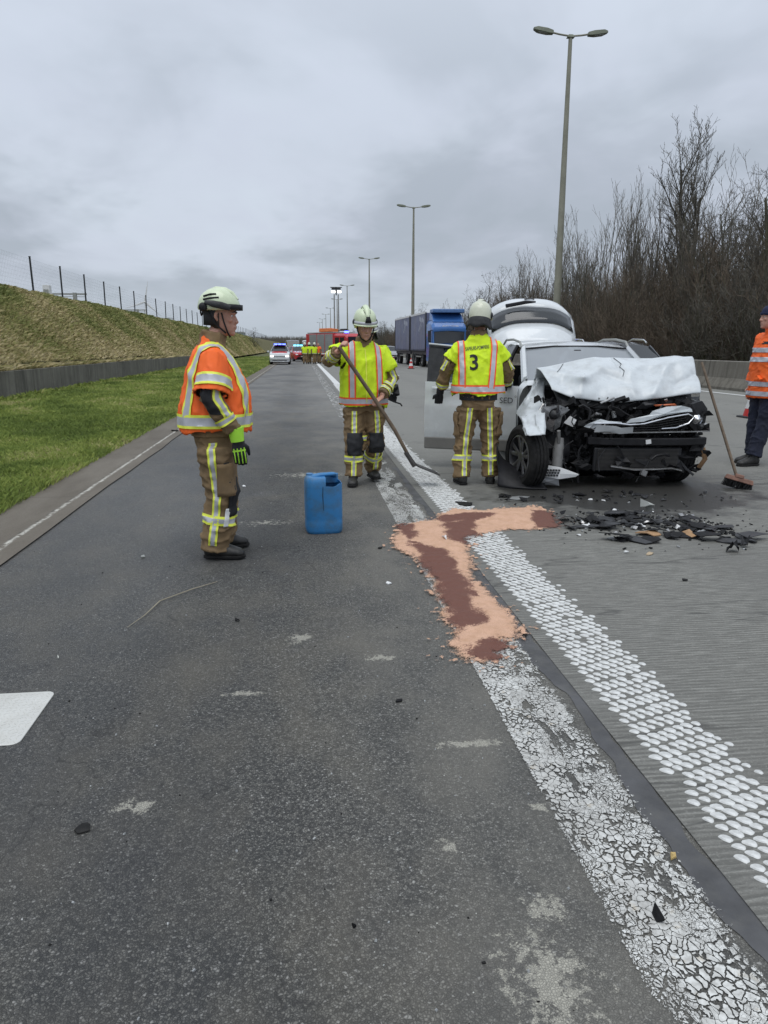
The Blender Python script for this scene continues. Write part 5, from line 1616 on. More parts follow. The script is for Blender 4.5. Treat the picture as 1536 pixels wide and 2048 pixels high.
def decal_mb(mb, g, m=0, cols=None):
    """one welded sheet from a hit grid (separate columns of the same place stay separate)"""
    k0, idx, vs = len(mb.v), {}, []
    for i, r in enumerate(g):
        for j, p in enumerate(r):
            if p is not None:
                idx[i, j] = len(vs)
                vs.append(p)
    fs, ms = [], []
    for i in range(len(g) - 1):
        for j in range(len(g[0]) - 1):
            c = [(i, j), (i + 1, j), (i + 1, j + 1), (i, j + 1)]
            if all(t in idx for t in c):
                q = [vs[idx[t]] for t in c]
                if max((q[0] - q[2]).length, (q[1] - q[3]).length) < .13:
                    fs.append(tuple(idx[t] for t in c))
                    ms.append(cols[j] if cols else m)
    mb.v += [tuple(p) for p in vs]
    mb.f += [tuple(t + k0 for t in f) for f in fs]
    mb.m += ms
def tape(bvh, path, w, mats, parent, name='reflective_stripe', off=.0085, reach=.22, edge=.26):
    """path: (point, outward dir, across dir); three-coloured tape edge / silver / edge"""
    offs = [-.5, -.5 + edge * .5, -.5 + edge, -.5 + edge, -.17, 0, .17, .5 - edge, .5 - edge, .5 - edge * .5, .5]
    cols = [1, 1, 0, 0, 0, 0, 0, 0, 1, 1]
    rows = [[(V(p) + V(a).normalized() * (w * o), d) for o in offs] for p, d, a in path]
    mb = MB()
    decal_mb(mb, decal(bvh, rows, off, reach), 0, cols)
    o = mb.build(name, mats, parent, True, 1.2)
    return o
def ring_path(c, axis, u, n=28, a0=0.0, a1=6.2832):
    n = int(n * 1.5)
    c, axis, u = V(c), V(axis).normalized(), V(u).normalized()
    u = (u - axis * u.dot(axis)).normalized()
    w = axis.cross(u)
    return [(c, u * math.cos(a) + w * math.sin(a), axis) for a in np.linspace(a0, a1, n)]
def seg_path(pts, dirs, n=24):
    n = int(n * 1.7)
    """points and outward dirs interpolated along a polyline; the tape lies across the line"""
    out = []
    for t in np.linspace(0, 1, n):
        q = t * (len(pts) - 1)
        i = min(len(pts) - 2, int(q))
        p = V(pts[i]).lerp(V(pts[i + 1]), q - i)
        d = V(dirs[i]).lerp(V(dirs[i + 1]), q - i).normalized()
        tan = (V(pts[i + 1]) - V(pts[i])).normalized()
        out.append((p, d, tan.cross(d)))
    return out
def hand_mb(mb, wrist, fdir, palm, side, curl, sc=1.0, thumb=0.6):
    """palm slab, four fingers of different lengths with three bends, thumb from the side of the palm"""
    f, p = V(fdir).normalized(), V(palm).normalized()
    p = (p - f * p.dot(f)).normalized()
    s = f.cross(p) * side                      # towards the thumb
    w = V(wrist)
    mb.loft([[w + f * (t * sc) + s * (hw * sc * math.cos(a)) + p * (th * sc * math.sin(a)) for a in np.linspace(0, 6.2832, 12, endpoint=False)] for t, hw, th in ((-.03, .027, .022), (.0, .030, .021), (.04, .041, .02), (.085, .042, .016), (.098, .038, .012))])
    for i, (o, ln) in enumerate(((.031, .072), (.011, .08), (-.010, .075), (-.030, .06))):
        pts = [w + f * (.06 * sc) + s * (o * sc), w + f * (.094 * sc) + s * (o * sc)]
        a = 0.0
        d = f
        for j, fr in enumerate((.45, .3, .25)):
            a += curl * (0.8, 1.15, .9)[j] * (1 + .06 * i)
            d = f * math.cos(a) + p * math.sin(a)
            pts.append(pts[-1] + d * (ln * fr * sc * 1.1))
        mb.tube(pts, [.010 * sc, .0105 * sc, .0098 * sc, .009 * sc, .0078 * sc], 8)
    b = w + f * (.025 * sc) + s * (.026 * sc)
    d1 = (f * .65 + s * .75 + p * .2).normalized()
    d2 = (f * (.9 - thumb * .5) + s * (.35 - thumb * .7) + p * thumb).normalized()
    mb.tube([b, b + d1 * .035 * sc, b + d1 * .035 * sc + d2 * .035 * sc, b + d1 * .035 * sc + d2 * .062 * sc], [.015 * sc, .0135 * sc, .0115 * sc, .009 * sc], 8)
def head_mb(mb, mt):
    rows = [(-.122, .066, .020, .022), (-.110, .088, -.002, .040), (-.085, .098, -.035, .056), (-.05, .097, -.070, .066), (-.01, .094, -.088, .072), (.03, .096, -.098, .076), (.07, .090, -.097, .073), (.10, .066, -.078, .058), (.12, .02, -.035, .028)]
    rings = []
    for z, yf, yb, hw in rows:
        rings.append([mt @ V((hw * math.cos(a), (yf if math.sin(a) > 0 else -yb) * math.sin(a) if True else 0, z)) for a in np.linspace(0, 6.2832, 20, endpoint=False)])
    mb.loft(rings)
    T = lambda *p: mt @ V(p)
    mb.tube([T(0, .086, .028), T(0, .102, -.008), T(0, .111, -.028), T(0, .094, -.038)], [.009, .012, .0145, .012], 8)       # nose
    for s in (-1, 1):
        mb.ball(T(s * .015, .103, -.030), (.011, .012, .009), 0, 8, 6)
        mb.tube([T(s * .012, .096, .030), T(s * .034, .094, .036), T(s * .058, .074, .030)], [.009, .011, .008], 6)             # brow
        mb.ball(T(s * .042, .072, -.018), (.022, .018, .018), 0, 8, 6)                                                     # cheek
        mb.tube([T(s * .074, -.006, .028), T(s * .084, -.020, .026), T(s * .086, -.022, .0), T(s * .075, -.008, -.026)], [.010, .013, .012, .009], 6)   # ear
    mb.tube([T(-.026, .086, -.062), T(0, .101, -.060), T(.026, .086, -.062)], [.006, .009, .006], 6)
    mb.tube([T(-.022, .086, -.073), T(0, .099, -.074), T(.022, .086, -.073)], [.006, .009, .006], 6)
    mb.ball(T(0, .078, -.105), (.024, .022, .018), 0, 10, 6)
def ell(c, hx, hy, n=26, p=2.4):
    out = []
    for a in np.linspace(0, 6.2832, n, endpoint=False):
        ca, sa = math.cos(a), math.sin(a)
        out.append(V((c[0] + hx * math.copysign(abs(ca) ** (2 / p), ca), c[1] + hy * math.copysign(abs(sa) ** (2 / p), sa), c[2])))
    return out

def make_vest(S, neck, vx):
    ve = MB()
    ve.loft([ell(c, hx, hy) for c, hx, hy in S['vest_rings']])
    for (sh, el_, wr_), ln in zip(S['arms'], S.get('sleeve', (.55, .55))):
        sh, el_ = V(sh), V(el_)
        ve.tube([neck.lerp(sh, .45) + V((0, 0, -.055)), sh + V((0, 0, -.015)), sh.lerp(el_, ln * .6), sh.lerp(el_, ln * .98), sh.lerp(el_, ln)], [.075, .093, .103, S.get('slv', .112), S.get('slv', .112)], 16)
    vm_ = remesh(ve, .0115 * vx, 3)
    wrinkle(vm_, S.get('vwr', .026), (5, 5, 2.0), 51 + S.get('seed', 0), 1.3)
    wrinkle(vm_, .010, (13, 13, 7), 91 + S.get('seed', 0), 1.2)
    # the open hem waves a little
    z0 = min(v.co.z for v in vm_.vertices)
    for v in vm_.vertices:
        k = max(0, 1 - (v.co.z - z0) / .16)
        if k:
            a = math.atan2(v.co.y, v.co.x)
            v.co.z += k * .016 * math.sin(a * 3 + S.get('seed', 0)) + k * .006 * math.sin(a * 8)
    bm = bmesh.new()
    bm.from_mesh(vm_)
    bm.normal_update()
    dead = []
    for f in bm.faces:
        c = f.calc_center_median()
        if c.z < z0 + .06 and f.normal.z < -.5:
            dead.append(f)
            continue
        for (sh, el_, wr_), ln in zip(S['arms'], S.get('sleeve', (.55, .55))):
            sh, el_ = V(sh), V(el_)
            a = (el_ - sh).normalized()
            if f.normal.dot(a) > .62 and (c - sh.lerp(el_, ln)).length < .15 and (c - sh.lerp(el_, ln)).dot(a) > -.05:
                dead.append(f)
    bmesh.ops.delete(bm, geom=list(set(dead)), context='FACES')
    bm.to_mesh(vm_)
    bm.free()
    return vm_
def tuck(jm, vm_, S):
    # keep the jacket inside the vest that covers it
    bv = bvh_of(vm_)
    ax = [(V(e) - V(s_)).normalized() for s_, e, w in S['arms']]
    for v in jm.vertices:
        p, n, i, d = bv.find_nearest(v.co)
        if p is None or d > .07:
            continue
        fo = False
        for s_, e, w in S['arms']:
            e, w = V(e), V(w)
            t_ = (v.co - e).dot(w - e) / (w - e).length_squared
            if t_ > -.25 and (v.co - e - (w - e) * min(1, max(0, t_))).length < .125:
                fo = True
        if not fo and (v.co - p).dot(n) > -.007 and not any((V(v.co) - V(s_)).length < .5 and n.dot(a) > .6 for a, (s_, e, w) in zip(ax, S['arms'])) and n.z > -.75:
            if v.co.z < 1.50 + (.08 if S.get('seed') == 3 else 0) or abs(v.co.x) > .10:
                v.co = p - n * .012
    jm.update()
def person(label, loc, face, S):
    """S holds joints in the person's own frame: x right, y forward, z up"""
    t = thing('person', label, 'person', loc, face)
    vx = S.get('voxel', 1.0)
    hmt = Matrix.Translation(S['head']) @ Matrix.Rotation(R(S.get('hyaw', 0)), 4, 'Z') @ Matrix.Rotation(R(S.get('hpitch', 0)), 4, 'X')
    neck = V(S['neck'])
    # --- body: one skin under the clothes
    b = MB()
    head_mb(b, hmt)
    b.tube([neck + V((0, -.01, -.06)), neck + V((0, 0, .03)), V(S['head']) + V((0, -.015, -.07)), V(S['head']) + V((0, -.02, 0))], [.07, .06, .058, .05], 14)
    pel = V(S['pelvis'])
    b.tube([pel + V((0, 0, -.05)), pel, pel.lerp(neck, .5), neck + V((0, -.01, -.1)), neck + V((0, 0, .0))], [(.08, .07), (.11, .08), (.12, .10), (.14, .09), (.06, .06)], 14, side=(1, 0, 0))
    for sd, (sh, el_, wr_) in zip((1, -1), S['arms']):
        b.tube([neck + V((0, 0, -.08)), sh, V(sh).lerp(V(el_), .5), el_, V(el_).lerp(V(wr_), .4), wr_], [.06, .058, .05, .042, .042, .029], 10)
    for hp_, kn, an in S['legs']:
        b.tube([pel, hp_, V(hp_).lerp(V(kn), .5), kn, V(kn).lerp(V(an), .35), an, V(an) + V((0, .0, -.05))], [.06, .075, .07, .055, .058, .038, .035], 10)
    for sd, h in zip((1, -1), S['hands']):
        if h and not h.get('glove'):
            hand_mb(b, h['at'], h['dir'], h['palm'], sd, h['curl'], 1.0, h.get('thumb', .6))
    bm_ = remesh(b, .0068 * (vx if vx > 1 else 1), 2)
    link_mesh('body', bm_, M['skin'], t, True, 3.2)
    T = lambda *p: hmt @ V(p)
    if vx == 1.0:
        for s in (-1, 1):
            e = MB().ball(T(s * .033, .0785, .012), (.0105, .0105, .007), 0, 10, 6).build('eye', M['white_plain'], t)
            MB().ball(T(s * .033, .0865, .012), (.0055, .004, .005), 0, 8, 5).build('iris', M['hair'], e)
            MB().tube([T(s * .014, .104, .034), T(s * .034, .103, .040), T(s * .055, .085, .034)], [.004, .005, .003], 5).build('eyebrow', M['hair'], t)
        MB().tube([T(-.022, .0935, -.067), T(0, .1055, -.067), T(.022, .0935, -.067)], .0025, 5).build('lips', pm('lips', (.3, .13, .11), .5), t)
    hr = MB()
    hr.loft([[T(x * 1.03, y * 1.03, z) for x, y in [(hw * math.cos(a), (yf if math.sin(a) > 0 else yb) * math.sin(a)) for a in np.linspace(math.pi * .93, math.pi * 2.07, 15)]] for z, yf, yb, hw in ((-.075, .0, .055, .066), (-.03, 0, .083, .073), (.03, 0, .099, .0775))], cap=False, closed=False)
    hr.build('hair', M['hair'], t, solid=.008)
    # --- trousers
    tr = MB()
    tr.loft([ell(pel + V(o), hx, hy) for o, hx, hy in (((0, 0, -.10), S.get('hipw', .185) * .9, .14), ((0, 0, .0), S.get('hipw', .185), .145), ((0, 0, .12), S.get('hipw', .185) * .95, .14))])
    lw = S.get('legw', 1.0)
    for hp_, kn, an in S['legs']:
        hp_, kn, an = V(hp_), V(kn), V(an)
        tr.tube([hp_ + V((0, 0, .02)), hp_.lerp(kn, .35), hp_.lerp(kn, .75), kn, kn.lerp(an, .4), kn.lerp(an, .8), an.lerp(kn, S.get('cuff', .06))], [.128 * lw, .122 * lw, .104 * lw, .098 * lw, .097 * lw, .098 * lw, .10 * lw], 16, side=(1, 0, 0))
    tm_ = remesh(tr, .0115 * vx, 3)
    wrinkle(tm_, S.get('wr', .026), (6, 6, 11), 11 + S.get('seed', 0), 1.3)
    tro = link_mesh('trousers', tm_, M[S.get('trousers', 'tan')], t, True, 3.2)
    tb = bvh_of(tm_)
    # --- jacket
    jk = MB()
    for sd, (sh, el_, wr_) in zip((1, -1), S['arms']):
        sh, el_, wr_ = V(sh), V(el_), V(wr_)
        jk.tube([neck + V((.04 * sd, -.01, -.10)), sh, sh.lerp(el_, .5), el_, el_.lerp(wr_, .5), wr_.lerp(el_, .06)], [.095, .093, .083, .074, .070, .062], 14)
    jk.loft([ell(c, hx, hy) for c, hx, hy in S['torso'][:-1]] + [ell(S['torso'][-1][0], S['torso'][-1][1], S['torso'][-1][2])])
    jk.tube([neck + V((0, -.01, -.05)), neck + V((0, .0, .035)), neck + V((0, .006, .075))], [.098, .088, .084], 16)
    jm = remesh(jk, .0115 * vx, 3)
    wrinkle(jm, .021, (8, 8, 11), 31 + S.get('seed', 0), 1.0)
    vm_ = None
    if S.get('vest'):
        vm_ = make_vest(S, neck, vx)
        tuck(jm, vm_, S)
    jo = link_mesh('jacket', jm, M[S.get('jacket', 'tan')], t, True, 3.2)
    jb = bvh_of(jm)
    vb = None
    if vm_:
        vo_ = link_mesh('vest', vm_, M[S['vest']], t, True, 3.2)
        sm_ = vo_.modifiers.new('hem', 'SOLIDIFY')
        sm_.thickness = .006
        sm_.offset = -1
        vb = bvh_of(vm_)
    # --- boots
    for (hp_, kn, an), yaw in zip(S['legs'], S['feet']):
        an = V(an)
        fd = V((math.sin(R(yaw)), math.cos(R(yaw)), S.get('footdip', 0)))
        rt2 = V((math.cos(R(yaw)), -math.sin(R(yaw)), 0))
        up = rt2.cross(fd)
        bt = MB()
        g0 = an + V((0, 0, -.095)) - fd * .0
        bt.loft([[g0 + fd * y + rt2 * (w * math.cos(a)) + up * (h0 + (h1 - h0) * .5 * (1 + math.sin(a))) for a in np.linspace(0, 6.2832, 16, endpoint=False)] for y, w, h0, h1 in ((-.085, .03, .02, .09), (-.07, .043, .004, .13), (0, .046, .002, .14), (.07, .05, .002, .11), (.13, .054, .003, .085), (.18, .048, .005, .068), (.205, .025, .015, .045))])
        bt.tube([g0 + up * .06, g0 + up * .14, an.lerp(V(kn), .35)], [.055, .056, .062], 14)
        bme_ = remesh(bt, .009 * vx, 2)
        boo = link_mesh('boot', bme_, M['boot'], t, True, 3.2)
        if vx == 1.0:
            so2 = MB()
            so2.loft([[g0 + fd * (y * 1.0) + rt2 * x + up * z for y, x in ((-.088, -.03), (-.06, -.046), (.05, -.05), (.13, -.058), (.19, -.045), (.212, -.015), (.212, .015), (.19, .045), (.13, .058), (.05, .05), (-.06, .046), (-.088, .03))] for z in (.0, .022)])
            so2.build('sole', M['rubber'], boo, bevel=.004)
    # --- gloves
    for sd, h in zip((1, -1), S['hands']):
        if h and h.get('glove'):
            gm_ = MB()
            hand_mb(gm_, h['at'], h['dir'], h['palm'], sd, h['curl'], 1.17, h.get('thumb', .6))
            go_ = link_mesh('glove', remesh(gm_, .0065 * vx, 2), M['black_cloth'], t, True, 3.2)
            f = V(h['dir']).normalized()
            if h['glove'] == 'lime':
                MB().tube([V(h['at']) - f * .09, V(h['at']) - f * .03, V(h['at']) + f * .005], [.058, .05, .046], 14).build('glove_cuff', M['glove_lime'], go_)
                gb = bvh_of(go_.data)
                p_ = V(h['palm']).normalized()
                p_ = (p_ - f * p_.dot(f)).normalized()
                s_ = f.cross(p_) * sd
                st2 = MB()
                for o2 in (.036, .013, -.012, -.035):
                    decal_mb(st2, decal(gb, [[(V(h['at']) + f * yy + s_ * (o2 + q), -p_) for q in (-.004, .004)] for yy in np.linspace(.05, .165, 9)], .003, .12))
                decal_mb(st2, decal(gb, [[(V(h['at']) + f * yy + s_ * q, -p_) for q in np.linspace(-.045, .045, 7)] for yy in (.062, .074)], .003, .12))
                st2.build('glove_piping', M['glove_lime'], go_, ang=1.5)
            else:
                MB().tube([V(h['at']) - f * .05, V(h['at']) - f * .0], [.045, .042], 12).build('glove_cuff', M['black_cloth'], go_)
    return t, hmt, dict(trousers=tb, jacket=jb, vest=vb)

def helmet_modern(t, mt, mat='helmet'):
    """side-railed rescue helmet: shell, brim, side vents, rail, lamp, chin strap"""
    T = lambda *p: mt @ V(p)
    sh = MB()
    rings = []
    for z, yf, yb, hw in ((.002, .135, .145, .112), (.02, .150, .150, .122), (.05, .148, .148, .124), (.09, .132, .138, .116), (.125, .104, .112, .096), (.152, .062, .072, .062), (.164, .02, .03, .02)):
        rings.append([T(hw * math.cos(a), -.012 + (yf if math.sin(a) > 0 else yb) * math.sin(a), z + .035 + (.022 * max(0, math.sin(a)) if z < .01 else 0)) for a in np.linspace(0, 6.2832, 32, endpoint=False)])
    sh.loft(rings)
    so_ = sh.build('helmet', M[mat], t, ang=.7)
    md = so_.modifiers.new('b', 'SUBSURF'); md.levels = 1; md.render_levels = 1
    MB().tube([T(0, .118, .125), T(0, .08, .165), T(0, .03, .186), T(0, -.03, .190), T(0, -.085, .172), T(0, -.135, .12)], [(.006, .02), (.014, .03), (.018, .034), (.018, .034), (.014, .03), (.006, .02)], 8, side=(0, 0, 1)).build('helmet_crest', M[mat], so_)
    for s in (-1, 1):
        MB().tube([T(s * .108, .085, .062), T(s * .128, .03, .075), T(s * .130, -.03, .085), T(s * .118, -.085, .095)], [(.02, .008), (.024, .01), (.022, .01), (.012, .006)], 8, side=(0, 0, 1)).build('helmet_rail', M['dark_plastic'], so_)
        for k in range(2):
            MB().tube([T(s * (.112 - .01 * k), .01 - .02 * k, .128 + .022 * k), T(s * (.116 - .012 * k), -.05, .122 + .026 * k), T(s * (.098 - .01 * k), -.10, .112 + .022 * k)], [(.006, .004)] * 3, 6, side=(0, 0, 1)).build('helmet_vent', M['black_plastic'], so_)
        MB().ball(T(s * .112, -.098, .062), (.018, .03, .03), 0, 12, 8).build('helmet_knob', M['black_plastic'], so_)
        MB().tube([T(s * .085, .02, .03), T(s * .082, .035, -.03), T(s * .055, .055, -.10), T(0, .06, -.13)], .006, 6).build('chin_strap', M['black_plastic'], so_)
        MB().tube([T(s * .088, -.07, .03), T(s * .083, -.02, -.05), T(s * .06, .045, -.105)], .006, 6).build('chin_strap', M['black_plastic'], so_)
    gg = MB()
    gg.grid([[T(.118 * math.cos(a), -.008 + .152 * math.sin(a), z) for a in np.linspace(.55, 2.59, 20)] for z in (.052, .07, .088)])
    gg.build('visor', M['black_plastic'], so_, solid=.012)
    MB().tube([T(.03 * math.cos(a), -.125 - .01, .04 + .03 * math.sin(a)) for a in np.linspace(0, 6.283, 12)], .006, 5).build('rear_dial', M['black_plastic'], so_)
    nk = MB()
    nk.grid([[T((.090 - .012 * z) * math.cos(a), -.015 + .103 * math.sin(a), .045 - z * .10) for a in np.linspace(math.pi * 1.02, math.pi * 1.98, 16)] for z in (0, .5, 1)])
    nk.build('helmet_harness', M['black_cloth'], so_, solid=.01)
    return so_
def helmet_classic(t, mt, mat='helmet', badge=False, nape=True):
    """full fire helmet: deep shell, raised comb, front plate, silver brow band, nape curtain"""
    T = lambda *p: mt @ V((p[0] * .93, p[1] * .95, p[2] * .96 + .002))
    sh = MB()
    rings = []
    for z, yf, yb, hw in ((-.045, .095, .140, .118), (-.02, .118, .146, .124), (.02, .146, .150, .129), (.06, .148, .150, .130), (.10, .136, .142, .122), (.14, .108, .118, .102), (.168, .064, .076, .066), (.18, .02, .03, .02)):
        rings.append([T(hw * math.cos(a), -.012 + (yf if math.sin(a) > 0 else yb) * math.sin(a), z + .035 + (.075 * max(0, math.sin(a)) ** .7 * max(0, (.02 - z) / .065))) for a in np.linspace(0, 6.2832, 36, endpoint=False)])
    sh.loft(rings)
    so_ = sh.build('helmet', M[mat], t, ang=.9)
    MB().tube([T(0, .13, .13), T(0, .08, .20), T(0, 0, .228), T(0, -.08, .205), T(0, -.145, .13)], [(.014, .022), (.02, .03), (.022, .034), (.02, .03), (.012, .02)], 10, side=(0, 0, 1)).build('helmet_crest', M[mat], so_)
    br_ = MB()
    br_.grid([[T((.131 + e) * math.cos(a), -.012 + (.150 + e) * math.sin(a), z) for a in np.linspace(.25, 2.89, 24)] for z, e in ((.078, .004), (.064, .008), (.045, .010))])
    br_.build('brow_band', M['tape_silver'], so_, solid=.006)
    vz = MB()
    vz.grid([[T((.128 + e) * math.cos(a), -.01 + (.150 + e) * math.sin(a), z) for a in np.linspace(.2, 2.94, 24)] for z, e in ((.044, .012), (.036, .016), (.03, .014))])
    vz.build('helmet_brim', M[mat], so_, solid=.008)
    for s in (-1, 1):
        MB().ball(T(s * .128, .0, .06), (.02, .034, .034), 0, 12, 8).build('helmet_knob', M['dark_plastic'], so_)
        MB().tube([T(s * .10, .03, .0), T(s * .082, .045, -.06), T(s * .05, .065, -.115), T(0, .07, -.135)], .008, 6).build('chin_strap', M['black_plastic'], so_)
        MB().tube([T(s * .055 * q, .01, .2) for q in (0,)] + [T(s * .03, .11, .17), T(s * .05, .0, .212), T(s * .045, -.10, .175)], .004, 5).build('helmet_groove', M['dark_plastic'], so_)
    if badge:
        P = [T(x, .148 - .45 * max(0, z - .10) - .002 * 0, z) for x, z in ((-.036, .072), (.036, .072), (.034, .09), (.022, .118), (.014, .148), (-.014, .148), (-.022, .118), (-.034, .09))]
        c = sum(P, V()) / 8 + (mt.to_3x3() @ V((0, .008, 0)))
        mb = MB().add(P + [c], [(i, (i + 1) % 8, 8) for i in range(8)])
        bo2 = mb.build('front_plate', M['black_plastic'], so_, solid=.012)
        fl = MB()
        fl.add([T(x, .150 - .42 * max(0, z - .10), z) for x, z in ((-.008, .085), (.008, .085), (.012, .10), (.0, .128), (-.011, .104))], [(0, 1, 2, 3, 4)])
        fl.build('flame_emblem', M['white_plain'], bo2, solid=.006)
    if nape:
        nk = MB()
        nk.grid([[T((.118 + .03 * z) * math.cos(a) * (1 + .04 * z * math.sin(a * 7)), -.015 + (.135 + .03 * z) * math.sin(a), .01 - z * .115 + .015 * math.sin(a * 5) * z) for a in np.linspace(math.pi * .98, math.pi * 2.02, 30)] for z in (0, .35, .7, 1)])
        nk.build('nape_curtain', M['black_cloth'], so_, solid=.014)
    return so_
TS = [M['tape_silver'], M['tape_yellow']]
TO = [M['tape_silver'], M['tape_orange']]
def trouser_tape(t, tb, S, faces, bands=True, hgt=None):
    """vertical tape down each leg on the side given, and a band round each calf"""
    for (hp_, kn, an), (dx, dy, ztop, zbot) in zip(S['legs'], faces):
        hp_, kn, an = V(hp_), V(kn), V(an)
        d = V((dx, dy, 0))
        pts = [hp_ + V((0, 0, ztop)), hp_.lerp(kn, .5), kn, kn.lerp(an, .5), kn.lerp(an, zbot)]
        tape(tb, seg_path(pts, [d] * 5, 30), .058, TS, t, reach=.17)
        if bands:
            tape(tb, ring_path(kn.lerp(an, .47), an - kn, (1, 0, 0), 30), .068, TS, t, reach=.155)
def knee_patch(t, tb, S, d=(0, 1, 0)):
    for hp_, kn, an in S['legs']:
        hp_, kn, an = V(hp_), V(kn), V(an)
        rows = []
        for q in np.linspace(-.13, .12, 16):
            c = kn + ((hp_ - kn).normalized() if q > 0 else (kn - an).normalized()) * q
            rows.append([(c, V((math.sin(a), math.cos(a), 0)) if d == (0, 1, 0) else V((math.sin(a + d[3]), math.cos(a + d[3]), 0))) for a in np.linspace(-.85, .85, 15)])
        mb = MB()
        decal_mb(mb, decal(tb, rows, .012, .16))
        mb.build('knee_patch', M['black_cloth'], t, ang=1.5, solid=.006)
def vest_tape(t, vb, z, bw, braces, mats, c=(0, 0), band_w=.085, bz=None):
    tape(vb, ring_path((c[0], c[1], z), (0, 0, 1), (1, 0, 0), 60), band_w, mats, t, reach=.48, edge=.2)
    for pts, dirs in braces:
        tape(vb, seg_path(pts, dirs, 44), .075, mats, t, reach=.34, edge=.2)

# --- the man at the left in the orange vest, seen from his right side
SA = dict(cuff=-.10, pelvis=(0, -.005, .90), neck=(0, .015, 1.53), head=(0, .075, 1.70), hyaw=-14, hpitch=-2, seed=1, hipw=.19, legw=1.08,
          slv=.118, arms=[((.185, .0, 1.435), (.27, -.03, 1.17), (.26, .115, .92)), ((-.185, .0, 1.435), (-.26, .0, 1.18), (-.24, .12, .93))],
          hands=[dict(at=(.26, .135, .87), dir=(.0, .12, -1), palm=(-1, .0, -.1), curl=.42, glove='lime', thumb=.4), dict(at=(-.24, .13, .88), dir=(0, .15, -1), palm=(1, 0, 0), curl=.3, glove='lime')],
          legs=[((.115, -.01, .80), (.12, .01, .47), (.125, -.045, .105)), ((-.115, .01, .80), (-.12, .035, .47), (-.125, .0, .105))], feet=[16, -8],
          torso=[((0, .0, .88), .205, .175), ((0, .02, 1.05), .21, .185), ((0, .03, 1.25), .205, .17), ((0, .01, 1.42), .19, .13), ((0, 0, 1.52), .11, .085)],
          vest='hv_orange', sleeve=(.92, .92), vest_rings=[((0, -.005, .925), .24, .248), ((0, .005, 1.06), .24, .245), ((0, .02, 1.2), .235, .225), ((0, .012, 1.36), .215, .185), ((0, .0, 1.46), .17, .13), ((0, -.005, 1.53), .115, .085), ((0, -.005, 1.57), .085, .07)])
pA, hA, bA = person('person in an orange vest and pale green helmet standing side-on with lime gloves', (-.625, 5.27, 0), R(-90 + 8), SA)
helmet_modern(pA, hA)
vest_tape(pA, bA['vest'], 1.0, .09, [
    ([(.11, -.12, 1.03), (.12, -.10, 1.25), (.13, -.06, 1.42), (.135, -.01, 1.52), (.13, .05, 1.5), (.12, .09, 1.40), (.12, .1, 1.2), (.12, .1, 1.03)], [(.75, -1, 0), (.7, -1, .0), (.55, -1, .5), (.1, -.1, 1), (.2, .8, 1), (.5, 1, .2), (.5, 1, 0), (.5, 1, 0)]),
    ([(-.11, -.12, 1.03), (-.13, -.06, 1.42), (-.135, 0, 1.52), (-.12, .09, 1.40), (-.12, .1, 1.03)], [(-.7, -1, 0), (-.6, -1, .5), (0, 0, 1), (-.5, 1, .2), (-.5, 1, 0)])], TS, band_w=.095)
sh_, el_ = V(SA['arms'][0][0]), V(SA['arms'][0][1])
tape(bA['vest'], ring_path(sh_.lerp(el_, .62), el_ - sh_, (1, 0, 0), 22, -1.75, 1.75), .085, TS, pA, reach=.2, edge=.2)
trouser_tape(pA, bA['trousers'], SA, ((1, -.28, .05, .95), (-1, -.28, .05, .95)))
w_ = V(SA['arms'][0][2]); e_ = V(SA['arms'][0][1])
tape(bA['jacket'], ring_path(e_.lerp(w_, .62), w_ - e_, (1, 0, 0), 24), .05, TS, pA, reach=.12)
tape(bA['jacket'], seg_path([sh_.lerp(el_, .8), e_, e_.lerp(w_, .5)], [(1, .55, 0)] * 3, 14), .06, TS, pA, reach=.12)
ep = MB()
decal_mb(ep, decal(bA['jacket'], [[(e_ + (sh_ - e_) * q if q > 0 else e_ + (e_ - w_) * q, V((1, -.35, 0)) + V((math.sin(a), -math.cos(a), 0)) * .0 + V((0, a, 0))) for a in (-1.2, -.8, -.4, 0, .35)] for q in np.linspace(-.45, .35, 16)], .011, .12))
ep.build('elbow_patch', M['black_cloth'], pA, ang=1.5)
for hp_, kn, an in SA['legs'][:1]:
    kn, hp_ = V(kn), V(hp_)
    def patch(name, mat, c, w, h, d, skew=0.0):
        mb = MB()
        r_ = V((-d[1], d[0], 0)).normalized()
        decal_mb(mb, decal(bA['trousers'], [[(V(c) + r_ * (x * w + skew * z) + V((0, 0, z * h)), d) for x in np.linspace(-.5, .5, 7)] for z in np.linspace(-.5, .5, 14)], .011, .2))
        return mb.build(name, M[mat], pA, ang=1.5, solid=.006)
    patch('knee_patch', 'black_cloth', kn + V((0, 0, -.01)), .15, .27, (.35, 1, 0))
    patch('pocket_flap', 'black_cloth', hp_ + V((0, .03, -.10)), .045, .035, (1, .25, 0))
    patch('zip_gusset', 'black_cloth', kn + V((0, .03, -.02)), .022, .26, (1, .3, 0))
    patch('reflective_flash', 'white_plain', kn + V((0, .0, -.15)), .035, .13, (1, .3, 0), .025)
    pk = MB()
    decal_mb(pk, decal(bA['trousers'], [[(hp_ + V((0, y, z)), (1, .1, 0)) for y in np.linspace(-.02, .115, 8)] for z in np.linspace(-.32, -.09, 9)], .014, .2))
    pk.build('cargo_pocket', M['tan'], pA, ang=1.5, solid=.014)

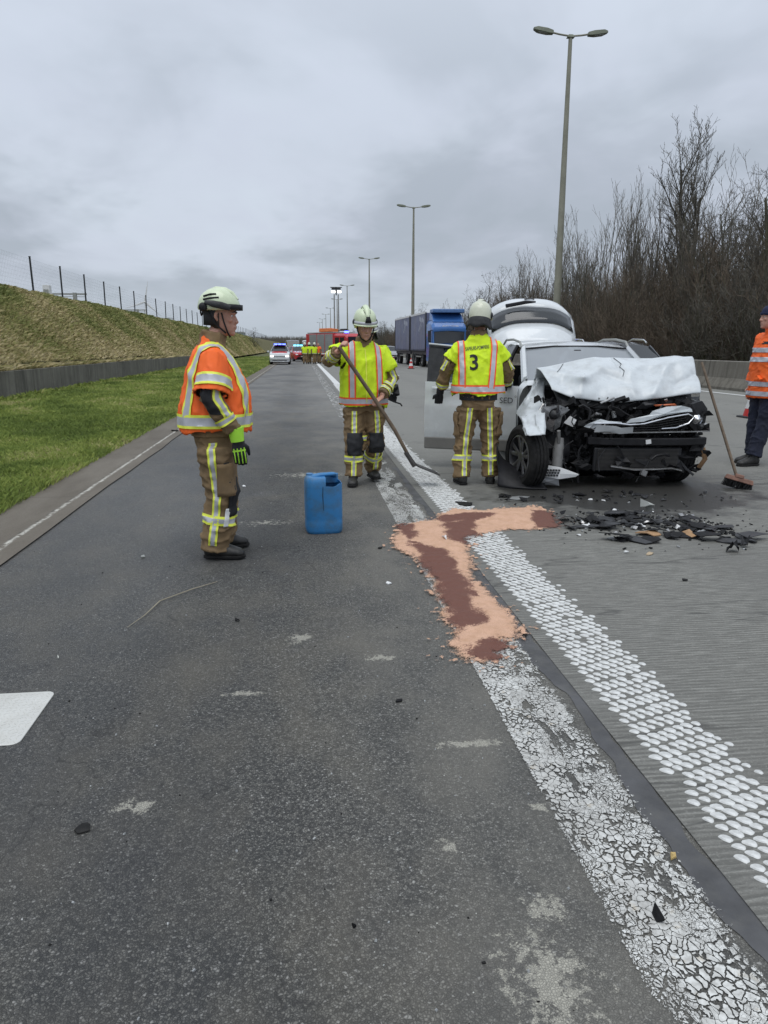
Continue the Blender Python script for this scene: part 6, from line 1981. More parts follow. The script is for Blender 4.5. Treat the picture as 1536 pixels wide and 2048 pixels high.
# --- the man facing the camera with the shovel
SB = dict(cuff=.0, pelvis=(0, 0, .91), neck=(0, .03, 1.535), head=(-.005, .10, 1.70), hyaw=4, hpitch=-10, seed=2, hipw=.175, legw=.98,
          arms=[((.195, .02, 1.46), (.40, .10, 1.36), (.315, .27, 1.455)), ((-.19, .02, 1.44), (-.32, .02, 1.16), (-.165, .225, .99))],
          hands=[dict(at=(.30, .275, 1.475), dir=(-.3, .55, .6), palm=(-.75, .05, -.6), curl=1.15, thumb=.85), dict(at=(-.15, .24, .965), dir=(.75, .55, -.40), palm=(.15, .1, -1), curl=1.1, thumb=.8)],
          legs=[((.105, .0, .82), (.125, .10, .47), (.135, .10, .105)), ((-.11, .0, .82), (-.13, .055, .46), (-.125, -.16, .13))], feet=[14, -8],
          torso=[((0, 0, .90), .185, .15), ((0, .01, 1.1), .19, .15), ((0, .02, 1.3), .20, .15), ((0, .015, 1.43), .19, .125), ((0, .02, 1.52), .11, .085)],
          vest='hv_yellow', sleeve=(.62, .66), vest_rings=[((0, .0, .865), .255, .20), ((0, .005, 1.02), .258, .20), ((0, .015, 1.2), .25, .19), ((0, .02, 1.36), .235, .17), ((0, .012, 1.47), .20, .13), ((0, .01, 1.55), .125, .085)])
pB, hB, bB = person('person in a yellow hi-vis vest walking towards the camera and carrying a long shovel', (.665, 8.02, 0), R(180 + 5), SB)
helmet_classic(pB, hB, 'helmet', badge=True, nape=False)
fb = lambda s: ([(s * .15, .1, .94), (s * .15, .1, 1.2), (s * .145, .08, 1.4), (s * .14, .04, 1.52), (s * .14, -.04, 1.5), (s * .14, -.1, 1.3), (s * .14, -.1, .94)], [(0, 1, 0), (0, 1, 0), (0, 1, .25), (0, .2, 1), (0, -.8, 1), (0, -1, 0), (0, -1, 0)])
vest_tape(pB, bB['vest'], .925, .09, [fb(1), fb(-1)], TO, band_w=.085)
zp = MB()
decal_mb(zp, decal(bB['vest'], [[(V((x, 0, z)), (0, 1, 0)) for x in (-.006, .006)] for z in np.linspace(.90, 1.48, 40)], .008, .4))
zp.build('zip', M['tape_yellow'], pB, ang=1.5)
trouser_tape(pB, bB['trousers'], SB, ((.12, 1, .0, .97), (-.12, 1, .0, .97)))
knee_patch(pB, bB['trousers'], SB)
for i, dv in ((0, (0, 1, 0)), (1, (0, 1, 0))):
    s_, e_, w_ = (V(q) for q in SB['arms'][i])
    for q in (.62, .85):
        tape(bB['jacket'], ring_path(e_.lerp(w_, q - .1), w_ - e_, (1, 0, 0), 24), .042, TS, pB, reach=.1)
    tape(bB['jacket'], seg_path([s_.lerp(e_, .6), e_, e_.lerp(w_, .4)], [(.3 - .6 * i, 1, 0)] * 3, 14), .055, TS, pB, reach=.12)
MB().tube([V((-.21, .17, 1.015)) + V((.055 * math.cos(a), .03 * math.sin(a) + .01, .05 * math.sin(a))) for a in np.linspace(0, 6.283, 14)], .012, 6).build('wrist_watch', M['black_plastic'], pB)
def to_world(o, p):
    return Matrix.Translation(o.location) @ Matrix.Rotation(o.rotation_euler[2], 4, 'Z') @ V(p)
ha = to_world(pB, V(SB['hands'][0]['at'])) + V((.02, -.075, -.01))
hb_ = to_world(pB, V(SB['hands'][1]['at'])) + V((-.055, -.075, -.035))
sv = thing('shovel', 'long-handled shovel held across the body of the person walking in the yellow vest', 'shovel', (0, 0, 0))
sdir = (hb_ - ha).normalized()
top = ha - sdir * .045
knee = V((1.155, 7.72, .30))
MB().tube([top, ha, ha.lerp(hb_, .5) + V((0, .01, .0)), hb_, hb_.lerp(knee, .5) + V((.01, 0, .012)), knee], [.020, .021, .021, .021, .021, .019], 10).build('handle', M['wood'], sv)
bl = MB()
b0, b1 = knee, V((1.20, 7.72, .23))
bl.tube([knee - sdir * .10, knee, b1], [.023, .024, .028], 10)
bl.grid([[V((1.20 + .27 * a_, 7.72 + .115 * b_ * (.75 + .25 * math.sin(a_ * 3.1)), .235 - .115 * a_ + .02 * b_ * b_ + (.012 if a_ < .1 else 0))) for b_ in np.linspace(-1, 1, 9)] for a_ in np.linspace(0, 1, 9)])
bl.build('blade', pm('worn_shovel_steel', (.10, .10, .105), .45, .6, .3, 12, .1, 30, dirt=(.16, .13, .1), da=.6), sv, solid=.004)

# --- the person behind him, mostly hidden
SC_ = dict(pelvis=(0, 0, .91), neck=(0, .03, 1.535), head=(0, .10, 1.69), hyaw=10, hpitch=-16, seed=5,
           arms=[((.2, .02, 1.46), (.28, .02, 1.17), (.24, .22, 1.02)), ((-.2, .02, 1.46), (-.27, .0, 1.18), (-.25, .17, .97))],
           hands=[dict(at=(.24, .235, 1.0), dir=(-.3, .8, -.3), palm=(-.6, 0, -.8), curl=.9, glove='black'), dict(at=(-.25, .2, .94), dir=(.0, .6, -.8), palm=(.9, 0, -.3), curl=1.0, glove='black')],
           legs=[((.10, 0, .82), (.11, .07, .47), (.11, .06, .105)), ((-.10, 0, .82), (-.115, .03, .47), (-.12, -.04, .105))], feet=[6, -6],
           torso=SB['torso'], vest='hv_yellow', sleeve=(.6, .6), vest_rings=SB['vest_rings'])
pC, hC, bC = person('person almost hidden behind the shovel carrier, white helmet, dark scrap in hand', (.88, 9.85, 0), R(180 - 4), SC_)
helmet_classic(pC, hC, 'helmet_pale', nape=True)
trouser_tape(pC, bC['trousers'], SC_, ((.1, 1, 0, .97), (-.1, 1, 0, .97)))
w_, e_ = V(SC_['arms'][1][2]), V(SC_['arms'][1][1])
for q in (.45, .7):
    tape(bC['jacket'], ring_path(e_.lerp(w_, q), w_ - e_, (1, 0, 0), 24), .045, TS, pC, reach=.1)
hs = to_world(pC, SC_['hands'][1]['at'])
scr = thing('broken_trim', 'ragged black plastic trim in the hand of the person behind the shovel carrier', 'car part', tuple(hs + V((.03, -.03, -.03))))
sb = MB()
rn = random.Random(5)
for k in range(5):
    a = rn.uniform(-.6, .6)
    sb.box((rn.uniform(-.03, .09), rn.uniform(-.03, .03), rn.uniform(-.09, .06)), (rn.uniform(.1, .2), .012, rn.uniform(.06, .14)), 0, rotm(rn.uniform(-.5, .5), a, rn.uniform(-.6, .6)), (.6, 1))
sb.build('panel', M['black_plastic'], scr, ang=.3)
MB().tube([(-.05, 0, -.07), (.06, 0, -.12), (.15, 0, -.15), (.17, 0, -.18)], .010, 6).build('prong', M['black_plastic'], scr)

# --- the person seen from behind at the car door
SD = dict(cuff=-.05, pelvis=(-.005, -.03, .93), neck=(0, .075, 1.595), head=(.02, .12, 1.775), hyaw=-22, hpitch=-14, seed=3, hipw=.185, legw=1.0,
          arms=[((.19, .05, 1.50), (.335, .10, 1.25), (.36, .28, 1.10)), ((-.19, .05, 1.495), (-.35, .09, 1.245), (-.385, .20, 1.04))],
          hands=[dict(at=(.365, .31, 1.085), dir=(.1, 1, -.15), palm=(-.2, 0, -1), curl=.7, glove='black'), dict(at=(-.39, .23, .995), dir=(-.05, .5, -.85), palm=(.15, .8, .5), curl=.55, glove='black', thumb=.4)],
          legs=[((.125, -.02, .83), (.155, .02, .48), (.17, .02, .105)), ((-.12, -.02, .83), (-.15, .0, .48), (-.16, -.04, .105))], feet=[10, -10],
          torso=[((0, -.02, .93), .19, .155), ((0, .0, 1.12), .195, .155), ((0, .03, 1.34), .205, .155), ((0, .05, 1.48), .195, .13), ((0, .06, 1.58), .115, .09)],
          vest='hv_yellow', sleeve=(.58, .58), vest_rings=[((.0, -.015, 1.00), .285, .205), ((.0, .0, 1.12), .275, .2), ((.005, .025, 1.28), .262, .19), ((.005, .05, 1.42), .235, .16), ((0, .06, 1.52), .18, .125), ((0, .06, 1.585), .13, .10), ((0, .065, 1.635), .08, .075)], vwr=.019)
pD, hD, bD = person('person seen from behind at the open car door, yellow vest marked with a large 3', (1.905, 7.80, 0), R(0 - 4), SD)
helmet_classic(pD, hD, 'helmet_pale', nape=True)
bk_ = lambda s, x0, x1: ([(x0, -.1, 1.07), (x0 + (x1 - x0) * .5, -.1, 1.3), (x1, -.08, 1.48), (x1, -.02, 1.58), (x1, .1, 1.56), (x1, .15, 1.4), (x0, .15, 1.07)], [(0, -1, 0), (0, -1, 0), (0, -1, .25), (0, -.2, 1), (0, .8, 1), (0, 1, 0), (0, 1, 0)])
vest_tape(pD, bD['vest'], 1.06, .09, [bk_(1, .105, .155), bk_(-1, -.20, -.20)], TO, band_w=.09)
def vest_text(s, size, z0, x0, bold, mat, name, slope=0.0, sx=1.0):
    me = text_mesh(s, size, 0, bold)
    bm = bmesh.new()
    bm.from_mesh(me)
    bmesh.ops.triangulate(bm, faces=bm.faces)
    bmesh.ops.subdivide_edges(bm, edges=[e for e in bm.edges if e.calc_length() > .03], cuts=1)
    ok = []
    for v in bm.verts:
        p = V((x0 + v.co.x * sx, 0, z0 + v.co.y + slope * v.co.x))
        h = bD['vest'].ray_cast(p + V((0, -.6, 0)), V((0, 1, 0)), .8)
        v.co = (h[0] + V((0, -.006, 0))) if h[0] is not None else p
    bm.to_mesh(me)
    bm.free()
    return link_mesh(name, me, mat, pD, False)
vest_text('3', .225, 1.265, -.075, .004, M['black_cloth'], 'number')
vest_text('SAPEURS-POMPIERS', .052, 1.475, -.032, .0006, pm('grey_print', (.07, .085, .04), .6), 'lettering', .06, .56)
trouser_tape(pD, bD['trousers'], SD, ((-.15, -1, .03, .97), (.12, -1, .03, .97)))
for i in (0, 1):
    s_, e_, w_ = (V(q) for q in SD['arms'][i])
    tape(bD['jacket'], ring_path(e_.lerp(w_, .72), w_ - e_, (1, 0, 0), 24), .05, TS, pD, reach=.1)
    tape(bD['jacket'], seg_path([s_.lerp(e_, .55), s_.lerp(e_, .95)], [(.8 if i == 0 else -.8, -.8, 0)] * 2, 8), .05, TS, pD, reach=.13)
MB().loft([ell((0, -.02, z), .205, .165) for z in (.94, 1.0)], cap=False).build('belt', M['black_cloth'], pD)
for s, hp_ in ((1, SD['legs'][0][0]), (-1, SD['legs'][1][0])):
    pk = MB()
    hp_ = V(hp_)
    decal_mb(pk, decal(bD['trousers'], [[(hp_ + V((0, y, z)), (s, -.25, 0)) for y in np.linspace(-.05, .09, 8)] for z in np.linspace(-.28, -.02, 9)], .016, .2))
    pk.build('cargo_pocket', M['tan'], pD, ang=1.5, solid=.014)

# --- the person at the right edge in the long orange jacket
SE = dict(pelvis=(0, 0, .92), neck=(0, .02, 1.60), head=(0, .07, 1.775), hyaw=-6, hpitch=0, seed=7, trousers='navy', jacket='hv_orange', legw=.92, wr=.014,
          arms=[((.2, 0, 1.53), (.26, -.02, 1.24), (.25, .06, .98)), ((-.2, 0, 1.53), (-.26, -.04, 1.24), (-.25, .05, .98))],
          hands=[dict(at=(.25, .065, .95), dir=(0, .1, -1), palm=(-1, 0, 0), curl=.4), dict(at=(-.25, .055, .95), dir=(0, .1, -1), palm=(1, 0, 0), curl=.4)],
          legs=[((.1, 0, .84), (.10, .04, .49), (.10, .03, .105)), ((-.1, 0, .84), (-.105, .06, .49), (-.11, .16, .105))], feet=[8, -8],
          torso=[((0, .0, .83), .235, .195), ((0, .0, .95), .23, .185), ((0, .02, 1.2), .225, .175), ((0, .02, 1.42), .215, .15), ((0, .015, 1.52), .19, .12), ((0, .01, 1.59), .11, .085)])
pE, hE, bE = person('person in a long orange jacket and navy cap at the right edge', (5.90, 8.72, 0), R(90), SE)
pE.scale = (1.045,) * 3
jb_ = bE['jacket']
TG = [M['tape_silver'], M['tape_silver']]
for z in (.885, 1.0, 1.29, 1.40):
    tape(jb_, ring_path((0, 0, z), (0, 0, 1), (1, 0, 0), 60), .055, TG, pE, reach=.40)
for z in (1.30, 1.42):
    s_, e_ = V(SE['arms'][1][0]), V(SE['arms'][1][1])
    tape(jb_, ring_path(s_.lerp(e_, (1.53 - z) / .31), e_ - s_, (1, 0, 0), 24), .05, TG, pE, reach=.14)
nm = MB()
decal_mb(nm, decal(jb_, [[(V((x, 0, z)), (0, 1, 0)) for x in np.linspace(-.14, -.02, 6)] for z in (1.47, 1.50)], .006, .3))
nm.build('name_badge', M['black_cloth'], pE, ang=1.5)
MB().tube([(-.10, .20, 1.10), (-.15, .19, 1.055)], (.008, .03), 6).build('pocket_flap', M['hv_orange'], pE)
T = lambda *p: hE @ V(p)
cp = MB()
cp.loft([[T(hw * math.cos(a), -.006 + (yf if math.sin(a) > 0 else yb) * math.sin(a), z) for a in np.linspace(0, 6.2832, 26, endpoint=False)] for z, yf, yb, hw in ((.035, .104, .112, .088), (.06, .108, .114, .090), (.10, .098, .106, .084), (.135, .068, .075, .06), (.15, .02, .02, .02))])
cp.build('knit_cap', pm('navy_knit', (.015, .02, .06), .9, 0, .3, 30, .6, 120), pE, ang=1)
MB().loft([[T((.09 + o) * math.cos(a), -.006 + (.110 + o) * math.sin(a), z) for a in np.linspace(0, 6.2832, 26, endpoint=False)] for z, o in ((.03, .002), (.035, .008), (.062, .008), (.066, .002))]).build('cap_fold', pm('navy_knit_fold', (.012, .016, .05), .9, 0, .3, 30, .6, 120), pE, ang=1)

# --- the crew standing far off by the fire engine
SF = dict(SC_, voxel=2.2, arms=[((.2, .02, 1.46), (.27, .0, 1.18), (.25, .08, .92)), ((-.2, .02, 1.46), (-.27, .0, 1.18), (-.25, .08, .92))], hands=[dict(at=(.25, .09, .9), dir=(0, .1, -1), palm=(-1, 0, 0), curl=.4, glove='black'), dict(at=(-.25, .09, .9), dir=(0, .1, -1), palm=(1, 0, 0), curl=.4, glove='black')], hpitch=0)
far = []
for lab, x, y, rz, v in (('leftmost of the far crew by the fire engine, yellow vest', .30, 66.5, 170, 'hv_yellow'), ('rightmost of the far crew by the fire engine, in an orange vest', 1.62, 68.3, 120, 'hv_orange')):
    SF2 = dict(SF, vest=v)
    p_, h_, b_ = person('person ' + lab, (x, y, 0), R(rz), SF2)
    tape(b_['vest'], ring_path((0, 0, .93), (0, 0, 1), (1, 0, 0), 30), .085, TS, p_, reach=.45)
    if v == 'hv_yellow':
        helmet_classic(p_, h_, 'helmet_pale')
    p_['group'] = 'crew by the fire engine'
    far.append(p_)
for lab, x, y, rz in (('person second from left in the far crew, yellow vest', .72, 67.4, 20), ('person third from left in the far crew, yellow vest, white helmet', 1.12, 66.8, 200)):
    c = copy_tree(far[0], loc=(x, y, 0), rz=R(rz))
    c['label'] = lab
# ------------------------------------------------------------------ small things on the road
# cut-open blue jerrycan
cn = thing('jerrycan', 'blue plastic jerrycan with its top cut open, standing on the shoulder', 'jerrycan', (.148, 5.87, 0), R(4))
CW, CD, CH = .152, .128, .47
def rr(hx, hy, z, r=.05, n=32, p=4.5):
    return ell((0, 0, z), hx, hy, n, p)
def can_top(x):
    """height of the cut rim: whole on the left, cut down on the right"""
    return CH if x < .005 else .405 + .012 * math.sin(x * 60)
outer, wallr = [], []
base = [(.0, .90), (.012, .965), (.03, 1.0), (.10, 1.0), (.115, .985), (.13, 1.0), (.25, 1.005), (.36, 1.0), (.39, 1.0)]
b = MB()
rings = [[V((p.x, p.y, z)) for p in rr(CW * k, CD * k, z)] for z, k in base]
last = rr(CW, CD, 0)
rings.append([V((p.x, p.y, .395 if p.x < .01 else min(.435, can_top(p.x)))) for p in last])
rings.append([V((p.x * .97, p.y * .97, .398 if p.x < .01 else min(.435, can_top(p.x)))) for p in last])
rings.append([V((p.x * .965, p.y * .965, .02)) for p in last])
b.loft(rings, 0, False)
b.add([p for p in rings[0]], [tuple(range(31, -1, -1))])
b.add([p for p in rings[-1]], [tuple(range(32))])
b.build('body', M['blue_plastic'], cn, ang=.9)
tp = MB()      # the left half of the shoulder and the moulded grip that bridges to the back right corner
tp.loft([[V((p.x * k if p.x < 0 else min(p.x, .012), p.y * k, z)) for p in last] for z, k in ((.39, 1.0), (.43, .985), (.455, .93), (.47, .84))])
tp.build('shoulder', M['blue_plastic'], cn, ang=.8, bevel=.006)
gp_ = MB()
gp_.tube([(-.09, -.02, .462), (-.03, -.025, .478), (.04, -.01, .478), (.085, .045, .470), (.10, .09, .44)], [(.020, .034), (.018, .03), (.018, .03), (.018, .034), (.012, .03)], 12, side=(0, 0, 1))
gp_.loft([[V((x, y, z)) for x, y in ((.0, .075), (.125, .075), (.14, .11), (.10, .123), (.0, .123))] for z in (.39, .455, .468)])
gp_.build('grip', M['blue_plastic'], cn, ang=.9, bevel=.008)
MB().lathe([(.028, .47), (.030, .492), (.026, .497), (.001, .497)], 18, 0, Matrix.Translation((-.105, .05, -.015))).build('cap', M['blue_plastic'], cn)
gv_ = MB()
gv_.tube([(-.012, -CD * 1.002, .40), (-.016, -CD * 1.008, .33), (-.01, -CD * 1.008, .20)], [.003, .0045, .003], 5)
gv_.build('scuff', pm('blue_scuff', (.02, .07, .13), .6), cn)

# broom leaning on the bonnet
bt_ = V((4.40, 7.70, 1.335))
bh = V((4.64, 7.20, .135))
bo = thing('broom', 'wooden broom leaning against the right corner of the buckled bonnet', 'broom', (4.66, 7.18, 0))
MB().tube([bt_ - bo.location, (bt_ + bh) / 2 - bo.location, bh - bo.location], [.014, .0155, .016], 10).build('handle', M['wood'], bo)
rb = rotm(R(-12), R(14), R(-28))
bb_ = MB()
bb_.box((0, 0, .105), (.30, .055, .05), 0, rb, (.9, .8)).box((0, 0, .14), (.09, .045, .04), 0, rb)
bb_.build('broom_head', pm('worn_red_wood', (.22, .12, .09), .8, 0, .3, 14, .3, 50), bo, bevel=.008)
br_ = MB()
rn = random.Random(3)
for k in range(260):
    p = rb @ V((rn.uniform(-.145, .145), rn.uniform(-.025, .025), -.005))
    q = p + rb @ V((rn.uniform(-.03, .03), rn.uniform(-.03, .03), -.085))
    br_.tube([p + V((0, 0, .095)), (q.x, q.y, max(.004, q.z + .095))], .003, 3, cap=False)
br_ = br_.build('bristles', M['grime'], bo, False)
br_['kind'] = 'stuff'

# aluminium tread plate, mostly out of the frame
PL_ = thing('tread_plate', 'pale aluminium tread plate lying on the asphalt at the left edge', 'metal plate', (-1.125, 2.65, .0))
w_, h_, r_ = .95, .445, .035
cor = []
for cx_, cy_, a0 in ((-r_, r_, -90), (-r_, h_ - r_, 0), (-w_ + r_, h_ - r_, 90), (-w_ + r_, r_, 180)):
    cor += [(cx_ + r_ * math.cos(R(a0 + q)), cy_ + r_ * math.sin(R(a0 + q))) for q in (0, 22, 45, 68, 90)]
M['alu'] = pm('scuffed_aluminium', (.62, .62, .59), .5, .25, .06, 5, .05, 60, dirt=(.4, .39, .35), da=.6, ds=6)
MB().prism(cor, .006).build('sheet', M['alu'], PL_, bevel=.002)
tb_ = MB()
for i in range(40):
    for j in range(19):
        x, y = -.02 - i * .0235, .018 + j * .0235
        if y > h_ - .015:
            continue
        g = (i // 2 + j // 2) % 2
        tb_.box((x, y, .0068), (.023, .0045, .0022), 0, rotm(0, 0, R(40 if g else -50)), (.8, .5))
tb_ = tb_.build('tread_bars', M['alu'], PL_, ang=.4)
tb_['kind'] = 'stuff'
# dry twig
tw = MB().tube([(-.585, 4.57, .008), (-.72, 4.43, .012), (-.885, 4.23, .010), (-.925, 3.99, .012), (-.985, 3.83, .006)], [.0022, .0035, .004, .003, .0015], 6).build('twig', pm('dry_twig', (.30, .27, .2), .8))
tag(tw, 'long thin dry twig lying on the asphalt in front of the man in orange', 'twig')

# absorbent: pale granules, red-brown where they have soaked up fluid
LIGHT = [(.674, 5.429), (.803, 5.954), (1.082, 6.051), (1.387, 6.56), (1.626, 6.447), (2.204, 6.512), (2.247, 6.015), (2.138, 5.735), (1.612, 5.69), (1.284, 5.468), (1.179, 5.088), (1.109, 4.547), (1.143, 4.092), (1.155, 3.754), (1.099, 3.469), (.964, 3.321), (.92, 3.16), (.779, 3.192), (.699, 3.29), (.692, 3.448), (.757, 3.507), (.781, 3.835), (.813, 4.42), (.79, 4.837), (.685, 5.212)]
DARK = [[(.776, 5.315), (.947, 5.239), (1.05, 5.006), (1.03, 4.554), (1.016, 4.153), (.99, 3.643), (.86, 3.586), (.80, 3.503), (.77, 3.406), (.878, 3.394), (.954, 3.431), (1.0, 3.319), (.932, 3.158), (.754, 3.195), (.727, 3.275), (.75, 3.474), (.782, 3.795), (.817, 4.389), (.802, 4.909)],
        [(.79, 6.0), (.88, 6.036), (.869, 5.408), (.927, 5.213), (.78, 5.3)], [(1.2, 5.93), (1.45, 6.0), (1.40, 5.5), (1.218, 5.266), (1.13, 5.38)], [(2.13, 6.3), (2.33, 6.15), (2.25, 5.68), (1.882, 5.70), (1.6, 5.60), (1.9, 5.8)], [(1.204, 6.228), (1.45, 6.33), (1.67, 6.156), (1.513, 6.03), (1.216, 5.99)]]
def poly_sd(px, py, poly):
    d = np.full(px.shape, 1e9)
    ins = np.zeros(px.shape, bool)
    n = len(poly)
    for i in range(n):
        (x0, y0), (x1, y1) = poly[i], poly[(i + 1) % n]
        ex, ey = x1 - x0, y1 - y0
        t = np.clip(((px - x0) * ex + (py - y0) * ey) / (ex * ex + ey * ey), 0, 1)
        d = np.minimum(d, np.hypot(px - x0 - ex * t, py - y0 - ey * t))
        c = ((y0 > py) != (y1 > py)) & (px < ex * (py - y0) / (ey if abs(ey) > 1e-9 else 1e-9) + x0)
        ins ^= c
    return np.where(ins, d, -d)
st_ = .0105
gx, gy = np.meshgrid(np.arange(.45, 2.6, st_), np.arange(2.95, 6.85, st_ * 1.2), indexing='ij')
wx, wy = (fbm(gx * 5, gy * 4, 0, 4, 61) - .5) * .16, (fbm(gx * 5, gy * 4, 3, 4, 67) - .5) * .22
sd_ = poly_sd(gx + wx * .7, gy + wy * .7, LIGHT)
fine = fbm(gx * 38, gy * 30, 0, 3, 71)
mask = sd_ + (fine - .5) * .035 + (fbm(gx * 12, gy * 9, 0, 3, 79) - .5) * .05 - .012
scat = (fbm(gx * 34, gy * 30, 0, 2, 87) - .66) * .5 + np.clip(sd_, -.3, 0) * .75
mask = np.maximum(mask, scat)
dk = np.max([poly_sd(gx + wx * .6, gy + wy * .6, q) for q in DARK], axis=0) + (fine - .5) * .035 + (fbm(gx * 9, gy * 7, 0, 4, 73) - .5) * .10 + (fbm(gx * 3.6, gy * 3.0, 0, 3, 83) - .47) * .20
hz_ = .0118 + np.clip(mask, 0, .12) * .10 * (.6 + .8 * fbm(gx * 7, gy * 6, 0, 3, 75)) + .007 * (fbm(gx * 60, gy * 50, 0, 2, 77) - .5) + np.clip(mask, 0, .05) * .35 * (fbm(gx * 16, gy * 14, 0, 3, 89) - .45)
ii, jj = np.where(np.maximum(np.maximum(mask[:-1, :-1], mask[1:, :-1]), np.maximum(mask[1:, 1:], mask[:-1, 1:])) > -.075)
ny_ = gx.shape[1]
fc = np.stack([ii * ny_ + jj, (ii + 1) * ny_ + jj, (ii + 1) * ny_ + jj + 1, ii * ny_ + jj + 1], 1)
used = np.unique(fc)
re_ = np.full(gx.size, -1)
re_[used] = np.arange(len(used))
co = np.stack([gx.ravel(), gy.ravel(), hz_.ravel()], 1)[used]
m, t, oc = newmat('absorbent_granules')
dkn = nd(t, 'ShaderNodeAttribute', attribute_name='wet').outputs['Fac']
g1 = noi(t, oc, 300, 2, .7)
g2 = noi(t, oc, 14, 5, .65)
lt = mixc(t, mr(t, g1, .3, .7), (.47, .275, .185), (.74, .48, .34))
lt = mixc(t, mr(t, g2, .4, .7, 0, .55), lt, (.43, .25, .145))
dr_ = mixc(t, mr(t, g1, .3, .7), (.10, .042, .030), (.20, .088, .066))
dr_ = mixc(t, mr(t, g2, .4, .7, 0, .6), dr_, (.15, .062, .045))
kk = mr(t, ma(t, 'ADD', dkn, ma(t, 'ADD', ma(t, 'MULTIPLY', ma(t, 'SUBTRACT', noi(t, mapping(t, oc, (1, 2.2, 1)), 75, 3, .7), .5), .17), ma(t, 'MULTIPLY', ma(t, 'SUBTRACT', g2, .5), .04))), -.008, .014)
cvr = nd(t, 'ShaderNodeAttribute', attribute_name='cover').outputs['Fac']
g3 = noi(t, oc, 170, 3, .75)
g4 = noi(t, oc, 26, 4, .7)
al = ma(t, 'GREATER_THAN', ma(t, 'ADD', ma(t, 'MULTIPLY', cvr, 9.0), ma(t, 'ADD', ma(t, 'MULTIPLY', ma(t, 'SUBTRACT', g3, .5), 2.2), ma(t, 'MULTIPLY', ma(t, 'SUBTRACT', g4, .5), 1.2))), .02)
bs = nd(t, 'ShaderNodeBsdfPrincipled', {'Base Color': mixc(t, kk, lt, dr_), 'Roughness': .9, 'Normal': bump(t, g1, .5, .004)})
nd(t, 'ShaderNodeOutputMaterial', {'Surface': nd(t, 'ShaderNodeMixShader', {0: al, 1: nd(t, 'ShaderNodeBsdfTransparent').outputs[0], 2: bs.outputs[0]}).outputs[0]})
so_ = link_mesh('absorbent', np_mesh('absorbent', co, re_[fc], {'wet': dk.ravel()[used], 'cover': mask.ravel()[used]}), m, None, False)
tag(so_, 'spilled pale absorbent granules soaked red-brown, spread across the white line', 'absorbent', None, 'stuff')

# loose pieces of the wreck
def shard(name, label, cat, x, y, s, mat, seed, group=None, flat=.5, rz=None, z=.008, h=.05, n=None):
    """a torn, bent sheet piece with its own outline and thickness"""
    rnd = random.Random(seed)
    n = n or rnd.randint(5, 8)
    ax = rnd.uniform(.35, .9)
    a0 = rnd.uniform(0, 6.28) if rz is None else rz
    bend = rnd.uniform(-1, 1)
    th = .004 + .004 * rnd.random()
    P = []
    for i in range(n):
        a = 6.283 * i / n + rnd.uniform(-.35, .35)
        q = s * rnd.uniform(.6, 1.1)
        px, py = q * math.cos(a), q * math.sin(a) * ax
        P.append((px * math.cos(a0) - py * math.sin(a0), px * math.sin(a0) + py * math.cos(a0), h * rnd.random() * (1 - flat) + abs(px / s) * bend * h * .4))
    zm = min(p[2] for p in P)
    P = [(a, b_, c - zm) for a, b_, c in P]
    cz = sum(p[2] for p in P) / n + h * .35 * rnd.random()
    v = P + [(a, b_, c + th) for a, b_, c in P] + [(0, 0, cz), (0, 0, cz + th)]
    f = [(i, (i + 1) % n, n + (i + 1) % n, n + i) for i in range(n)] + [((i + 1) % n, i, 2 * n) for i in range(n)] + [(n + i, n + (i + 1) % n, 2 * n + 1) for i in range(n)]
    o = MB().add(v, f).build(name, mat, None, True, .35)
    o.location = (x, y, z)
    return tag(o, label, cat, group)
rn = random.Random(8)
PILE = [(2.30, 5.95), (2.75, 6.25), (3.15, 6.0), (3.50, 5.45), (3.42, 5.05), (3.0, 5.35), (2.75, 5.25), (2.35, 5.2), (2.5, 5.5)]
k = 0
mats = [M['grime'], M['black_plastic'], M['dark_plastic']]
while k < 88:
    t_ = rn.random() ** .75
    x = 2.30 + 1.2 * t_ + rn.gauss(0, .06)
    y = 5.98 - .50 * max(0, t_ - .35) * 1.3 + rn.gauss(0, .17) - .16 * rn.random()
    if k % 6 == 0:
        x, y = rn.uniform(2.35, 3.4), rn.uniform(5.15, 5.6)
    s = rn.choice([.035, .05, .07, .10, .14])
    shard('plastic_shard', 'broken black plastic shard lying in the debris pile before the wrecked car', 'car part', x, y, s, mats[k % 3], 100 + k, 'black shards in the debris pile', .5, h=.055, z=.008 + (.03 if rn.random() < .3 else 0))
    k += 1
for k in range(34):
    shard('plastic_scrap', 'small dark scrap on the oily concrete right in front of the wreck', 'car part', rn.uniform(1.95, 4.4), 6.95 + rn.gauss(0, .13) - .1 * rn.random(), rn.choice([.02, .03, .05, .08]), mats[k % 3], 300 + k, 'dark scraps at the foot of the wreck', .6, h=.05)
for k in range(9):
    shard('metal_scrap', 'small grey metal scrap among the black shards of the debris pile', 'car part', rn.uniform(2.35, 3.45), rn.uniform(5.2, 6.1), rn.choice([.03, .05]), M['bare_steel'], 340 + k, 'grey scraps in the debris pile', .4, h=.05)
for k in range(10):
    shard('white_chip', 'small white chip of paintwork scattered around the debris pile', 'car part', rn.uniform(2.2, 3.6), rn.uniform(4.9, 6.8), rn.choice([.012, .018, .028]), M['white_plain'], 360 + k, 'white chips by the debris pile', .7, h=.02)
W_ = M['white_plain']
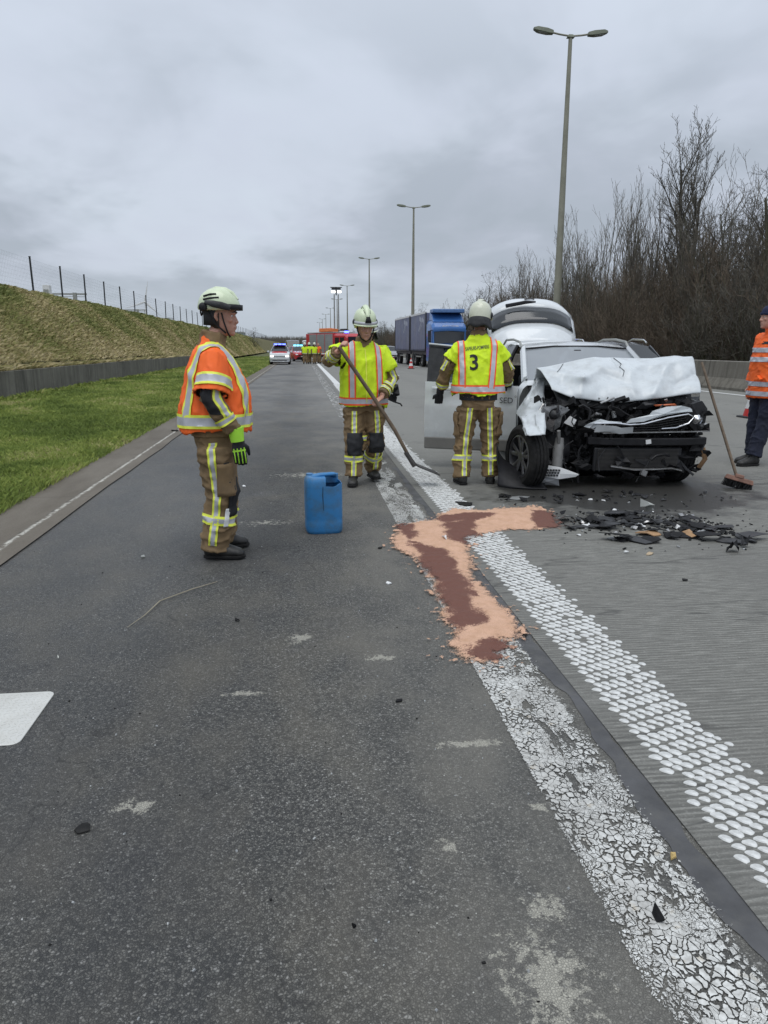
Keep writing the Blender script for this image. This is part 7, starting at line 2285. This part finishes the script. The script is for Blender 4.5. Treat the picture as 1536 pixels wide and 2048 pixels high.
for args in (
    ('foam_lump', 'white foam lump at the back of the debris pile, nearest the car', 'car part', 2.83, 6.18, .05, W_, 1, .2, .09),
    ('grey_moulding', 'grey cone-shaped moulding standing in the debris pile', 'car part', 3.09, 6.1, .07, M['galv'], 2, .0, .13),
    ('cardboard_piece', 'larger torn brown cardboard piece at the right of the debris pile', 'cardboard', 3.06, 5.32, .12, M['cardboard'], 3, .2, .08),
    ('cardboard_piece', 'smaller torn brown cardboard piece at the left of the debris pile', 'cardboard', 2.76, 5.40, .11, M['cardboard'], 4, .4, .05),
    ('white_panel_piece', 'white curved panel piece above the cardboard in the debris pile', 'car part', 3.10, 5.58, .055, W_, 5, .2, .07),
    ('white_panel_piece', 'white flat panel piece on the right of the debris pile beside the cardboard', 'car part', 3.24, 5.40, .06, M['shutter'], 6, .4, .05),
    ('white_panel_piece', 'white panel piece amid the black shards in the middle of the pile', 'car part', 2.82, 5.68, .05, W_, 7, .3, .05),
    ('white_panel_piece', 'pale panel piece left of the smaller cardboard', 'car part', 2.45, 5.30, .07, M['shutter'], 17, .7, .03),
    ('plastic_lump', 'large crumpled black plastic lump at the right end of the debris pile', 'car part', 3.17, 4.86, .075, M['grime'], 8, .0, .13),
    ('plastic_lump', 'crumpled black plastic lump beside the largest one at the right end', 'car part', 3.33, 4.98, .08, M['black_plastic'], 9, .0, .1),
    ('plastic_plate', 'wide dark grey plastic panel lying at the front of the debris pile', 'car part', 2.60, 5.25, .15, M['dark_plastic'], 10, .6, .05),
    ('plastic_plate', 'dark plastic panel at the right rear of the debris pile', 'car part', 3.36, 5.50, .14, M['dark_plastic'], 11, .5, .07),
    ('foil_piece', 'crumpled silvery foil piece at the right end of the absorbent', 'car part', 2.27, 5.96, .09, M['bare_steel'], 12, .1, .06),
    ('paper_scrap', 'crumpled white paper between the absorbent and the debris pile', 'paper', 2.37, 5.70, .05, W_, 13, .1, .05),
    ('foam_flake', 'tan flat foam flake lying alone in front of the debris pile', 'car part', 2.52, 4.87, .06, pm('tan_foam', (.42, .33, .22), .8), 14, .9, .02),
    ('white_scrap', 'small crumpled white scrap lying on the absorbent over the white line', 'paper', 1.086, 5.41, .035, W_, 15, .1, .04),
    ('pebble', 'grey pebble on the asphalt above the tread plate', 'stone', -1.23, 3.46, .016, M['galv'], 21, .0, .02),
    ('bark_chip', 'grey flat chip lying near the feet of the man in orange', 'stone', -1.19, 5.22, .035, M['galv'], 22, .6, .015),
    ('tar_crumb', 'small black crumb on the asphalt below the twig', 'debris', -.395, 3.865, .016, M['grime'], 23, .0, .02),
    ('tar_lump', 'black lump on the sealed joint beside the absorbent', 'debris', 1.128, 3.43, .016, M['grime'], 24, .0, .03),
    ('plastic_clump', 'black plastic clump lying on the flaking white line in the foreground', 'car part', .915, 1.545, .028, M['grime'], 25, .0, .03),
    ('tar_crumb', 'flat black crumb on the asphalt left of the flaking line', 'debris', .38, 2.834, .02, M['grime'], 26, .5, .012),
    ('rubber_strip', 'thin curved black rubber strip on the asphalt at lower left', 'debris', -.732, 2.104, .035, M['rubber'], 27, .8, .012),
    ('rubber_strip', 'short dark strip lying alone on the grooved concrete', 'debris', 2.463, 4.257, .03, M['rubber'], 28, .8, .012),
    ('white_chip', 'white chip on the asphalt left of the absorbent', 'debris', .526, 4.42, .022, W_, 29, .7, .012),
    ('white_card', 'small white card on the asphalt between the two nearest people', 'paper', -.669, 7.93, .05, W_, 30, .9, .01),
    ('yellow_stone', 'small yellowish stone on the right edge of the flaking white line', 'stone', 1.07, 1.765, .012, pm('yellow_stone', (.5, .36, .14), .7), 31, .0, .015),
    ('tar_crumb', 'small dark crumb on the asphalt beside the absorbent, by the jerrycan', 'debris', .558, 5.268, .03, M['rubber'], 32, .6, .012),
    ('tar_crumb', 'little black crumb near the bottom edge of the picture', 'debris', .10, 1.61, .008, M['grime'], 33, .0, .012),
    ('leaf_scrap', 'dark leaf scrap on the gutter behind the man in orange', 'leaf', -2.32, 13.4, .09, M['rubber'], 34, .2, .06),
    ('plastic_strip', 'dark strip lying across the rumble line just beyond the absorbent', 'car part', 1.55, 6.72, .13, M['grime'], 35, .9, .015),
    ('plastic_strip', 'flat pale strip on the oily concrete under the wreck', 'car part', 2.15, 6.92, .13, M['shutter'], 36, .9, .015),
):
    nm_, lb, ct, x, y, s, mt_, sd2, fl, hh = args
    shard(nm_, lb, ct, x, y, s, mt_, 500 + sd2, None, fl, h=hh, z=.015 if .7 < x < 2.3 and 3.1 < y < 6.6 else .008 if x > 1.2 else .002)
cr = MB()
rn = random.Random(17)
for k in range(520):
    x, y = rn.uniform(1.9, 4.3), rn.uniform(4.9, 7.0)
    if k % 3:
        t_ = rn.random()
        x, y = 2.3 + 1.25 * t_ + rn.gauss(0, .10), 5.95 - .6 * max(0, t_ - .35) + rn.gauss(0, .2)
    s = rn.uniform(.004, .016)
    cr.box((x, y, .009 + s * .3), (s * rn.uniform(1, 2.5), s, s * .6), rn.choice((0, 0, 0, 1, 2)), rotm(rn.uniform(-.4, .4), rn.uniform(-.4, .4), rn.uniform(0, 3)))
cr = cr.build('crumbs', [M['grime'], M['dark_plastic'], M['shutter']], None, False)
tag(cr, 'fine crumbs of plastic and glass scattered around the debris pile', 'debris', None, 'stuff')
gs = MB()
for k in range(260):
    x, y = rn.uniform(-2.1, .75), 1.2 * math.exp(rn.random() * 2.1)
    s = rn.uniform(.0025, .007)
    gs.box((x, y, s * .35), (s * rn.uniform(1, 2), s, s * .8), rn.choice((0, 0, 1)), rotm(rn.uniform(-.4, .4), rn.uniform(-.4, .4), rn.uniform(0, 3)), (.7, .7))
gs = gs.build('gravel', [M['shutter'], M['rubber']], None, False)
tag(gs, 'loose grit scattered on the worn asphalt shoulder', 'gravel', None, 'stuff')
